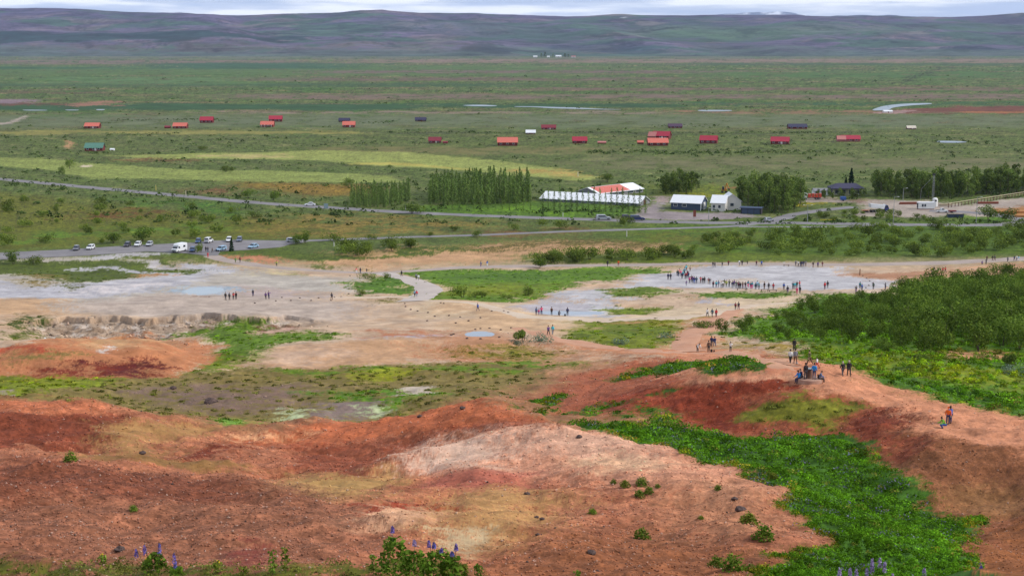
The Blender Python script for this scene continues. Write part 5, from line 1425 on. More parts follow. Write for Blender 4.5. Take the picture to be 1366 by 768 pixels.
# ------------------------------------------------------------------ buildings and yard things
def boxes_mesh(name, boxes, m, bevel=0.0):
    """boxes: (centre, size[, rotation about z])"""
    bm = bmesh.new()
    for bx in boxes:
        c, s = bx[0], bx[1]
        M_ = Matrix.Translation(c) @ (Matrix.Rotation(bx[2], 4, 'Z') if len(bx) > 2 else Matrix()) @ Matrix.Diagonal((*s, 1))
        bmesh.ops.create_cube(bm, size=1, matrix=M_)
    if bevel:
        bmesh.ops.bevel(bm, geom=bm.edges[:], offset=bevel, segments=2, affect='EDGES')
    me = bpy.data.meshes.new(name); bm.to_mesh(me); bm.free()
    me.materials.append(m)
    return me
def poly_mesh(name, verts, faces, m):
    me = bpy.data.meshes.new(name); me.from_pydata(verts, [], faces); me.materials.append(m); me.update()
    return me
def part(name, me, parent, loc=(0, 0, 0), label=None):
    o = bpy.data.objects.new(name, me); COL.objects.link(o); o.parent = parent; o.location = loc
    if label:
        o['label'] = label
    return o
GLASS = mat('window_glass', (70, 82, 96), .12, spec=.6)
WHITE = mat('white_paint', (230, 230, 228), .6, k=.9)
ROOFM = {'salmon': mat('salmon_roof', (232, 124, 106), .6), 'crimson': mat('crimson_roof', (188, 48, 72), .6), 'dull_red': mat('dull_red_roof', (146, 52, 66), .7), 'green': mat('green_roof', (98, 146, 128), .6),
         'navy': mat('navy_roof', (66, 64, 92), .7), 'white': mat('white_roof', (240, 242, 246), .55, k=.8), 'purple': mat('purple_roof', (92, 66, 92), .7), 'cream': mat('cream_roof', (236, 224, 206), .6), 'pink': mat('faded_pink_roof', (206, 130, 124), .7)}
WALLM = {'dark_red': mat('dark_red_boards', (122, 46, 44), .8), 'brown': mat('brown_boards', (112, 66, 54), .8), 'red': mat('red_boards', (150, 56, 52), .8), 'navy': mat('navy_boards', (76, 92, 120), .7), 'white': mat('white_wall', (222, 218, 212), .8, k=.85), 'dark': mat('dark_boards', (62, 58, 66), .8), 'cream': mat('cream_wall', (216, 214, 178), .8), 'grey': mat('grey_wall', (150, 150, 156), .8)}
def gable(root, L, W, he, hr, roofm, wallm, over=.45, off=(0, 0)):
    """walls and a pitched roof with its ridge along x"""
    x, y = L / 2, W / 2; ox, oy = off
    v = [(-x, -y, -.4), (x, -y, -.4), (x, y, -.4), (-x, y, -.4), (-x, -y, he), (x, -y, he), (x, y, he), (-x, y, he), (-x, 0, hr - .12), (x, 0, hr - .12)]
    part('wall', poly_mesh('wall', v, [(0, 1, 5, 4), (2, 3, 7, 6), (1, 2, 6, 9, 5), (3, 0, 4, 8, 7)], wallm), root, (ox, oy, 0))
    k = (hr - he) / y; ze = he - over * k; X = x + over; Y = y + over; th = .16
    v = [(-X, -Y, ze), (X, -Y, ze), (X, 0, hr), (-X, 0, hr), (X, Y, ze), (-X, Y, ze)]
    v += [(a, b_, c - th) for a, b_, c in v]
    f = [(0, 1, 2, 3), (3, 2, 4, 5), (7, 6, 9, 8), (8, 9, 11, 10), (0, 6, 7, 1), (4, 10, 11, 5), (1, 7, 8, 2), (2, 8, 10, 4), (0, 3, 9, 6), (3, 5, 11, 9)]
    return part('roof', poly_mesh('roof', v, f, roofm), root, (ox, oy, .02))
def window(root, x, y, z, w, h, face='y', frame=None):
    s = (w + .2, .08, h + .2) if face == 'y' else (.08, w + .2, h + .2)
    f = part('window', boxes_mesh('window', [((0, 0, 0), s)], frame or WHITE), root, (x, y, z))
    s = (w, .1, h) if face == 'y' else (.1, w, h)
    part('pane', boxes_mesh('pane', [((0, 0, 0), s)], GLASS), f)
def door(root, x, y, z, w, h, m, face='y'):
    s = (w, .12, h) if face == 'y' else (.12, w, h)
    part('door', boxes_mesh('door', [((0, 0, 0), s)], m), root, (x, y, z + h / 2))
def place(name, label, cat, u, v, rz=0, group=None, back=0.0):
    x, y = flat_xy(u, v)
    return thing(name, label, cat, (x, y + back, 0), rz, group)
CAB = [(122, 171.5, 20, 7.5, 'salmon', 'dark_red', 0, 'salmon roofed cabin alone on the open heath beyond the fairway'),
       (239.5, 171.5, 19, 7.5, 'salmon', 'dark_red', 0, 'salmon roofed cabin with a small dark shed at its gable'),
       (275, 164, 18, 8.2, 'crimson', 'dark_red', 0, 'crimson roofed cabin beyond the salmon one with the shed'),
       (124.5, 201.5, 25, 10.5, 'green', 'dark_red', .05, 'green roofed dark red cabin nearest the fairway'),
       (356, 169.5, 18, 7.6, 'salmon', 'red', 0, 'salmon roofed cabin with white veranda posts before a crimson one'),
       (367, 162.5, 18, 8, 'crimson', 'dark_red', .1, 'crimson roofed cabin behind the salmon one with white posts'),
       (465, 170, 17, 8, 'salmon', 'red', .05, 'salmon roofed cabin in front of a navy roofed one'),
       (459, 163, 15, 5.5, 'navy', 'dark', 0, 'low navy roofed cabin peeping out behind a salmon roof'),
       (561, 162, 15, 5.4, 'navy', 'dark', 0, 'small dark cabin alone on the wide heath'),
       (580, 191, 17, 8, 'dull_red', 'dark_red', 0, 'dull red cabin with a low annex above the fairway'),
       (677, 194.5, 28, 11, 'salmon', 'dark_red', .02, 'long salmon roofed cabin above the end of the fairway'),
       (708, 179, 13, 5.6, 'white', 'dark', 0, 'tiny white roofed cabin on the heath'),
       (732, 173, 20, 6.4, 'dull_red', 'dark_red', 0, 'low dark red cabin beyond the tiny white roofed one'),
       (773.5, 191.5, 20, 9, 'crimson', 'dark_red', 0, 'bright crimson cabin between the long salmon cabin and the twin cabins'),
       (878, 194.5, 28, 10, 'salmon', 'dark_red', .02, 'front one of twin cabins, salmon roof on brown walls'),
       (883.5, 185.5, 24, 10, 'crimson', 'dark_red', -.35, 'rear one of twin cabins, crimson roof with a gable showing'),
       (901, 171, 19, 5.8, 'purple', 'dark_red', 0, 'low purple roofed cabin beside dark shrubs on the heath'),
       (946.5, 191.5, 24, 10.4, 'crimson', 'dark_red', -.25, 'large crimson roofed cabin standing alone east of the twin cabins'),
       (1042, 192.5, 25, 9.6, 'crimson', 'dark_red', -.25, 'crimson roofed cabin with a dark gable beyond the main grove'),
       (1064.5, 172, 26, 6.5, 'navy', 'dark_red', 0, 'long low dark cabin with red ends between shrubs'),
       (1136, 189, 26, 8.2, 'crimson', 'pink', -.1, 'crimson roofed cabin with a faded pink wing'),
       (1216, 172.5, 12, 4.8, 'cream', 'brown', 0, 'tiny cream roofed brown cabin near the river bend')]
WALLM['pink'] = mat('faded_pink_boards', (192, 120, 116), .8)
for k, (u, v, wpx, hpx, rf, wl_, rz, lab) in enumerate(CAB):
    a, t = ray(u, v); d = CAM_H / t; s = F / math.hypot(d, CAM_H)
    L = wpx / s; H = hpx / s * .98; he = H * .46
    W_ = min(L * .62, 9.0) * (0.8 if hpx < 7 else 1)
    r = place('cabin', lab, 'cabin', u, v, rz, 'holiday cabins on the heath', W_ / 2)
    gable(r, L * .93, W_, he, H, ROOFM[rf], WALLM[wl_])
    fy = -W_ / 2 - .03
    nw = 2 if L < 11 else 3
    for q in range(nw):
        window(r, -L * .32 + q * L * .62 / max(nw - 1, 1) + (.0 if q != nw - 1 else -.4), fy, he * .58, 1.3, he * .36)
    door(r, L * .1, fy, .05, 1.1, he * .8, WHITE if k % 3 == 0 else WALLM['brown'])
    part('deck', boxes_mesh('deck', [((0, 0, 0), (L * .8, 2.2, .3))], WALLM['brown']), r, (0, fy - 1.1, .1))
    if 'posts' in lab and 'before' in lab:
        for q in range(4):
            part('post', boxes_mesh('post', [((0, 0, 0), (.22, .22, he))], WHITE), r, (-L * .38 + q * L * .25, fy - 2, he / 2))
    if 'wing' in lab:
        gable(r, L * .4, W_ * .9, he * .9, H * .92, ROOFM['pink'], WALLM['pink'], off=(-L * .48, -1.2))
for u, v, wpx, hpx, rf, wl_, lab in ((803, 192, 12, 3.4, 'pink', 'brown', 'low faded shed near the bright crimson cabin'), (854.5, 192.5, 9, 5, 'salmon', 'brown', 'small salmon hut beside the front twin cabin'), (223, 171.5, 8, 3.6, 'dull_red', 'dark_red', 'low dark red shed at the gable of a salmon cabin'), (594, 191.5, 7, 3, 'dull_red', 'dark_red', 'low red shed beside the dull red cabin'), (149.5, 201, 6, 3, 'white', 'white', 'small white shed beside the green roofed cabin'), (1185, 150.6, 13, 3.4, 'white', 'white', 'long white shed on the gravel by the river bend')):
    a, t = ray(u, v); s = F / (CAM_H / t); L = wpx / s; H = hpx / s
    r = place('shed', lab, 'shed', u, v, 0, None, L * .3); gable(r, L * .9, L * .6, H * .55, H, ROOFM[rf], WALLM[wl_], .2); door(r, 0, -L * .3 - .03, 0, 1.0, H * .5, WALLM['brown'])
for k, (u, L, H, lab) in enumerate(((714, 22, 9, 'westernmost white farm building at the foot of the hills'), (731.5, 15, 8, 'small white farm house beside dark trees below the hills'), (745, 30, 12, 'largest pale farm building below the far hills'), (765, 24, 9, 'easternmost pale barn of the far farm'))):
    r = place('farm_building', lab, 'farm', u, 76.9, 0, 'far farm below the hills')
    gable(r, L, 12, H * .55, H, ROOFM['white'] if k < 3 else ROOFM['pink'], WALLM['white'])
    window(r, 0, -6.05, H * .3, 3, 2)
for k, (u, s) in enumerate(((722, 2.2), (727, 2.6), (738, 2.0), (754, 2.2), (758, 1.8))):
    x, y = flat_xy(u, 76.8); plant('broadleaf_tree', PT, k, (x, y + 12, 0), (s * 1.6, s, s * .9), 'dark tree clump beside the far farm buildings', 'tree', 'trees of the far farm')

def long_house(name, label, cat, p0, p1, W_, he, hr, rf, wl_):
    """a house given by the two ends of its front wall on the ground"""
    a, b_ = flat_xy(*p0), flat_xy(*p1)
    d = b_ - a; L = float(np.hypot(*d)); rz = math.atan2(d[1], d[0]); n_ = np.array((-d[1], d[0])) / L
    c = (a + b_) / 2 + n_ * W_ / 2
    r = thing(name, label, cat, (c[0], c[1], 0), rz)
    rf_ = gable(r, L, W_, he, hr, rf, wl_)
    return r, L, rf_
r, L, _r = long_house('greenhouse', 'long white roofed greenhouse behind the row of slender poplars', 'greenhouse', (721, 268), (853, 275), 12, 1.3, 3.7, ROOFM['white'], WALLM['grey'])
for k in range(9):
    window(r, -L / 2 + L * (k + .5) / 9, -6.03, .6, L / 9 * .7, .7)
door(r, L / 2 + .05, 0, 0, 2.4, 2.1, WALLM['brown'], 'x')
r, L, _r = long_house('greenhouse', 'shorter greenhouse with a red and white roof behind the long one', 'greenhouse', (799, 263.5), (858, 256.5), 13, 1.8, 4.0, ROOFM['white'], WALLM['grey'])
kk = (4.0 - 1.8) / 6.5
for k in range(6):
    x0 = -L * .46 + k * L * .11
    y0, y1 = -6.6, -.35
    z0, z1 = 1.8 + kk * (-.1) + .09, 4.0 - kk * .35 + .09
    part('roof_panel', poly_mesh('roof_panel', [(x0, y0, z0), (x0 + L * .104, y0, z0), (x0 + L * .104, y1, z1), (x0, y1, z1), (x0, y0, z0 - .05), (x0 + L * .104, y0, z0 - .05), (x0 + L * .104, y1, z1 - .05), (x0, y1, z1 - .05)], [(0, 1, 2, 3), (0, 4, 5, 1), (1, 5, 6, 2), (2, 6, 7, 3), (3, 7, 4, 0)], ROOFM['salmon']), r, (0, 0, 0), 'red panel of the roof')
for k in range(5):
    window(r, -L / 2 + L * (k + .5) / 5, -6.53, .9, L / 5 * .7, 1.0)
r, L, _r = long_house('workshop', 'navy blue workshop with a white roof and white gable door', 'workshop', (895, 279.2), (934.5, 281), 9.5, 3.1, 5.6, ROOFM['white'], WALLM['navy'])
window(r, -L * .35, -4.78, 1.9, 1.5, 1.0); window(r, -L * .05, -4.78, 1.9, 1.7, 1.0)
door(r, L / 2 + .05, .6, 0, 3.0, 2.9, WHITE, 'x'); window(r, L / 2 + .05, -2.6, 1.6, 1.2, 1.6, 'x')
part('corner_board', boxes_mesh('corner_board', [((0, 0, 0), (.22, .22, 3.1))], WHITE), r, (L / 2 + .06, -4.8, 1.55))
r, L, _r = long_house('house', 'white house with a pale roof beside the navy workshop', 'house', (948.5, 281.5), (967, 282.2), 8, 3.6, 6.2, ROOFM['white'], WALLM['white'])
window(r, -L * .3, -4.03, 1.9, 1.0, 1.2); window(r, L * .1, -4.03, 1.9, 1.0, 1.2); window(r, -L * .3, -4.03, .7, .8, .6)
g2 = thing('house', 'white house with its gable half hidden by the dark grove', 'house', (*(flat_xy(976, 280) + np.array((0, 4))), 0), math.pi / 2)
gable(g2, 9, 7.5, 3.8, 6.6, ROOFM['white'], WALLM['white']); window(g2, -4.53, 0, 2.2, 1.4, 1.2, 'x'); door(g2, -4.53, 2.4, 0, 1.0, 2.1, WALLM['brown'], 'x')
r, L, _r = long_house('storage_shed', 'long dark flat shed at the foot of the grove', 'shed', (988, 285), (1015, 286), 4, 2.5, 2.8, WALLM['navy'], WALLM['dark'])
for k in range(3):
    door(r, -L * .3 + k * L * .3, -2.05, 0, 2.2, 2.1, WALLM['navy'])
# flat roofed pavilion with a navy hipped roof
r = place('pavilion', 'cream pavilion with a wide navy hipped roof between garden trees', 'pavilion', 1131, 261, 0, None, 4)
x, y, h0, h1 = 7.4, 5.2, 3.3, 5.2
part('roof', poly_mesh('roof', [(-x, -y, h0), (x, -y, h0), (x, y, h0), (-x, y, h0), (-x + 3.2, 0, h1), (x - 3.2, 0, h1), (-x, -y, h0 - .3), (x, -y, h0 - .3), (x, y, h0 - .3), (-x, y, h0 - .3)], [(0, 1, 5, 4), (1, 2, 5), (2, 3, 4, 5), (3, 0, 4), (0, 6, 7, 1), (1, 7, 8, 2), (2, 8, 9, 3), (3, 9, 6, 0), (9, 8, 7, 6)], ROOFM['navy']), r)
part('wall', boxes_mesh('wall', [((0, .8, 1.4), (12.6, 7, 3.2))], WALLM['cream']), r)
for k in range(4):
    window(r, -4.6 + k * 3.0, -2.75, 1.6, 1.7, 1.5)
for k in range(5):
    part('post', boxes_mesh('post', [((0, 0, 1.5), (.25, .25, 3.1))], WALLM['cream']), r, (-6.6 + k * 3.3, -4.6, 0))
r = place('glasshouse', 'low grey glasshouse beside the cream pavilion', 'greenhouse', 1099, 260.5, 0, None, 3)
gable(r, 8.5, 5, 1.9, 2.9, WALLM['grey'], WHITE, .2)
for k in range(3):
    window(r, -2.8 + k * 2.8, -2.54, 1.0, 1.9, 1.2)
# lamp posts
STEEL = mat('galvanised_steel', (176, 178, 180), .5, metal=.3)
RUST = mat('rusty_steel', (156, 84, 62), .85)
def tubes_mesh(name, segs, m, n_=8):
    co, fa = join([stem_co(a, b_, r0, r1, n_) for a, b_, r0, r1 in segs])
    return np_mesh(name, co, fa, [m])
for u, v, hpx, arms, lab in ((1077, 296.3, 23, 2, 'tall street lamp with two arms on the main road verge'), (1191.5, 298.5, 36, 1, 'slim street lamp before the white dump truck'), (1302, 298.5, 36, 1, 'slim street lamp beside the big round bushes'), (945.3, 296.5, 19, 0, 'pale lamp mast at the workshop junction'), (1204.5, 268, 17, 1, 'street lamp at the edge of the drilling yard grove')):
    s = F / math.hypot(CAM_H / ray(u, v)[1], CAM_H); h = hpx / s
    r = place('street_lamp', lab, 'street lamp', u, v)
    part('pole', tubes_mesh('pole', [((0, 0, -.2), (0, 0, h), .14, .08)], STEEL), r)
    for q in range(max(arms, 1)):
        sx = 1 if q == 0 else -1
        part('arm', tubes_mesh('arm', [((0, 0, h - .1), (sx * 1.5 * (arms > 0) + .2 * (arms == 0), 0, h + .05), .06, .05)], STEEL), r)
        part('lamp_head', boxes_mesh('lamp_head', [((0, 0, 0), (.7, .28, .14))], WHITE), r, (sx * (1.5 if arms else .35), 0, h + .02))
# drilling yard
r = place('site_cabin', 'long white site cabin with two dark windows in the yard', 'site cabin', 1236, 279.6, .0, None, 1.4)
part('wall', boxes_mesh('wall', [((0, 0, 1.55), (6.6, 2.6, 2.5))], WHITE, .05), r); part('roof', boxes_mesh('roof', [((0, 0, 2.86), (6.8, 2.8, .12))], ROOFM['white']), r)
part('skid', boxes_mesh('skid', [((0, 0, .15), (6.4, 2.2, .26))], RUST), r)
for x_ in (-1.6, -.6):
    window(r, x_, -1.33, 1.7, .5, .8, frame=WALLM['dark'])
part('door', boxes_mesh('door', [((0, 0, 0), (.08, 1.6, 2))], WALLM['dark']), r, (-3.33, 0, 1.5))
r = place('water_tank', 'white round tank with a dark hatch beside the site cabin', 'tank', 1248.5, 276, .0, None, 1.5)
part('tank', tubes_mesh('tank', [((0, 0, 0), (0, 0, 3.3), 1.05, 1.05), ((0, 0, 3.3), (0, 0, 3.7), 1.05, .3)], WHITE, 16), r); part('hatch', boxes_mesh('hatch', [((0, 0, 0), (.7, .1, .6))], WALLM['dark']), r, (0, -1.06, 2.5))
r = place('drill_mast', 'tall grey lattice drill mast rising in front of the grove', 'drill rig', 1246.5, 273, .0, None, 2.5)
sg = []
for sx in (-.35, .35):
    for sy in (-.35, .35):
        sg.append(((sx, sy, 0), (sx * .7, sy * .7, 12.4), .05, .045))
for k in range(12):
    z0, z1 = k * 1.03, (k + 1) * 1.03
    for sy in (-.35, .35):
        sg.append(((-.35, sy, z0), (.33, sy, z1), .02, .02)); sg.append(((.35, sy, z0), (-.33, sy, z1), .02, .02))
part('mast', tubes_mesh('mast', sg, STEEL, 5), r); part('crown_block', boxes_mesh('crown_block', [((0, 0, 12.5), (1.2, .8, .5))], WALLM['dark']), r)
part('drill_base', boxes_mesh('drill_base', [((0, 0, .5), (3, 2.2, 1.0))], WALLM['dark'], .05), r); part('stay', tubes_mesh('stay', [((-.4, 0, 11.5), (-5.0, 0, 6.4), .05, .05)], STEEL, 5), r); part('stay', tubes_mesh('stay', [((-5, 0, 6.4), (-5.5, 0, 0), .05, .05)], STEEL, 5), r)
for u, lab in ((1270, 'dark grey skip nearer the site cabin'), (1281, 'dark grey skip nearer the street lamp')):
    r = place('skip', lab, 'skip', u, 290.5, .0, 'skips by the road', 1)
    x, y = 1.25, .8
    part('tub', poly_mesh('tub', [(-x, -y, 0), (x, -y, 0), (x, y, 0), (-x, y, 0), (-x - .2, -y - .15, 1.2), (x + .2, -y - .15, 1.2), (x + .2, y + .15, 1.2), (-x - .2, y + .15, 1.2), (-x, -y, .1), (x, -y, .1), (x, y, .1), (-x, y, .1)], [(0, 1, 5, 4), (1, 2, 6, 5), (2, 3, 7, 6), (3, 0, 4, 7), (8, 9, 10, 11), (0, 3, 2, 1)], WALLM['navy']), r); part('rim', boxes_mesh('rim', [((0, -y - .15, 1.2), (2 * x + .5, .1, .1)), ((0, y + .15, 1.2), (2 * x + .5, .1, .1))], WALLM['dark']), r)
# the long rail on posts above the timber yard
RAILW = mat('pale_timber', (206, 190, 160), .8)
r = thing('rail_fence', 'long pale rail on dark posts climbing past the timber yard', 'fence', (*flat_xy(1265, 277), 0))
a, b_ = flat_xy(1265, 277.5), flat_xy(1400, 256.5)
part('rail', tubes_mesh('rail', [((0, 0, 1.75), (b_[0] - a[0], b_[1] - a[1], 1.75), .16, .16), ((0, 0, .9), (b_[0] - a[0], b_[1] - a[1], .9), .07, .07)], RAILW, 6), r)
for k in range(34):
    q = (b_ - a) * (k / 33)
    part('post', boxes_mesh('post', [((0, 0, .85), (.22, .22, 1.7))], WALLM['brown']), r, (q[0], q[1], 0))
for k, (u, v, L, lab, m_) in enumerate(((1318, 272, 9, 'pile of rusty steel pipes below the rail fence', RUST), (1219, 272.5, 12, 'row of rusty pipes on the yard behind the white truck', RUST), (1348, 284.5, 11, 'orange timber pile on the bare soil of the yard', mat('orange_timber', (216, 150, 92), .85)), (1364, 290, 6, 'smaller orange timber pile nearer the road', mat('orange_timber', (216, 150, 92), .85)), (1262, 274.5, 5, 'small heap of pale planks behind the pickup', RAILW))):
    r = place('pipe_pile' if m_ is RUST else 'timber_pile', lab, 'pile', u, v, rng.uniform(-.1, .1), None)
    for q in range(4):
        part('pipe' if m_ is RUST else 'timber', tubes_mesh('beam', [((-L / 2, (q % 3) * .55, .25 + (q // 3) * .45), (L / 2, (q % 3) * .55 + .1, .25 + (q // 3) * .45), .24, .24)], m_, 8), r)
# small posts and signs
for k, (u, v, h, c, lab) in enumerate(((208, 254, 2.6, (232, 214, 120), 'yellow marker post on the verge of the far road'), (248, 260.5, 2.0, (232, 224, 190), 'cream marker post on the verge of the far road'), (541, 281, 2.2, (236, 236, 232), 'white marker post on the main road verge'), (445.5, 328.5, 1.4, (236, 236, 232), 'white marker post beside the lower road'), (836, 315.5, 2.0, (236, 232, 224), 'white marker post on the heath below the lower road'), (751, 289, 1.6, (236, 236, 232), 'white marker post before the bright nursery'), (1147, 367, 1.8, (150, 104, 66), 'wooden post at the end of the geyser terrace'), (771, 235.5, 2.4, (236, 236, 220), 'white flag post on the fairway end'))):
    p = P(u, v); r = thing('marker_post', lab, 'post', p)
    m_ = mat('post_paint_%s' % ('abcdefgh'[k]), c, .7)
    part('post', tubes_mesh('post', [((0, 0, -.2), (0, 0, h), .16, .14)], m_, 8), r); part('cap', boxes_mesh('cap', [((0, 0, h), (.3, .3, .08))], STEEL), r)
def sign(u, v, w, h, z, c, lab, posts=2):
    p = P(u, v); r = thing('road_sign', lab, 'sign', p)
    part('panel', boxes_mesh('panel', [((0, -.06, z + h / 2), (w, .06, h))], mat('sign_%d_%d' % (c[0], c[2]), c, .5), .02), r)
    for q in range(posts):
        part('post', tubes_mesh('post', [(((q - (posts - 1) / 2) * w * .6, 0, -.2), ((q - (posts - 1) / 2) * w * .6, 0, z + h), .05, .05)], STEEL, 6), r)
sign(435, 281, 1.7, 2.0, .9, (176, 196, 206), 'pale blue road sign beside the main road bend')
sign(926.5, 290.5, 1.1, 2.6, .4, (158, 84, 70), 'brown red information board at the workshop drive', 2)
r = place('crash_barrier', 'low yellow barrier along the main road by the grove shrubs', 'barrier', 1104, 295.5)
part('rail', boxes_mesh('rail', [((0, 0, .65), (5.6, .18, .35))], mat('yellow_paint', (228, 208, 60), .6), .03), r)
for k in range(4):
    part('post', boxes_mesh('post', [((0, .12, .35), (.14, .12, .8))], STEEL), r, (-2.4 + k * 1.6, 0, 0))
WOOD = mat('weathered_wood', (128, 108, 92), .85)
def bench(u, v, w, lab, rz=0):
    r = thing('bench', lab, 'bench', P(u, v), rz)
    part('seat', boxes_mesh('seat', [((0, 0, .44), (w, .42, .07))], WOOD, .01), r)
    for sx in (-1, 1):
        part('leg', boxes_mesh('leg', [((sx * w * .4, 0, .2), (.12, .36, .46))], WOOD), r)
bench(1020, 388.2, 2.0, 'low wooden bench behind the crowd at the geyser, nearer the crowd'); bench(1031, 389, 2.0, 'low wooden bench behind the crowd at the geyser, beside the red jacket')
bench(989, 387, 2.4, 'low wooden bench in the thick of the geyser crowd'); bench(1049, 355, 1.8, 'grey wooden bench on the far path beyond the geyser')
for k, (u, lab) in enumerate(((1097, 'wooden picnic table beside the red truck'), (1106, 'wooden picnic table halfway along the pavilion garden'), (1115, 'wooden picnic table beside the blue trailer'))):
    r = place('picnic_table', lab, 'picnic table', u, 266, 0, 'picnic tables in the garden')
    part('top', boxes_mesh('top', [((0, 0, .76), (1.8, .8, .06))], RAILW), r)
    for s_ in (-1, 1):
        part('seat', boxes_mesh('seat', [((0, s_ * .75, .45), (1.8, .28, .05))], RAILW), r); part('leg', boxes_mesh('leg', [((s_ * .65, 0, .38), (.1, 1.5, .08)), ((s_ * .65, 0, .3), (.1, .12, .85))], RAILW), r)
r = place('blue_trailer', 'small blue trailer standing in the pavilion garden', 'trailer', 1124.5, 268, 0)
part('body', boxes_mesh('body', [((0, 0, 1.15), (2.4, 1.6, 1.5))], mat('trailer_blue', (72, 112, 190), .5), .08), r); part('drawbar', boxes_mesh('drawbar', [((1.6, 0, .45), (1.2, .1, .1))], STEEL), r)
for s_ in (-.82, .82):
    part('wheel', boxes_mesh('wheel', [((0, s_, .3), (.6, .16, .6))], WALLM['dark'], .07), r)
# the broken slab edge keeps a few lifted sinter slabs as rocks
# orange excavator in the field behind the workshop
ORANGE = mat('excavator_orange', (226, 150, 60), .5)
r = place('excavator', 'orange excavator with a folded arm beside the grove', 'excavator', 966, 257)
part('track', boxes_mesh('track', [((-.9, 0, .4), (.6, 3.2, .8))], WALLM['dark'], .15), r); part('track', boxes_mesh('track', [((.9, 0, .4), (.6, 3.2, .8))], WALLM['dark'], .15), r)
part('body', boxes_mesh('body', [((0, .4, 1.4), (2.2, 2.6, 1.0))], ORANGE, .1), r); part('cab', boxes_mesh('cab', [((-.6, -.6, 2.1), (.9, 1.2, 1.5))], GLASS, .08), r)
part('boom', tubes_mesh('boom', [((.3, -.6, 1.6), (.9, -1.2, 4.4), .28, .22)], ORANGE, 6), r); part('arm', tubes_mesh('arm', [((.9, -1.2, 4.4), (1.9, -1.8, 2.0), .2, .16)], ORANGE, 6), r); part('bucket', boxes_mesh('bucket', [((1.9, -1.8, 1.7), (.8, .8, .7))], WALLM['dark'], .1), r)

# ------------------------------------------------------------------ vehicles
TYRE = mat('tyre', (44, 44, 46), .9); RIM = mat('wheel_rim', (170, 172, 176), .4, metal=.5)
HEADL = mat('headlight_glass', (226, 228, 232), .2); TAILL = mat('tail_light', (170, 30, 34), .3); CARGLASS = mat('car_glass', (48, 56, 66), .08, spec=.7); TRIM = mat('black_trim', (40, 40, 42), .6)
def loft(name, prof, halfw, m, roundness=.12):
    """side outline (x along the car, z up) -> a body with tumblehome; halfw(z) is half the width"""
    bm = bmesh.new(); ringsL, ringsR = [], []
    for sgn in (-1, 1):
        ringsL.append([bm.verts.new((x, sgn * halfw(x, z), z)) for x, z in prof])
    n_ = len(prof); A, B = ringsL
    for i in range(n_):
        bm.faces.new((A[i], A[(i + 1) % n_], B[(i + 1) % n_], B[i]))
    bm.faces.new(A[::-1]); bm.faces.new(B)
    bmesh.ops.recalc_face_normals(bm, faces=bm.faces[:])
    bmesh.ops.bevel(bm, geom=[e for e in bm.edges if abs(e.verts[0].co.y - e.verts[1].co.y) < .3], offset=roundness * .5, segments=2, affect='EDGES')
    me = bpy.data.meshes.new(name); bm.to_mesh(me); bm.free()
    me.materials.append(m)
    return me
def wheel(root, x, y, r=.32, w=.22):
    co, fa = join([stem_co((0, -w / 2, 0), (0, w / 2, 0), r, r, 18)])
    bm = bmesh.new(); bmesh.ops.create_cone(bm, cap_ends=True, segments=20, radius1=r, radius2=r, depth=w, matrix=Matrix.Rotation(math.pi / 2, 4, 'X'))
    bmesh.ops.bevel(bm, geom=[e for e in bm.edges if e.calc_face_angle(0) > 1], offset=.03, segments=2, affect='EDGES')
    me = bpy.data.meshes.new('tyre'); bm.to_mesh(me); bm.free(); me.materials.append(TYRE)
    wl_ = part('wheel', me, root, (x, y, r))
    bm = bmesh.new(); bmesh.ops.create_cone(bm, cap_ends=True, segments=14, radius1=r * .62, radius2=r * .55, depth=w + .03, matrix=Matrix.Rotation(math.pi / 2, 4, 'X'))
    me = bpy.data.meshes.new('rim'); bm.to_mesh(me); bm.free(); me.materials.append(RIM)
    part('rim', me, wl_)
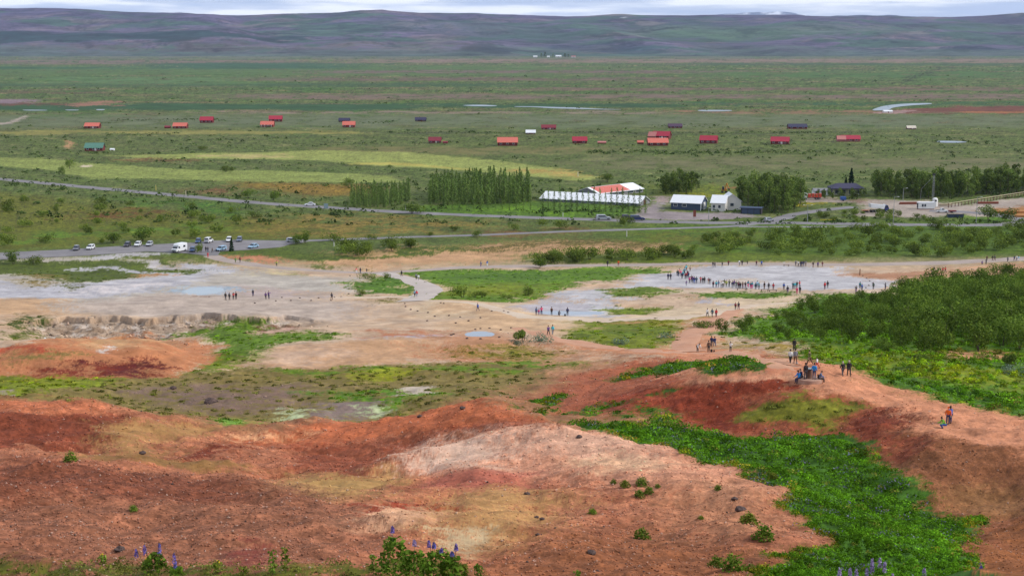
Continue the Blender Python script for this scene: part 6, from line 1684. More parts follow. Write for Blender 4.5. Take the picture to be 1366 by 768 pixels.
def car(u, v, rz, paint, label, kind='hatch', name='parked_car', flat=True, group='cars in the car park', cat='car', s=1.0):
    p = P(u, v); r = thing(name, label, cat, (p.x, p.y, p.z + (.16 if group == 'cars in the car park' else .1)), rz, group)
    r.scale = (s, s, s)
    if kind == 'suv':
        L, H, bel, nose, ws, rs, re, W_ = 4.6, 1.85, 1.05, .95, 1.15, .55, -2.1, .93
    elif kind == 'saloon':
        L, H, bel, nose, ws, rs, re, W_ = 4.6, 1.45, .86, .72, 1.05, .35, -1.35, .88
    elif kind == 'estate':
        L, H, bel, nose, ws, rs, re, W_ = 4.6, 1.52, .9, .76, 1.1, .45, -2.05, .88
    else:
        L, H, bel, nose, ws, rs, re, W_ = 4.0, 1.52, .9, .78, 1.05, .4, -1.75, .86
    x0, x1 = -L / 2, L / 2
    body = [(x0, .34), (x0 - .03, .55), (x0 + .04, bel), (x1 - 1.25, bel + .02), (x1 - .45, nose + .04), (x1 - .05, nose - .16), (x1, .5), (x1 - .06, .26), (x0 + .1, .26)]
    part('body', loft('body', body, lambda x, z: W_ * (1 - .06 * (z > bel - .05)) * (1 - .10 * (abs(x) > L / 2 - .25)), paint), r)
    rear = x0 + .12 if kind in ('hatch', 'suv', 'estate') else -1.75
    cab = [(rear, bel - .02), (re if kind != 'saloon' else -1.05, H - .02), (re + .25 if kind != 'saloon' else -.9, H), (rs - .15, H), (rs, H - .03), (ws, bel - .02)]
    hw = lambda x, z: W_ * (.93 if z < bel + .1 else .76)
    part('cabin', loft('cabin', cab, hw, paint), r)
    # glass a little proud of the cabin
    def lerp2(a, b_, t):
        return (a[0] + (b_[0] - a[0]) * t, a[1] + (b_[1] - a[1]) * t)
    f0, f1_ = (ws, bel), (rs, H - .03)
    def gl(nm, a, b_, i0, i1, out):
        q0, q1 = lerp2(a, b_, i0), lerp2(a, b_, i1); w0 = W_ * .93 + (W_ * .76 - W_ * .93) * i0 - .09; w1 = W_ * .93 + (W_ * .76 - W_ * .93) * i1 - .09
        vs = [(q0[0] + out, -w0, q0[1] + .02), (q0[0] + out, w0, q0[1] + .02), (q1[0] + out, w1, q1[1] + .02), (q1[0] + out, -w1, q1[1] + .02)]
        vs += [(x - out * 1.2, y, z - .02) for x, y, z in vs]
        part(nm, poly_mesh(nm, vs, [(0, 1, 2, 3), (7, 6, 5, 4), (0, 4, 5, 1), (1, 5, 6, 2), (2, 6, 7, 3), (3, 7, 4, 0)], CARGLASS), r)
    gl('windscreen', f0, f1_, .1, .93, .03)
    bb0, bb1 = (rear, bel), (cab[1][0], H - .02)
    gl('rear_window', bb0, bb1, .22, .92, -.03)
    for sgn in (-1, 1):
        y0, y1 = sgn * (W_ * .93 + .012), sgn * (W_ * .76 + .012)
        pts = [(rear + .45 * (kind != 'saloon') + .28, bel + .06), (ws - .28, bel + .06), (rs - .05, H - .12), (cab[1][0] + .32, H - .12)]
        ys = [lerp(y0, y1, .12), lerp(y0, y1, .12), lerp(y0, y1, .86), lerp(y0, y1, .86)]
        vs = [(x, y, z) for (x, z), y in zip(pts, ys)] + [(x, y - sgn * .05, z) for (x, z), y in zip(pts, ys)]
        part('side_window', poly_mesh('side_window', vs, [(0, 1, 2, 3), (7, 6, 5, 4), (0, 4, 5, 1), (1, 5, 6, 2), (2, 6, 7, 3), (3, 7, 4, 0)], CARGLASS), r)
        part('headlight', boxes_mesh('headlight', [((0, 0, 0), (.14, .36, .16))], HEADL, .03), r, (x1 - .07, sgn * W_ * .68, nose - .2))
        part('tail_light', boxes_mesh('tail_light', [((0, 0, 0), (.1, .2, .34))], TAILL, .03), r, (x0 + .0, sgn * W_ * .8, bel - .12))
        part('mirror', boxes_mesh('mirror', [((0, 0, 0), (.12, .2, .13))], paint, .03), r, (ws - .25, sgn * (W_ + .06), bel + .08))
        for xx in (-L * .3, L * .31):
            wheel(r, xx, sgn * (W_ - .1), .36 if kind == 'suv' else .31)
    part('bumper', boxes_mesh('bumper', [((0, 0, 0), (.12, W_ * 1.5, .16))], TRIM, .03), r, (x1 - .01, 0, .36))
    part('bumper', boxes_mesh('bumper', [((0, 0, 0), (.12, W_ * 1.5, .16))], TRIM, .03), r, (x0 + .0, 0, .38))
    if kind == 'suv':
        part('spare_wheel_cover', tubes_mesh('spare_wheel_cover', [((x0 - .14, 0, .95), (x0 + .02, 0, .95), .34, .34)], TRIM, 16), r)
    return r
PAINT = {k: mat('car_paint_' + k, c, .25, spec=.6, k=.85) for k, c in {'white': (230, 232, 236), 'silver': (186, 190, 198), 'dark_grey': (78, 74, 84), 'grey': (116, 116, 126), 'blue': (56, 84, 128), 'pale_blue': (150, 182, 208), 'navy': (44, 56, 110), 'grey_blue': (110, 118, 140), 'red': (206, 78, 54)}.items()}
DN = -math.pi / 2                       # nose towards the viewer
car(102, 334.2, DN + .1, PAINT['grey'], 'grey car parked at the far left of the back row, beside a white one')
car(121, 333, DN - .1, PAINT['white'], 'white hatchback parked next to the grey car at the row end')
car(170, 329.2, DN, PAINT['dark_grey'], 'dark grey car at the start of the row of three')
car(184, 328.8, DN, PAINT['white'], 'white hatchback in the middle of the row of three')
car(199.5, 328.4, DN, PAINT['silver'], 'silver car at the end of the row of three')
car(264.5, 324.4, DN + .1, PAINT['blue'], 'blue car parked beside the white off roader')
car(278.5, 324, math.pi / 2 - .15, PAINT['white'], 'white off roader with a dark rear, parked tail towards the path', 'suv')
car(305.5, 322.6, DN + .12, PAINT['white'], 'white car parked beside the grey blue one in the back row', 'estate')
car(319.5, 322.3, DN + .1, PAINT['grey_blue'], 'grey blue car at the inner end of the back row', 'estate')
car(257, 336, DN + .1, PAINT['blue'], 'blue car in the front row beside the round bush')
car(295, 334.8, DN - .35, PAINT['pale_blue'], 'pale blue car in the front row beside the small spruce', 'estate')
car(338, 331.2, DN - .4, PAINT['pale_blue'], 'pale silver blue car parked alone in the front row', 'saloon')
car(391, 323.6, -.2, PAINT['silver'], 'silver car half hidden behind the bush at the car park exit', 'estate')
car(413.5, 274.7, math.pi + .2, PAINT['white'], 'white car driving along the far road', 'saloon', 'car', group=None)
car(805, 293.4, 0, PAINT['silver'], 'silver car on the main road before the greenhouse', 'estate', 'car', group=None, s=1.3)
car(850, 294.2, 0, PAINT['navy'], 'dark blue estate car on the main road near the workshop', 'estate', 'car', group=None, s=1.3)
car(1026, 295.5, .3, PAINT['silver'], 'small silver car at the junction below the grove', 'hatch', 'car', group=None)
car(836, 291.5, .1, PAINT['dark_grey'], 'dark car parked behind the dark blue estate', 'hatch', 'parked_car', group=None)
# camper van
p = P(239.5, 336.2)
r = thing('camper_van', 'white camper van with a raised roof parked apart at the verge', 'camper van', (p.x, p.y, .16), DN - .45)
part('body', loft('body', [(-2.7, .4), (-2.75, 2.5), (-2.5, 2.75), (1.2, 2.75), (1.75, 2.35), (1.75, 1.9), (2.3, 1.25), (2.75, 1.1), (2.85, .45), (2.7, .35), (-2.6, .35)], lambda x, z: 1.06, PAINT['white']), r)
part('windscreen', poly_mesh('windscreen', [(1.80, -.92, 1.85), (1.80, .92, 1.85), (2.32, .96, 1.28), (2.32, -.96, 1.28), (1.7, -.92, 1.85), (1.7, .92, 1.85), (2.22, .96, 1.28), (2.22, -.96, 1.28)], [(0, 3, 2, 1), (0, 1, 5, 4), (1, 2, 6, 5), (2, 3, 7, 6), (3, 0, 4, 7)], CARGLASS), r)
for sgn in (-1, 1):
    part('side_window', boxes_mesh('side_window', [((0, 0, 0), (1.1, .06, .6))], CARGLASS), r, (-1.2, sgn * 1.05, 1.75)); part('side_window', boxes_mesh('side_window', [((0, 0, 0), (.8, .06, .55))], CARGLASS), r, (1.35, sgn * 1.05, 1.6))
    part('headlight', boxes_mesh('headlight', [((0, 0, 0), (.1, .34, .22))], HEADL, .02), r, (2.82, sgn * .72, .85)); part('tail_light', boxes_mesh('tail_light', [((0, 0, 0), (.08, .2, .4))], TAILL), r, (-2.75, sgn * .85, .9))
    for xx in (-1.6, 1.85):
        wheel(r, xx, sgn * .98, .35)
part('grille', boxes_mesh('grille', [((0, 0, 0), (.08, 1.0, .2))], TRIM), r, (2.83, 0, .8)); part('bumper', boxes_mesh('bumper', [((0, 0, 0), (.14, 1.9, .24))], TRIM, .03), r, (2.83, 0, .45))
# lorries
def lorry(u, v, rz, label, cabm, bodym, kind):
    x, y = flat_xy(u, v); r = thing('lorry', label, 'lorry', (x, y, .05), rz)
    part('chassis', boxes_mesh('chassis', [((0, 0, .85), (7.4, .9, .3))], TRIM), r)
    part('cab', loft('cab', [(2.2, .55), (2.2, 2.7), (2.5, 2.85), (3.4, 2.8), (3.85, 1.7), (4.0, 1.4), (4.0, .55)], lambda x, z: 1.15, cabm), r)
    part('windscreen', poly_mesh('windscreen', [(3.47, -1.0, 2.7), (3.47, 1.0, 2.7), (3.88, 1.05, 1.72), (3.88, -1.05, 1.72), (3.37, -1.0, 2.7), (3.37, 1.0, 2.7), (3.78, 1.05, 1.72), (3.78, -1.05, 1.72)], [(0, 3, 2, 1), (0, 1, 5, 4), (1, 2, 6, 5), (2, 3, 7, 6), (3, 0, 4, 7)], CARGLASS), r)
    for sgn in (-1, 1):
        part('side_window', boxes_mesh('side_window', [((0, 0, 0), (.8, .06, .7))], CARGLASS), r, (2.9, sgn * 1.14, 2.15)); part('headlight', boxes_mesh('headlight', [((0, 0, 0), (.08, .3, .2))], HEADL), r, (3.99, sgn * .8, .9))
        for xx in (-2.9, -1.8, 2.9):
            wheel(r, xx, sgn * 1.0, .5, .3)
    if kind == 'tipper':
        b_ = part('tipper_body', loft('tipper_body', [(-3.9, 1.2), (-4.3, 2.7), (1.9, 2.8), (2.0, 3.1), (1.7, 1.2)], lambda x, z: 1.2, bodym), r)
        b_.rotation_euler = (0, .12, 0); b_.location = (0, 0, .35)
    else:
        part('deck', boxes_mesh('deck', [((-1, 0, 1.15), (6, 2.3, .2))], bodym), r)
        for k in range(4):
            part('machine_frame', boxes_mesh('machine_frame', [((0, 0, 0), (1.1, 1.8, 1.4))], bodym, .1), r, (-3.4 + k * 1.5, 0, 2.0 - .12 * (k % 2)))
    return r
lorry(1172, 283.2, .15, 'white tipper lorry with a dark cab parked in the gravel yard', PAINT['navy'], PAINT['white'], 'tipper')
lorry(1083, 266.3, math.pi, 'lorry with a white cab and red machinery on its back', PAINT['white'], PAINT['red'], 'flat')
r = place('flatbed_trailer', 'low orange flatbed trailer behind the white tipper lorry', 'trailer', 1157, 283, .05)
part('bed', boxes_mesh('bed', [((0, 0, .8), (4.6, 2.2, .22))], mat('trailer_orange', (222, 142, 96), .6), .03), r)
for sgn in (-1, 1):
    for xx in (-1.0, -.2):
        wheel(r, xx, sgn * .9, .36)
part('drawbar', boxes_mesh('drawbar', [((2.9, 0, .7), (1.4, .14, .12))], TRIM), r)
# pickup
x, y = flat_xy(1256, 283.6); r = thing('pickup_truck', 'white pickup truck parked at the end of the site cabin', 'pickup', (x, y, .05), .05)
part('body', loft('body', [(-2.5, .4), (-2.5, 1.0), (1.3, 1.02), (2.3, .95), (2.45, .5), (2.3, .36), (-2.4, .36)], lambda x, z: .92, PAINT['white']), r)
part('cabin', loft('cabin', [(-.55, .98), (-.4, 1.72), (.5, 1.75), (1.25, .98)], lambda x, z: .86 if z < 1.2 else .74, PAINT['white']), r)
for sgn in (-1, 1):
    part('side_window', boxes_mesh('side_window', [((0, 0, 0), (1.0, .05, .46))], CARGLASS), r, (.25, sgn * .83, 1.38)); part('headlight', boxes_mesh('headlight', [((0, 0, 0), (.08, .3, .16))], HEADL), r, (2.4, sgn * .65, .78)); part('tail_light', boxes_mesh('tail_light', [((0, 0, 0), (.06, .14, .3))], TAILL), r, (-2.5, sgn * .8, .8))
    for xx in (-1.5, 1.55):
        wheel(r, xx, sgn * .82, .36)
part('load_bed', boxes_mesh('load_bed', [((-1.5, 0, 1.05), (1.8, 1.5, .06))], TRIM), r); part('windscreen', poly_mesh('windscreen', [(.58, -.68, 1.7), (.58, .68, 1.7), (1.24, .78, 1.03), (1.24, -.78, 1.03), (.5, -.68, 1.68), (.5, .68, 1.68), (1.16, .78, 1.01), (1.16, -.78, 1.01)], [(0, 3, 2, 1), (0, 1, 5, 4), (1, 2, 6, 5), (2, 3, 7, 6), (3, 0, 4, 7)], CARGLASS), r)
r = place('farm_trailer', 'dark red low trailer beside the pickup', 'trailer', 1270, 283.8, 0)
part('bed', boxes_mesh('bed', [((0, 0, .75), (3, 1.7, .5))], mat('trailer_red', (142, 62, 62), .7), .04), r)
for sgn in (-1, 1):
    wheel(r, -.2, sgn * .95, .34)
part('drawbar', boxes_mesh('drawbar', [((-2, 0, .6), (1.2, .1, .1))], TRIM), r)

# ------------------------------------------------------------------ people
DG = None
def skin_mesh(name, verts, edges, radii, sub=1):
    """grow one continuous surface along a jointed skeleton"""
    me = bpy.data.meshes.new('skeleton'); me.from_pydata(verts, edges, []); me.update()
    o = bpy.data.objects.new('skeleton', me); COL.objects.link(o)
    o.modifiers.new('skin', 'SKIN').use_smooth_shade = True
    sv = me.skin_vertices[0].data
    for i, r_ in enumerate(radii):
        rr = r_ if isinstance(r_, tuple) else (r_, r_)
        sv[i].radius = rr; sv[i].use_root = (i == 0)
    if sub:
        o.modifiers.new('sub', 'SUBSURF').levels = sub
    dg = bpy.context.evaluated_depsgraph_get()
    out = bpy.data.meshes.new_from_object(o.evaluated_get(dg)); out.name = name
    bpy.data.objects.remove(o); bpy.data.meshes.remove(me)
    out.materials.clear(); out.materials.append(None)
    return out
def rotx(v, a):
    c, s = math.cos(a), math.sin(a)
    return np.array((v[0], v[1] * c + v[2] * s, -v[1] * s + v[2] * c))      # positive a tips up-vector towards +y (forward)
def pose_joints(lean=0., arms=((.05, .12, .15), (.05, .12, .15)), legs=((0., 0.), (0., 0.)), head=0.):
    """arms: (forward swing, sideways, elbow bend); legs: (forward swing, knee bend); facing +y, feet on z = 0"""
    J = {'pelvis': np.zeros(3)}
    up = rotx((0, 0, 1), lean)
    J['waist'] = up * .14; J['chest'] = up * .36; J['neck'] = up * .52
    hd = rotx((0, 0, 1), lean * .5 + head)
    J['head'] = J['neck'] + hd * .12 + rotx((0, .02, 0), lean); J['crown'] = J['head'] + hd * .10; J['nose'] = J['head'] + rotx((0, .115, -.01), lean * .5 + head)
    for s, nm, (sw, ab, el), (hp_, kn) in ((-1, 'L', arms[0], legs[0]), (1, 'R', arms[1], legs[1])):
        sh = J['neck'] - up * .075 + np.array((s * .18, 0, 0))
        d = rotx((s * math.sin(ab), 0, -math.cos(ab)), -sw + lean * .3)
        J['sh' + nm] = sh; J['el' + nm] = sh + d * .29
        d2 = rotx((s * math.sin(ab) * .3, 0, -math.cos(ab * .3)), -(sw + el) + lean * .3)
        J['wr' + nm] = J['el' + nm] + d2 * .25; J['d2' + nm] = d2
        hipj = np.array((s * .095, 0, -.03)); J['hip' + nm] = hipj
        d = rotx((s * .02, 0, -1), -hp_); J['kn' + nm] = hipj + d * .43
        d3 = rotx((0, 0, -1), -(hp_ - kn)); J['an' + nm] = J['kn' + nm] + d3 * .42
        fd = rotx((0, 1, 0), max(-.5, min(.3, (kn - hp_) * .5)) if kn < 1.2 else 0)
        J['toe' + nm] = J['an' + nm] + fd * .17 + np.array((s * .02, 0, -.045))
    zmin = min(min(J['anL'][2], J['anR'][2]) - .075, min(J['toeL'][2], J['toeR'][2]) - .03)
    for k in J:
        if not k.startswith('d2'):
            J[k] = J[k] - np.array((0, 0, zmin))
    return J
def person_meshes(J, tag_, skirt=False):
    V, E, R = [], [], []
    def add(p, r_, par=None):
        V.append(tuple(p)); R.append(r_)
        if par is not None:
            E.append((par, len(V) - 1))
        return len(V) - 1
    # the body
    pe = add(J['pelvis'], (.135, .10)); wa_ = add(J['waist'], (.12, .09), pe); ch = add(J['chest'], (.145, .10), wa_); nk = add(J['neck'], .055, ch)
    h0 = add(lerp(J['neck'], J['head'], .55), (.068, .07), nk); h1_ = add(J['head'], (.078, .095), h0); add(J['crown'], (.062, .075), h1_)
    nj = add(J['nose'], .016, h1_)
    for s, n_ in ((-1, 'L'), (1, 'R')):
        add(J['head'] + np.array((s * .088, -.005, 0)), .014, h1_)
        sh = add(J['sh' + n_], .055, ch); el = add(J['el' + n_], .043, sh); wr = add(J['wr' + n_], .027, el)
        d = J['d2' + n_]; pal = J['wr' + n_] + d * .075; pa = add(pal, (.038, .018), wr)
        side = np.array((0, 1, 0)) - d * d[1]; side /= np.linalg.norm(side) + 1e-9; curl = np.cross(d, side) * -s
        for q, (o_, ln) in enumerate(((-.030, .062), (-.010, .074), (.010, .078), (.030, .070))):
            b_ = pal + side * o_ * .9 + d * .025; k1 = add(b_, .0105, pa); k2 = add(b_ + d * ln * .6 + curl * .008, .0095, k1); add(b_ + d * ln * .95 + curl * .028, .008, k2)
        tb = add(J['wr' + n_] + d * .035 + side * .032, .012, wr); add(J['wr' + n_] + d * .075 + side * .058 + curl * .01, .010, tb)
        hi = add(J['hip' + n_], .085, pe); kn = add(J['kn' + n_], .055, hi); an = add(J['an' + n_], .035, kn); add(J['toe' + n_], (.04, .028), an)
    out = {'body': skin_mesh('body', V, E, R)}
    # jacket
    V.clear(); E.clear(); R.clear()
    c = add(J['chest'], (.175, .13)); w = add(J['waist'], (.16, .125), c); add(J['pelvis'] - np.array((0, 0, .10)), (.165, .135), w)
    up_ = add(lerp(J['chest'], J['neck'], .62), (.125, .10), c); add(lerp(J['neck'], J['head'], .12), .078, up_)
    for s, n_ in ((-1, 'L'), (1, 'R')):
        sh = add(J['sh' + n_], .078, up_); el = add(J['el' + n_], .062, sh); add(lerp(J['el' + n_], J['wr' + n_], .97), .046, el)
    out['jacket'] = skin_mesh('jacket', V, E, R)
    V.clear(); E.clear(); R.clear()
    pe = add(J['pelvis'], (.155, .12))
    for n_ in 'LR':
        hi = add(J['hip' + n_] - np.array((0, 0, .02)), .102, pe); kn = add(J['kn' + n_], .074, hi); add(lerp(J['kn' + n_], J['an' + n_], .93), .056, kn)
    out['trousers'] = skin_mesh('trousers', V, E, R)
    for n_ in 'LR':
        V.clear(); E.clear(); R.clear()
        a0 = add(J['an' + n_] + (J['an' + n_] - J['toe' + n_]) * .25 - np.array((0, 0, .02)), (.05, .05)); b_ = add(lerp(J['an' + n_], J['toe' + n_], .5) - np.array((0, 0, .01)), (.055, .048), a0); add(J['toe' + n_], (.05, .034), b_)
        out['shoe' + n_] = skin_mesh('shoe', V, E, R)
    # hair: a cap over the crown and the back of the head
    V.clear(); E.clear(); R.clear()
    hd = J['head']; cr = J['crown']; back = (J['head'] - J['nose']); back /= np.linalg.norm(back)
    t0 = add(lerp(hd, cr, .75) + back * .012, (.088, .092)); add(lerp(hd, cr, 1.1) - back * .02, (.06, .06), t0); add(hd + back * .045 - (cr - hd) * .25, (.07, .055), t0)
    out['hair'] = skin_mesh('hair', V, E, R)
    # face
    bm = bmesh.new(); f_ = -back; sd = np.array((1, 0, 0)); u_ = (cr - hd) / np.linalg.norm(cr - hd)
    for sx in (-1, 1):
        bmesh.ops.create_icosphere(bm, subdivisions=1, radius=.012, matrix=Matrix.Translation(tuple(hd + f_ * .088 + sd * sx * .031 + u_ * .022)))
    me = bpy.data.meshes.new('eyes'); bm.to_mesh(me); bm.free(); me.materials.append(mat('eye_dark', (40, 34, 32), .3)); out['eyes'] = me
    bm = bmesh.new(); bmesh.ops.create_cube(bm, size=1, matrix=Matrix.Translation(tuple(hd + f_ * .083 - u_ * .045)) @ Matrix.Diagonal((.045, .02, .012, 1)))
    me = bpy.data.meshes.new('mouth'); bm.to_mesh(me); bm.free(); me.materials.append(mat('lips', (168, 96, 88), .5)); out['mouth'] = me
    return out
POSES = {
    'stand': pose_joints(),
    'pockets': pose_joints(.02, ((-.15, .22, .75), (-.15, .22, .75))),
    'photo': pose_joints(-.03, ((.75, .25, 1.75), (.7, .25, 1.8)), head=.05),
    'walk': pose_joints(.06, ((.4, .1, .3), (-.35, .1, .25)), ((-.38, .25), (.42, .12))),
    'stride': pose_joints(.05, ((-.3, .1, .3), (.35, .12, .5)), ((.36, .1), (-.32, .35))),
    'point': pose_joints(.0, ((.05, .12, .2), (1.35, .2, .15)), ((.0, .0), (.06, .02))),
    'bend': pose_joints(1.05, ((.75, .1, .3), (.75, .1, .3)), ((.1, .2), (.25, .35)), .2),
    'crouch': pose_joints(.55, ((.7, .15, .9), (.75, .15, .8)), ((1.75, 2.25), (1.55, 2.2)), -.1),
    'sit': pose_joints(.22, ((.45, .12, .9), (.5, .15, .8)), ((1.45, 1.5), (1.35, 1.3)), .1),
}
PM = {k: person_meshes(J, k) for k, J in POSES.items()}
CLOTH = {k: mat('cloth_' + k.replace(' ', '_'), c, .85, k=.95) for k, c in {
    'black': (44, 42, 46), 'charcoal': (72, 70, 76), 'grey': (132, 132, 140), 'navy': (48, 52, 92), 'blue': (66, 104, 184), 'bright blue': (44, 140, 214), 'pale blue': (148, 190, 214), 'teal': (40, 132, 146), 'dark teal': (40, 84, 100), 'cyan': (74, 190, 206),
    'red': (206, 48, 54), 'dark red': (134, 40, 52), 'maroon': (104, 40, 56), 'pink': (226, 74, 122), 'magenta': (206, 40, 116), 'salmon': (228, 122, 112), 'purple': (106, 72, 132), 'white': (222, 222, 222), 'olive': (104, 108, 62), 'green': (92, 140, 70), 'lime green': (120, 184, 62), 'dark green': (52, 76, 58), 'yellow green': (172, 180, 80), 'orange': (236, 106, 36), 'brown': (104, 76, 62), 'slate blue': (96, 112, 148), 'jeans': (62, 74, 108), 'beige': (186, 168, 146), 'yellow': (216, 190, 60)}.items()}
SKIN = [mat('skin_light', (222, 178, 156), .6, k=.85), mat('skin_tan', (190, 142, 116), .6), mat('skin_brown', (132, 92, 72), .6)]
HAIR = {'dark': mat('hair_dark', (52, 42, 38), .8), 'brown': mat('hair_brown', (104, 78, 58), .8), 'fair': mat('hair_fair', (196, 168, 120), .8), 'white': mat('hair_white', (214, 208, 200), .8)}
SHOE = mat('shoe_dark', (52, 46, 46), .8)
PN = [0]
def slot(o, m):
    o.material_slots[0].link = 'OBJECT'; o.material_slots[0].material = m
def person(u, v, jk, tr, label, pose='stand', face=None, hair='dark', h=1.72, group=None, z=None, hood=False):
    p = P(u, v) if z is None else z
    i = PN[0]; PN[0] += 1
    face = (rng.uniform(-.5, .5) if face is None else math.radians(face))        # 0 = facing away from the viewer
    t = thing('person', label, 'person', p, face, group)
    s = h / 1.72; t.scale = (s * 1.04, s * 1.04, s)
    ms = PM[pose]
    hm_ = CLOTH[jk] if hood else HAIR[hair]
    for nm, key, m_ in (('body', 'body', SKIN[i % 5 % 3 if i % 7 else 0]), ('jacket', 'jacket', CLOTH[jk]), ('trousers', 'trousers', CLOTH[tr]), ('shoe', 'shoeL', SHOE), ('shoe', 'shoeR', SHOE), ('hood' if hood else 'hair', 'hair', hm_)):
        o = bpy.data.objects.new(nm, ms[key]); COL.objects.link(o); o.parent = t; slot(o, m_)
    for nm in ('eyes', 'mouth'):
        o = bpy.data.objects.new(nm, ms[nm]); COL.objects.link(o); o.parent = t
    return t
ORD = ['first', 'second', 'third', 'fourth', 'fifth', 'sixth', 'seventh', 'eighth', 'ninth', 'tenth', 'eleventh', 'twelfth', 'thirteenth', 'fourteenth', 'fifteenth', 'sixteenth', 'seventeenth', 'eighteenth', 'nineteenth', 'twentieth']
def crowd(rows, place_, group, poses=('stand', 'pockets', 'photo', 'stand'), h=(1.62, 1.84)):
    rows = sorted(rows, key=lambda q: q[0]); seen = {}
    for k, row in enumerate(rows):
        u, v, jk, tr = row[:4]; kw = dict(row[4]) if len(row) > 4 else {}
        key = (jk, tr); seen[key] = seen.get(key, 0) + 1
    cnt = {}
    for k, row in enumerate(rows):
        u, v, jk, tr = row[:4]; kw = dict(row[4]) if len(row) > 4 else {}
        key = (jk, tr); cnt[key] = cnt.get(key, 0) + 1
        o_ = '' if seen[key] == 1 else ', %s such from left' % ORD[cnt[key] - 1]
        kw.setdefault('pose', poses[k % len(poses)]); kw.setdefault('h', rng.uniform(*h))
        person(u, v, jk, tr, 'person in %s, %s trousers, %s%s' % (jk, tr, place_, o_), group=group, **kw)
W_ = {'pose': 'walk'}; S_ = {'pose': 'stride'}; PH = {'pose': 'photo'}; KID = {'h': 1.15}
crowd([(891.2, 373, 'navy', 'black'), (894.5, 373.3, 'black', 'charcoal')], 'standing apart at the runoff', 'pair at the runoff')
crowd([(903.4, 367.8, 'dark green', 'black'), (906.2, 366.6, 'salmon', 'beige'), (908.2, 368.2, 'pink', 'grey'), (909.8, 371.5, 'navy', 'black'), (912.6, 366.2, 'teal', 'charcoal'), (915.4, 361.4, 'cyan', 'navy'), (920.6, 361.6, 'beige', 'brown'), (914.2, 372.2, 'dark red', 'black'), (916.2, 371, 'red', 'navy'), (918.4, 371, 'navy', 'jeans'), (913.2, 364.2, 'pale blue', 'black'), (911, 369.2, 'cyan', 'black'), (905, 369, 'charcoal', 'jeans'), (917, 368.6, 'maroon', 'charcoal')], 'in the knot at the geyser', 'crowd at the geyser bend')
crowd([(915.5, 381, 'purple', 'grey', {'h': 1.3}), (919.8, 377.5, 'magenta', 'charcoal'), (922.4, 376.4, 'maroon', 'black'), (924.2, 377, 'purple', 'jeans'), (926.2, 378, 'navy', 'blue'), (929, 378, 'dark teal', 'navy'), (934.7, 377.4, 'red', 'maroon'), (937.4, 377.7, 'black', 'charcoal'), (939.8, 377.7, 'charcoal', 'black'), (945, 379, 'dark red', 'beige', PH), (946.8, 379.4, 'black', 'grey'), (951.3, 383.4, 'maroon', 'black'), (955.4, 383.5, 'cyan', 'navy'), (958.5, 382.8, 'slate blue', 'grey'), (962, 384, 'white', 'grey'), (964.2, 383.6, 'white', 'black'), (966.3, 382, 'olive', 'beige'), (969, 382.8, 'yellow green', 'olive'), (972.7, 382.8, 'dark green', 'black')], 'in the geyser watching line', 'line watching the geyser')
crowd([(976.9, 384.3, 'navy', 'grey'), (979.3, 382.4, 'purple', 'black'), (981.9, 384.3, 'dark green', 'charcoal'), (984.8, 385, 'maroon', 'black'), (986.2, 384.4, 'teal', 'black'), (987.6, 385.2, 'black', 'charcoal'), (990.7, 385.2, 'brown', 'maroon'), (994.2, 384.3, 'black', 'maroon'), (996.2, 387.3, 'white', 'black', KID), (997.9, 383.6, 'teal', 'pink'), (1001.2, 385.1, 'dark teal', 'magenta'), (1003.2, 385.1, 'teal', 'magenta'), (1007.9, 386.2, 'dark teal', 'black'), (1010.2, 383.6, 'pale blue', 'grey'), (1012.4, 385.8, 'teal', 'charcoal'), (1019.6, 385.4, 'black', 'brown'), (1025.3, 385.8, 'charcoal', 'black'), (1031.5, 386.2, 'red', 'maroon')], 'in the geyser rope row', 'row along the geyser rope')
crowd([(1045.5, 386.7, 'blue', 'brown'), (1050.5, 391.3, 'black', 'purple'), (1057.7, 385.8, 'dark teal', 'black'), (1060.2, 385.8, 'cyan', 'grey'), (1062.8, 384.2, 'dark green', 'black'), (1063, 392, 'pink', 'magenta'), (1066.5, 384.2, 'red', 'grey'), (1067, 391.3, 'charcoal', 'black')], 'past the benches', 'group past the benches')
crowd([(1100.2, 385.8, 'red', 'maroon'), (1103.9, 384.3, 'black', 'charcoal'), (1141.8, 390.5, 'black', 'purple'), (1147.1, 385.2, 'teal', 'charcoal'), (1149.8, 387.3, 'blue', 'navy'), (1165, 386, 'dark green', 'black'), (1181, 386, 'charcoal', 'navy')], 'at the terrace end', 'visitors at the terrace end')
crowd([(951, 356.5, 'black', 'grey', W_), (953.6, 356.5, 'charcoal', 'black', S_), (963.4, 356, 'charcoal', 'grey', W_), (971.7, 354.1, 'dark red', 'black', S_), (986.8, 353.9, 'white', 'grey', {'pose': 'bend'}), (989.9, 354.2, 'black', 'charcoal'), (997, 352.6, 'black', 'black', KID), (1009, 354.2, 'maroon', 'black', W_), (1015.9, 354.9, 'blue', 'navy', S_), (1061.4, 354.6, 'grey', 'charcoal'), (1064.9, 355.2, 'white', 'black'), (1067.8, 355.4, 'black', 'jeans'), (1069.6, 355.8, 'navy', 'black'), (1072.1, 355.3, 'charcoal', 'jeans'), (1074.8, 355, 'grey', 'brown'), (1084.6, 356.5, 'black', 'brown', W_), (1091, 356.5, 'purple', 'black', S_), (1097.1, 355.7, 'maroon', 'brown', W_)], 'on the far path beyond the geyser', 'walkers on the far path')
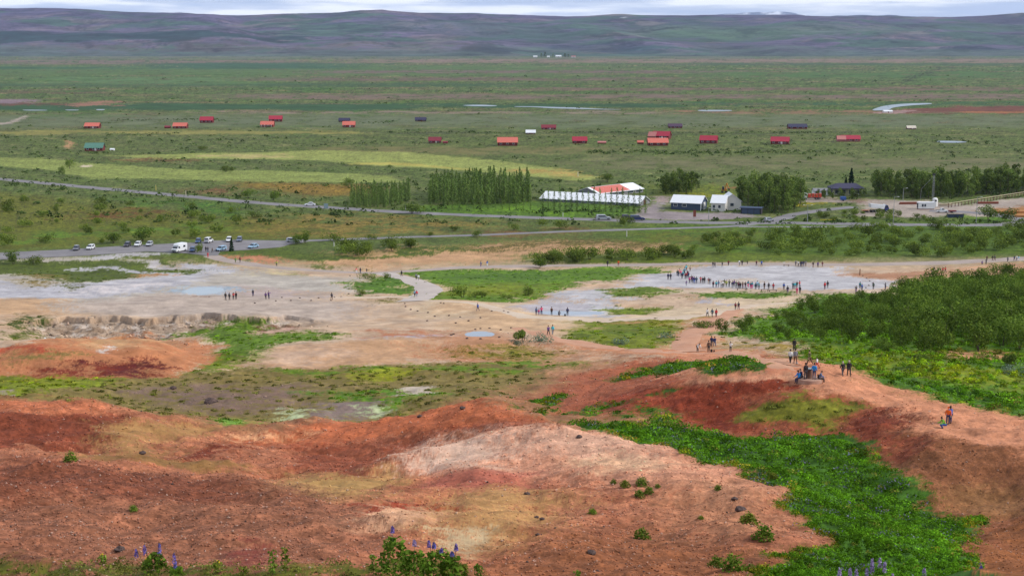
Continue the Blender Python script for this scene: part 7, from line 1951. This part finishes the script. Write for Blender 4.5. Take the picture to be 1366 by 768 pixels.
crowd([(1243, 364.2, 'yellow', 'purple'), (1245.7, 363, 'black', 'charcoal'), (1250.8, 362.2, 'green', 'grey', KID), (1257.6, 363.8, 'red', 'maroon', W_), (1260.9, 363.8, 'red', 'black', S_), (1310, 353, 'purple', 'black', {'pose': 'crouch'}), (1315.3, 352.6, 'charcoal', 'black'), (1316.4, 347.8, 'brown', 'black'), (1323.9, 347.8, 'black', 'brown', W_), (1326.9, 347.8, 'charcoal', 'brown', S_), (1344.2, 349.2, 'grey', 'black', W_), (1352.9, 347.8, 'navy', 'black', S_), (1356, 347.8, 'white', 'grey'), (1358.6, 348.2, 'pale blue', 'white', W_)], 'on the path behind the thicket', 'walkers behind the thicket')
crowd([(943.6, 422.3, 'white', 'black', S_), (950, 422.4, 'dark teal', 'charcoal', W_), (955.3, 423, 'red', 'maroon', S_), (981, 413, 'dark red', 'black', W_), (985.2, 413, 'charcoal', 'maroon', S_)], 'walking on the pale path', 'walkers on the pale path')
crowd([(930.3, 469.2, 'white', 'black', {'pose': 'bend', 'face': 200}), (945.2, 469.2, 'brown', 'black', {'face': 20}), (949.1, 461.8, 'navy', 'charcoal', W_), (953.3, 461.8, 'navy', 'jeans', S_), (974.4, 469, 'white', 'charcoal', {'h': 1.5, 'pose': 'photo'})], 'on the red path by the bags', 'visitors on the red path')
crowd([(1059.4, 467.5, 'black', 'black', {'pose': 'stand', 'h': 1.8}), (1054.2, 485, 'white', 'black', {'pose': 'walk', 'face': 5}), (1060.8, 485, 'grey', 'brown', {'pose': 'stride', 'face': -5}), (1079.9, 487, 'olive', 'brown', {'pose': 'walk', 'face': 120}), (1089.8, 491, 'white', 'red', {'pose': 'stride', 'face': 60, 'h': 1.25})], 'near the viewpoint table on the ridge', 'walkers by the viewpoint')
person(1124, 501.2, 'black', 'charcoal', 'smaller of the white haired couple in black on the ridge path', 'walk', 10, 'white', 1.62, 'white haired couple'); person(1132.3, 501.7, 'black', 'black', 'taller of the white haired couple in black on the ridge path', 'stride', -5, 'white', 1.78, 'white haired couple')
person(1267.3, 565, 'blue', 'navy', 'person in blue jacket half hidden behind the orange one', 'stand', 30, 'dark', 1.72); person(1264.2, 565.6, 'orange', 'navy', 'person in bright orange hooded jacket on the red ridge', 'pockets', 160, 'dark', 1.66, hood=True)
person(1260.2, 571.5, 'lime green', 'blue', 'person in lime green jacket crouching at the ridge edge', 'crouch', 100, 'dark', 1.72)
crowd([(301, 400.3, 'black', 'charcoal'), (306.1, 400, 'charcoal', 'black'), (311.4, 399.7, 'red', 'black', PH), (315, 399.4, 'black', 'black'), (337.6, 395.2, 'charcoal', 'navy'), (354.6, 399.2, 'purple', 'black'), (358.6, 398.6, 'purple', 'navy', {'pose': 'point'}), (442.6, 400.3, 'charcoal', 'brown', W_)], 'beside the blue pool', 'visitors beside the blue pool')
crowd([(314.3, 350.6, 'green', 'olive', W_), (320.3, 350.2, 'dark red', 'black', S_), (369, 355, 'yellow green', 'charcoal', W_), (475.5, 364.6, 'salmon', 'white'), (480.8, 364.6, 'black', 'navy'), (489.2, 362.9, 'charcoal', 'black', KID), (535.7, 369, 'black', 'charcoal', W_), (555.2, 373, 'grey', 'black', S_), (558.3, 374, 'white', 'grey', W_), (553.4, 396, 'pale blue', 'black', S_), (556, 396, 'red', 'grey', W_), (641.5, 355.6, 'grey', 'purple', W_), (650, 355.2, 'blue', 'white', S_), (810.4, 355.2, 'black', 'black', W_), (825, 354.6, 'orange', 'dark red', S_)], 'walking on the grey path', 'walkers on the grey path')
person(637.5, 414.9, 'blue', 'navy', 'person in blue walking alone across the pale ground', 'walk', 150)
crowd([(715.4, 420.2, 'slate blue', 'navy'), (718.8, 420.2, 'magenta', 'purple', {'h': 1.3}), (722.3, 420.2, 'pink', 'navy'), (735.8, 420.2, 'brown', 'black'), (745.5, 421.6, 'charcoal', 'black', {'pose': 'crouch'}), (757, 420.8, 'navy', 'black')], 'at the rim of the long hot pool', 'visitors at the long pool')
person(731.6, 446.8, 'purple', 'black', 'person in purple jacket walking past the lone olive bush', 'stride', 20); person(737.3, 445.9, 'cyan', 'grey', 'person in pale cyan jacket walking past the lone olive bush', 'walk', 10)
crowd([(274.7, 336.2, 'black', 'charcoal'), (277.4, 336.4, 'charcoal', 'jeans'), (283.2, 337.4, 'brown', 'black', W_), (288.5, 336.2, 'navy', 'black', KID), (277.4, 343.6, 'red', 'red')], 'at the path start by the car park', 'visitors by the car park')

# viewpoint table on its stone step
vp = P(1079.5, 507.5)
r = thing('viewpoint_step', 'round low stone step under the seated group on the ridge', 'stone step', vp)
co, fa = [], []
sc_m = bpy.data.meshes.new('step'); bm = bmesh.new(); bmesh.ops.create_cone(bm, cap_ends=True, segments=40, radius1=1.42, radius2=1.36, depth=.55, matrix=Matrix.Translation((0, 0, .0)))
bmesh.ops.bevel(bm, geom=[e_ for e_ in bm.edges if abs(e_.verts[0].co.z - e_.verts[1].co.z) < .01 and e_.verts[0].co.z > 0], offset=.03, segments=2, affect='EDGES'); bm.to_mesh(sc_m); bm.free(); sc_m.materials.append(surf_mat('step_stone', (196, 150, 128), (222, 180, 158), 1.5))
part('step', sc_m, r)
t2 = thing('viewpoint_table', 'brown stone pillar between the people standing on the round step', 'viewpoint table', (vp.x, vp.y + .1, vp.z + .275))
sm = bpy.data.meshes.new('pillar'); bm = bmesh.new(); bmesh.ops.create_cone(bm, cap_ends=True, segments=24, radius1=.34, radius2=.27, depth=1.0, matrix=Matrix.Translation((0, 0, .5))); bm.to_mesh(sm); bm.free(); sm.materials.append(surf_mat('pillar_stone', (130, 96, 82), (168, 128, 110), 2.0))
part('pillar', sm, t2); sm = bpy.data.meshes.new('dial'); bm = bmesh.new(); bmesh.ops.create_cone(bm, cap_ends=True, segments=28, radius1=.4, radius2=.4, depth=.06, matrix=Matrix.Translation((0, 0, 1.03))); bm.to_mesh(sm); bm.free(); sm.materials.append(STEEL); part('dial', sm, t2)
top = vp.z + .275
person(0, 0, 'black', 'charcoal', 'person in black standing on the round step by the pillar', 'stand', 20, z=Vector((vp.x - .50, vp.y - .45, top)))
person(0, 0, 'bright blue', 'jeans', 'person in bright blue jacket standing on the round step', 'pockets', -25, z=Vector((vp.x + .38, vp.y - .55, top)))
SITZ = .30
def sitter(dx, dy, jk, tr, label, face, h=1.7):
    # hips rest on the step, feet on the ground outside it
    pz = POSES['sit']['pelvis'][2] - .12
    person(0, 0, jk, tr, label, 'sit', face, h=h, z=Vector((vp.x + dx, vp.y + dy, top - pz * h / 1.72)))
sitter(-1.08, -.1, 'bright blue', 'navy', 'person in bright blue sitting on the edge of the round step', 120); sitter(-.72, .45, 'navy', 'black', 'person in navy sitting behind the blue one on the round step', 60); sitter(1.05, -.35, 'slate blue', 'black', 'person in slate blue with a dark backpack sitting on the step', -100)
# bags left on the ground
BAG = [mat('bag_black', (46, 42, 44), .85), mat('bag_brown', (94, 66, 54), .85)]
def bag(p, lab, m_, s=1.0, rz=0):
    r_ = thing('backpack', lab, 'backpack', p, rz); r_.scale = (s, s, s)
    part('sack', boxes_mesh('sack', [((0, 0, .22), (.34, .22, .46))], m_, .08), r_); part('pocket', boxes_mesh('pocket', [((0, -.13, .15), (.24, .08, .22))], m_, .03), r_)
    for sx in (-1, 1):
        part('strap', tubes_mesh('strap', [((sx * .09, .11, .42), (sx * .11, .2, .25), .02, .02), ((sx * .11, .2, .25), (sx * .1, .11, .06), .02, .02)], m_, 5), r_)
bag(P(949, 469.4), 'dark backpack lying beside the brown jacket on the red path', BAG[0]); bag(P(952.5, 469.2), 'small dark bag lying beside the backpack on the red path', BAG[1], .7)
bag(P(753.7, 421.4), 'dark backpack on the ground at the rim of the long pool', BAG[0]); bag(Vector((vp.x + 1.0, vp.y - .05, top)), 'dark backpack worn by the seated person in slate blue', BAG[0], 1.0, 1.4)
bag(P(1062.8, 485.4), 'small white bag beside the grey walker on the ridge', CLOTH['white'], .6)
# a bicycle by the path start
p = P(331, 349.3); r = thing('bicycle', 'dark bicycle standing beside the path start near the car park', 'bicycle', p, .1)
for sx in (-.52, .52):
    bm = bmesh.new(); me = bpy.data.meshes.new('wheel'); sg = [((sx + math.cos(k * .4488) * .33, 0, .33 + math.sin(k * .4488) * .33), (sx + math.cos((k + 1) * .4488) * .33, 0, .33 + math.sin((k + 1) * .4488) * .33), .022, .022) for k in range(14)]
    bm.free(); part('wheel', tubes_mesh('wheel', sg, TYRE, 5), r)
part('frame', tubes_mesh('frame', [((-.52, 0, .33), (0, 0, .3), .018, .018), ((0, 0, .3), (.38, 0, .78), .02, .02), ((-.15, 0, .8), (.38, 0, .78), .02, .02), ((0, 0, .3), (-.15, 0, .85), .02, .02), ((-.52, 0, .33), (-.15, 0, .8), .016, .016), ((.38, 0, .85), (.52, 0, .33), .02, .02)], PAINT['grey'], 6), r)
part('saddle', boxes_mesh('saddle', [((-.17, 0, .88), (.26, .13, .05))], TRIM, .02), r); part('handlebar', tubes_mesh('handlebar', [((.38, -.25, .95), (.38, .25, .95), .015, .015), ((.38, 0, .78), (.38, 0, .95), .015, .015)], TRIM, 6), r)
print('people', PN[0], 'objects', len(bpy.data.objects))
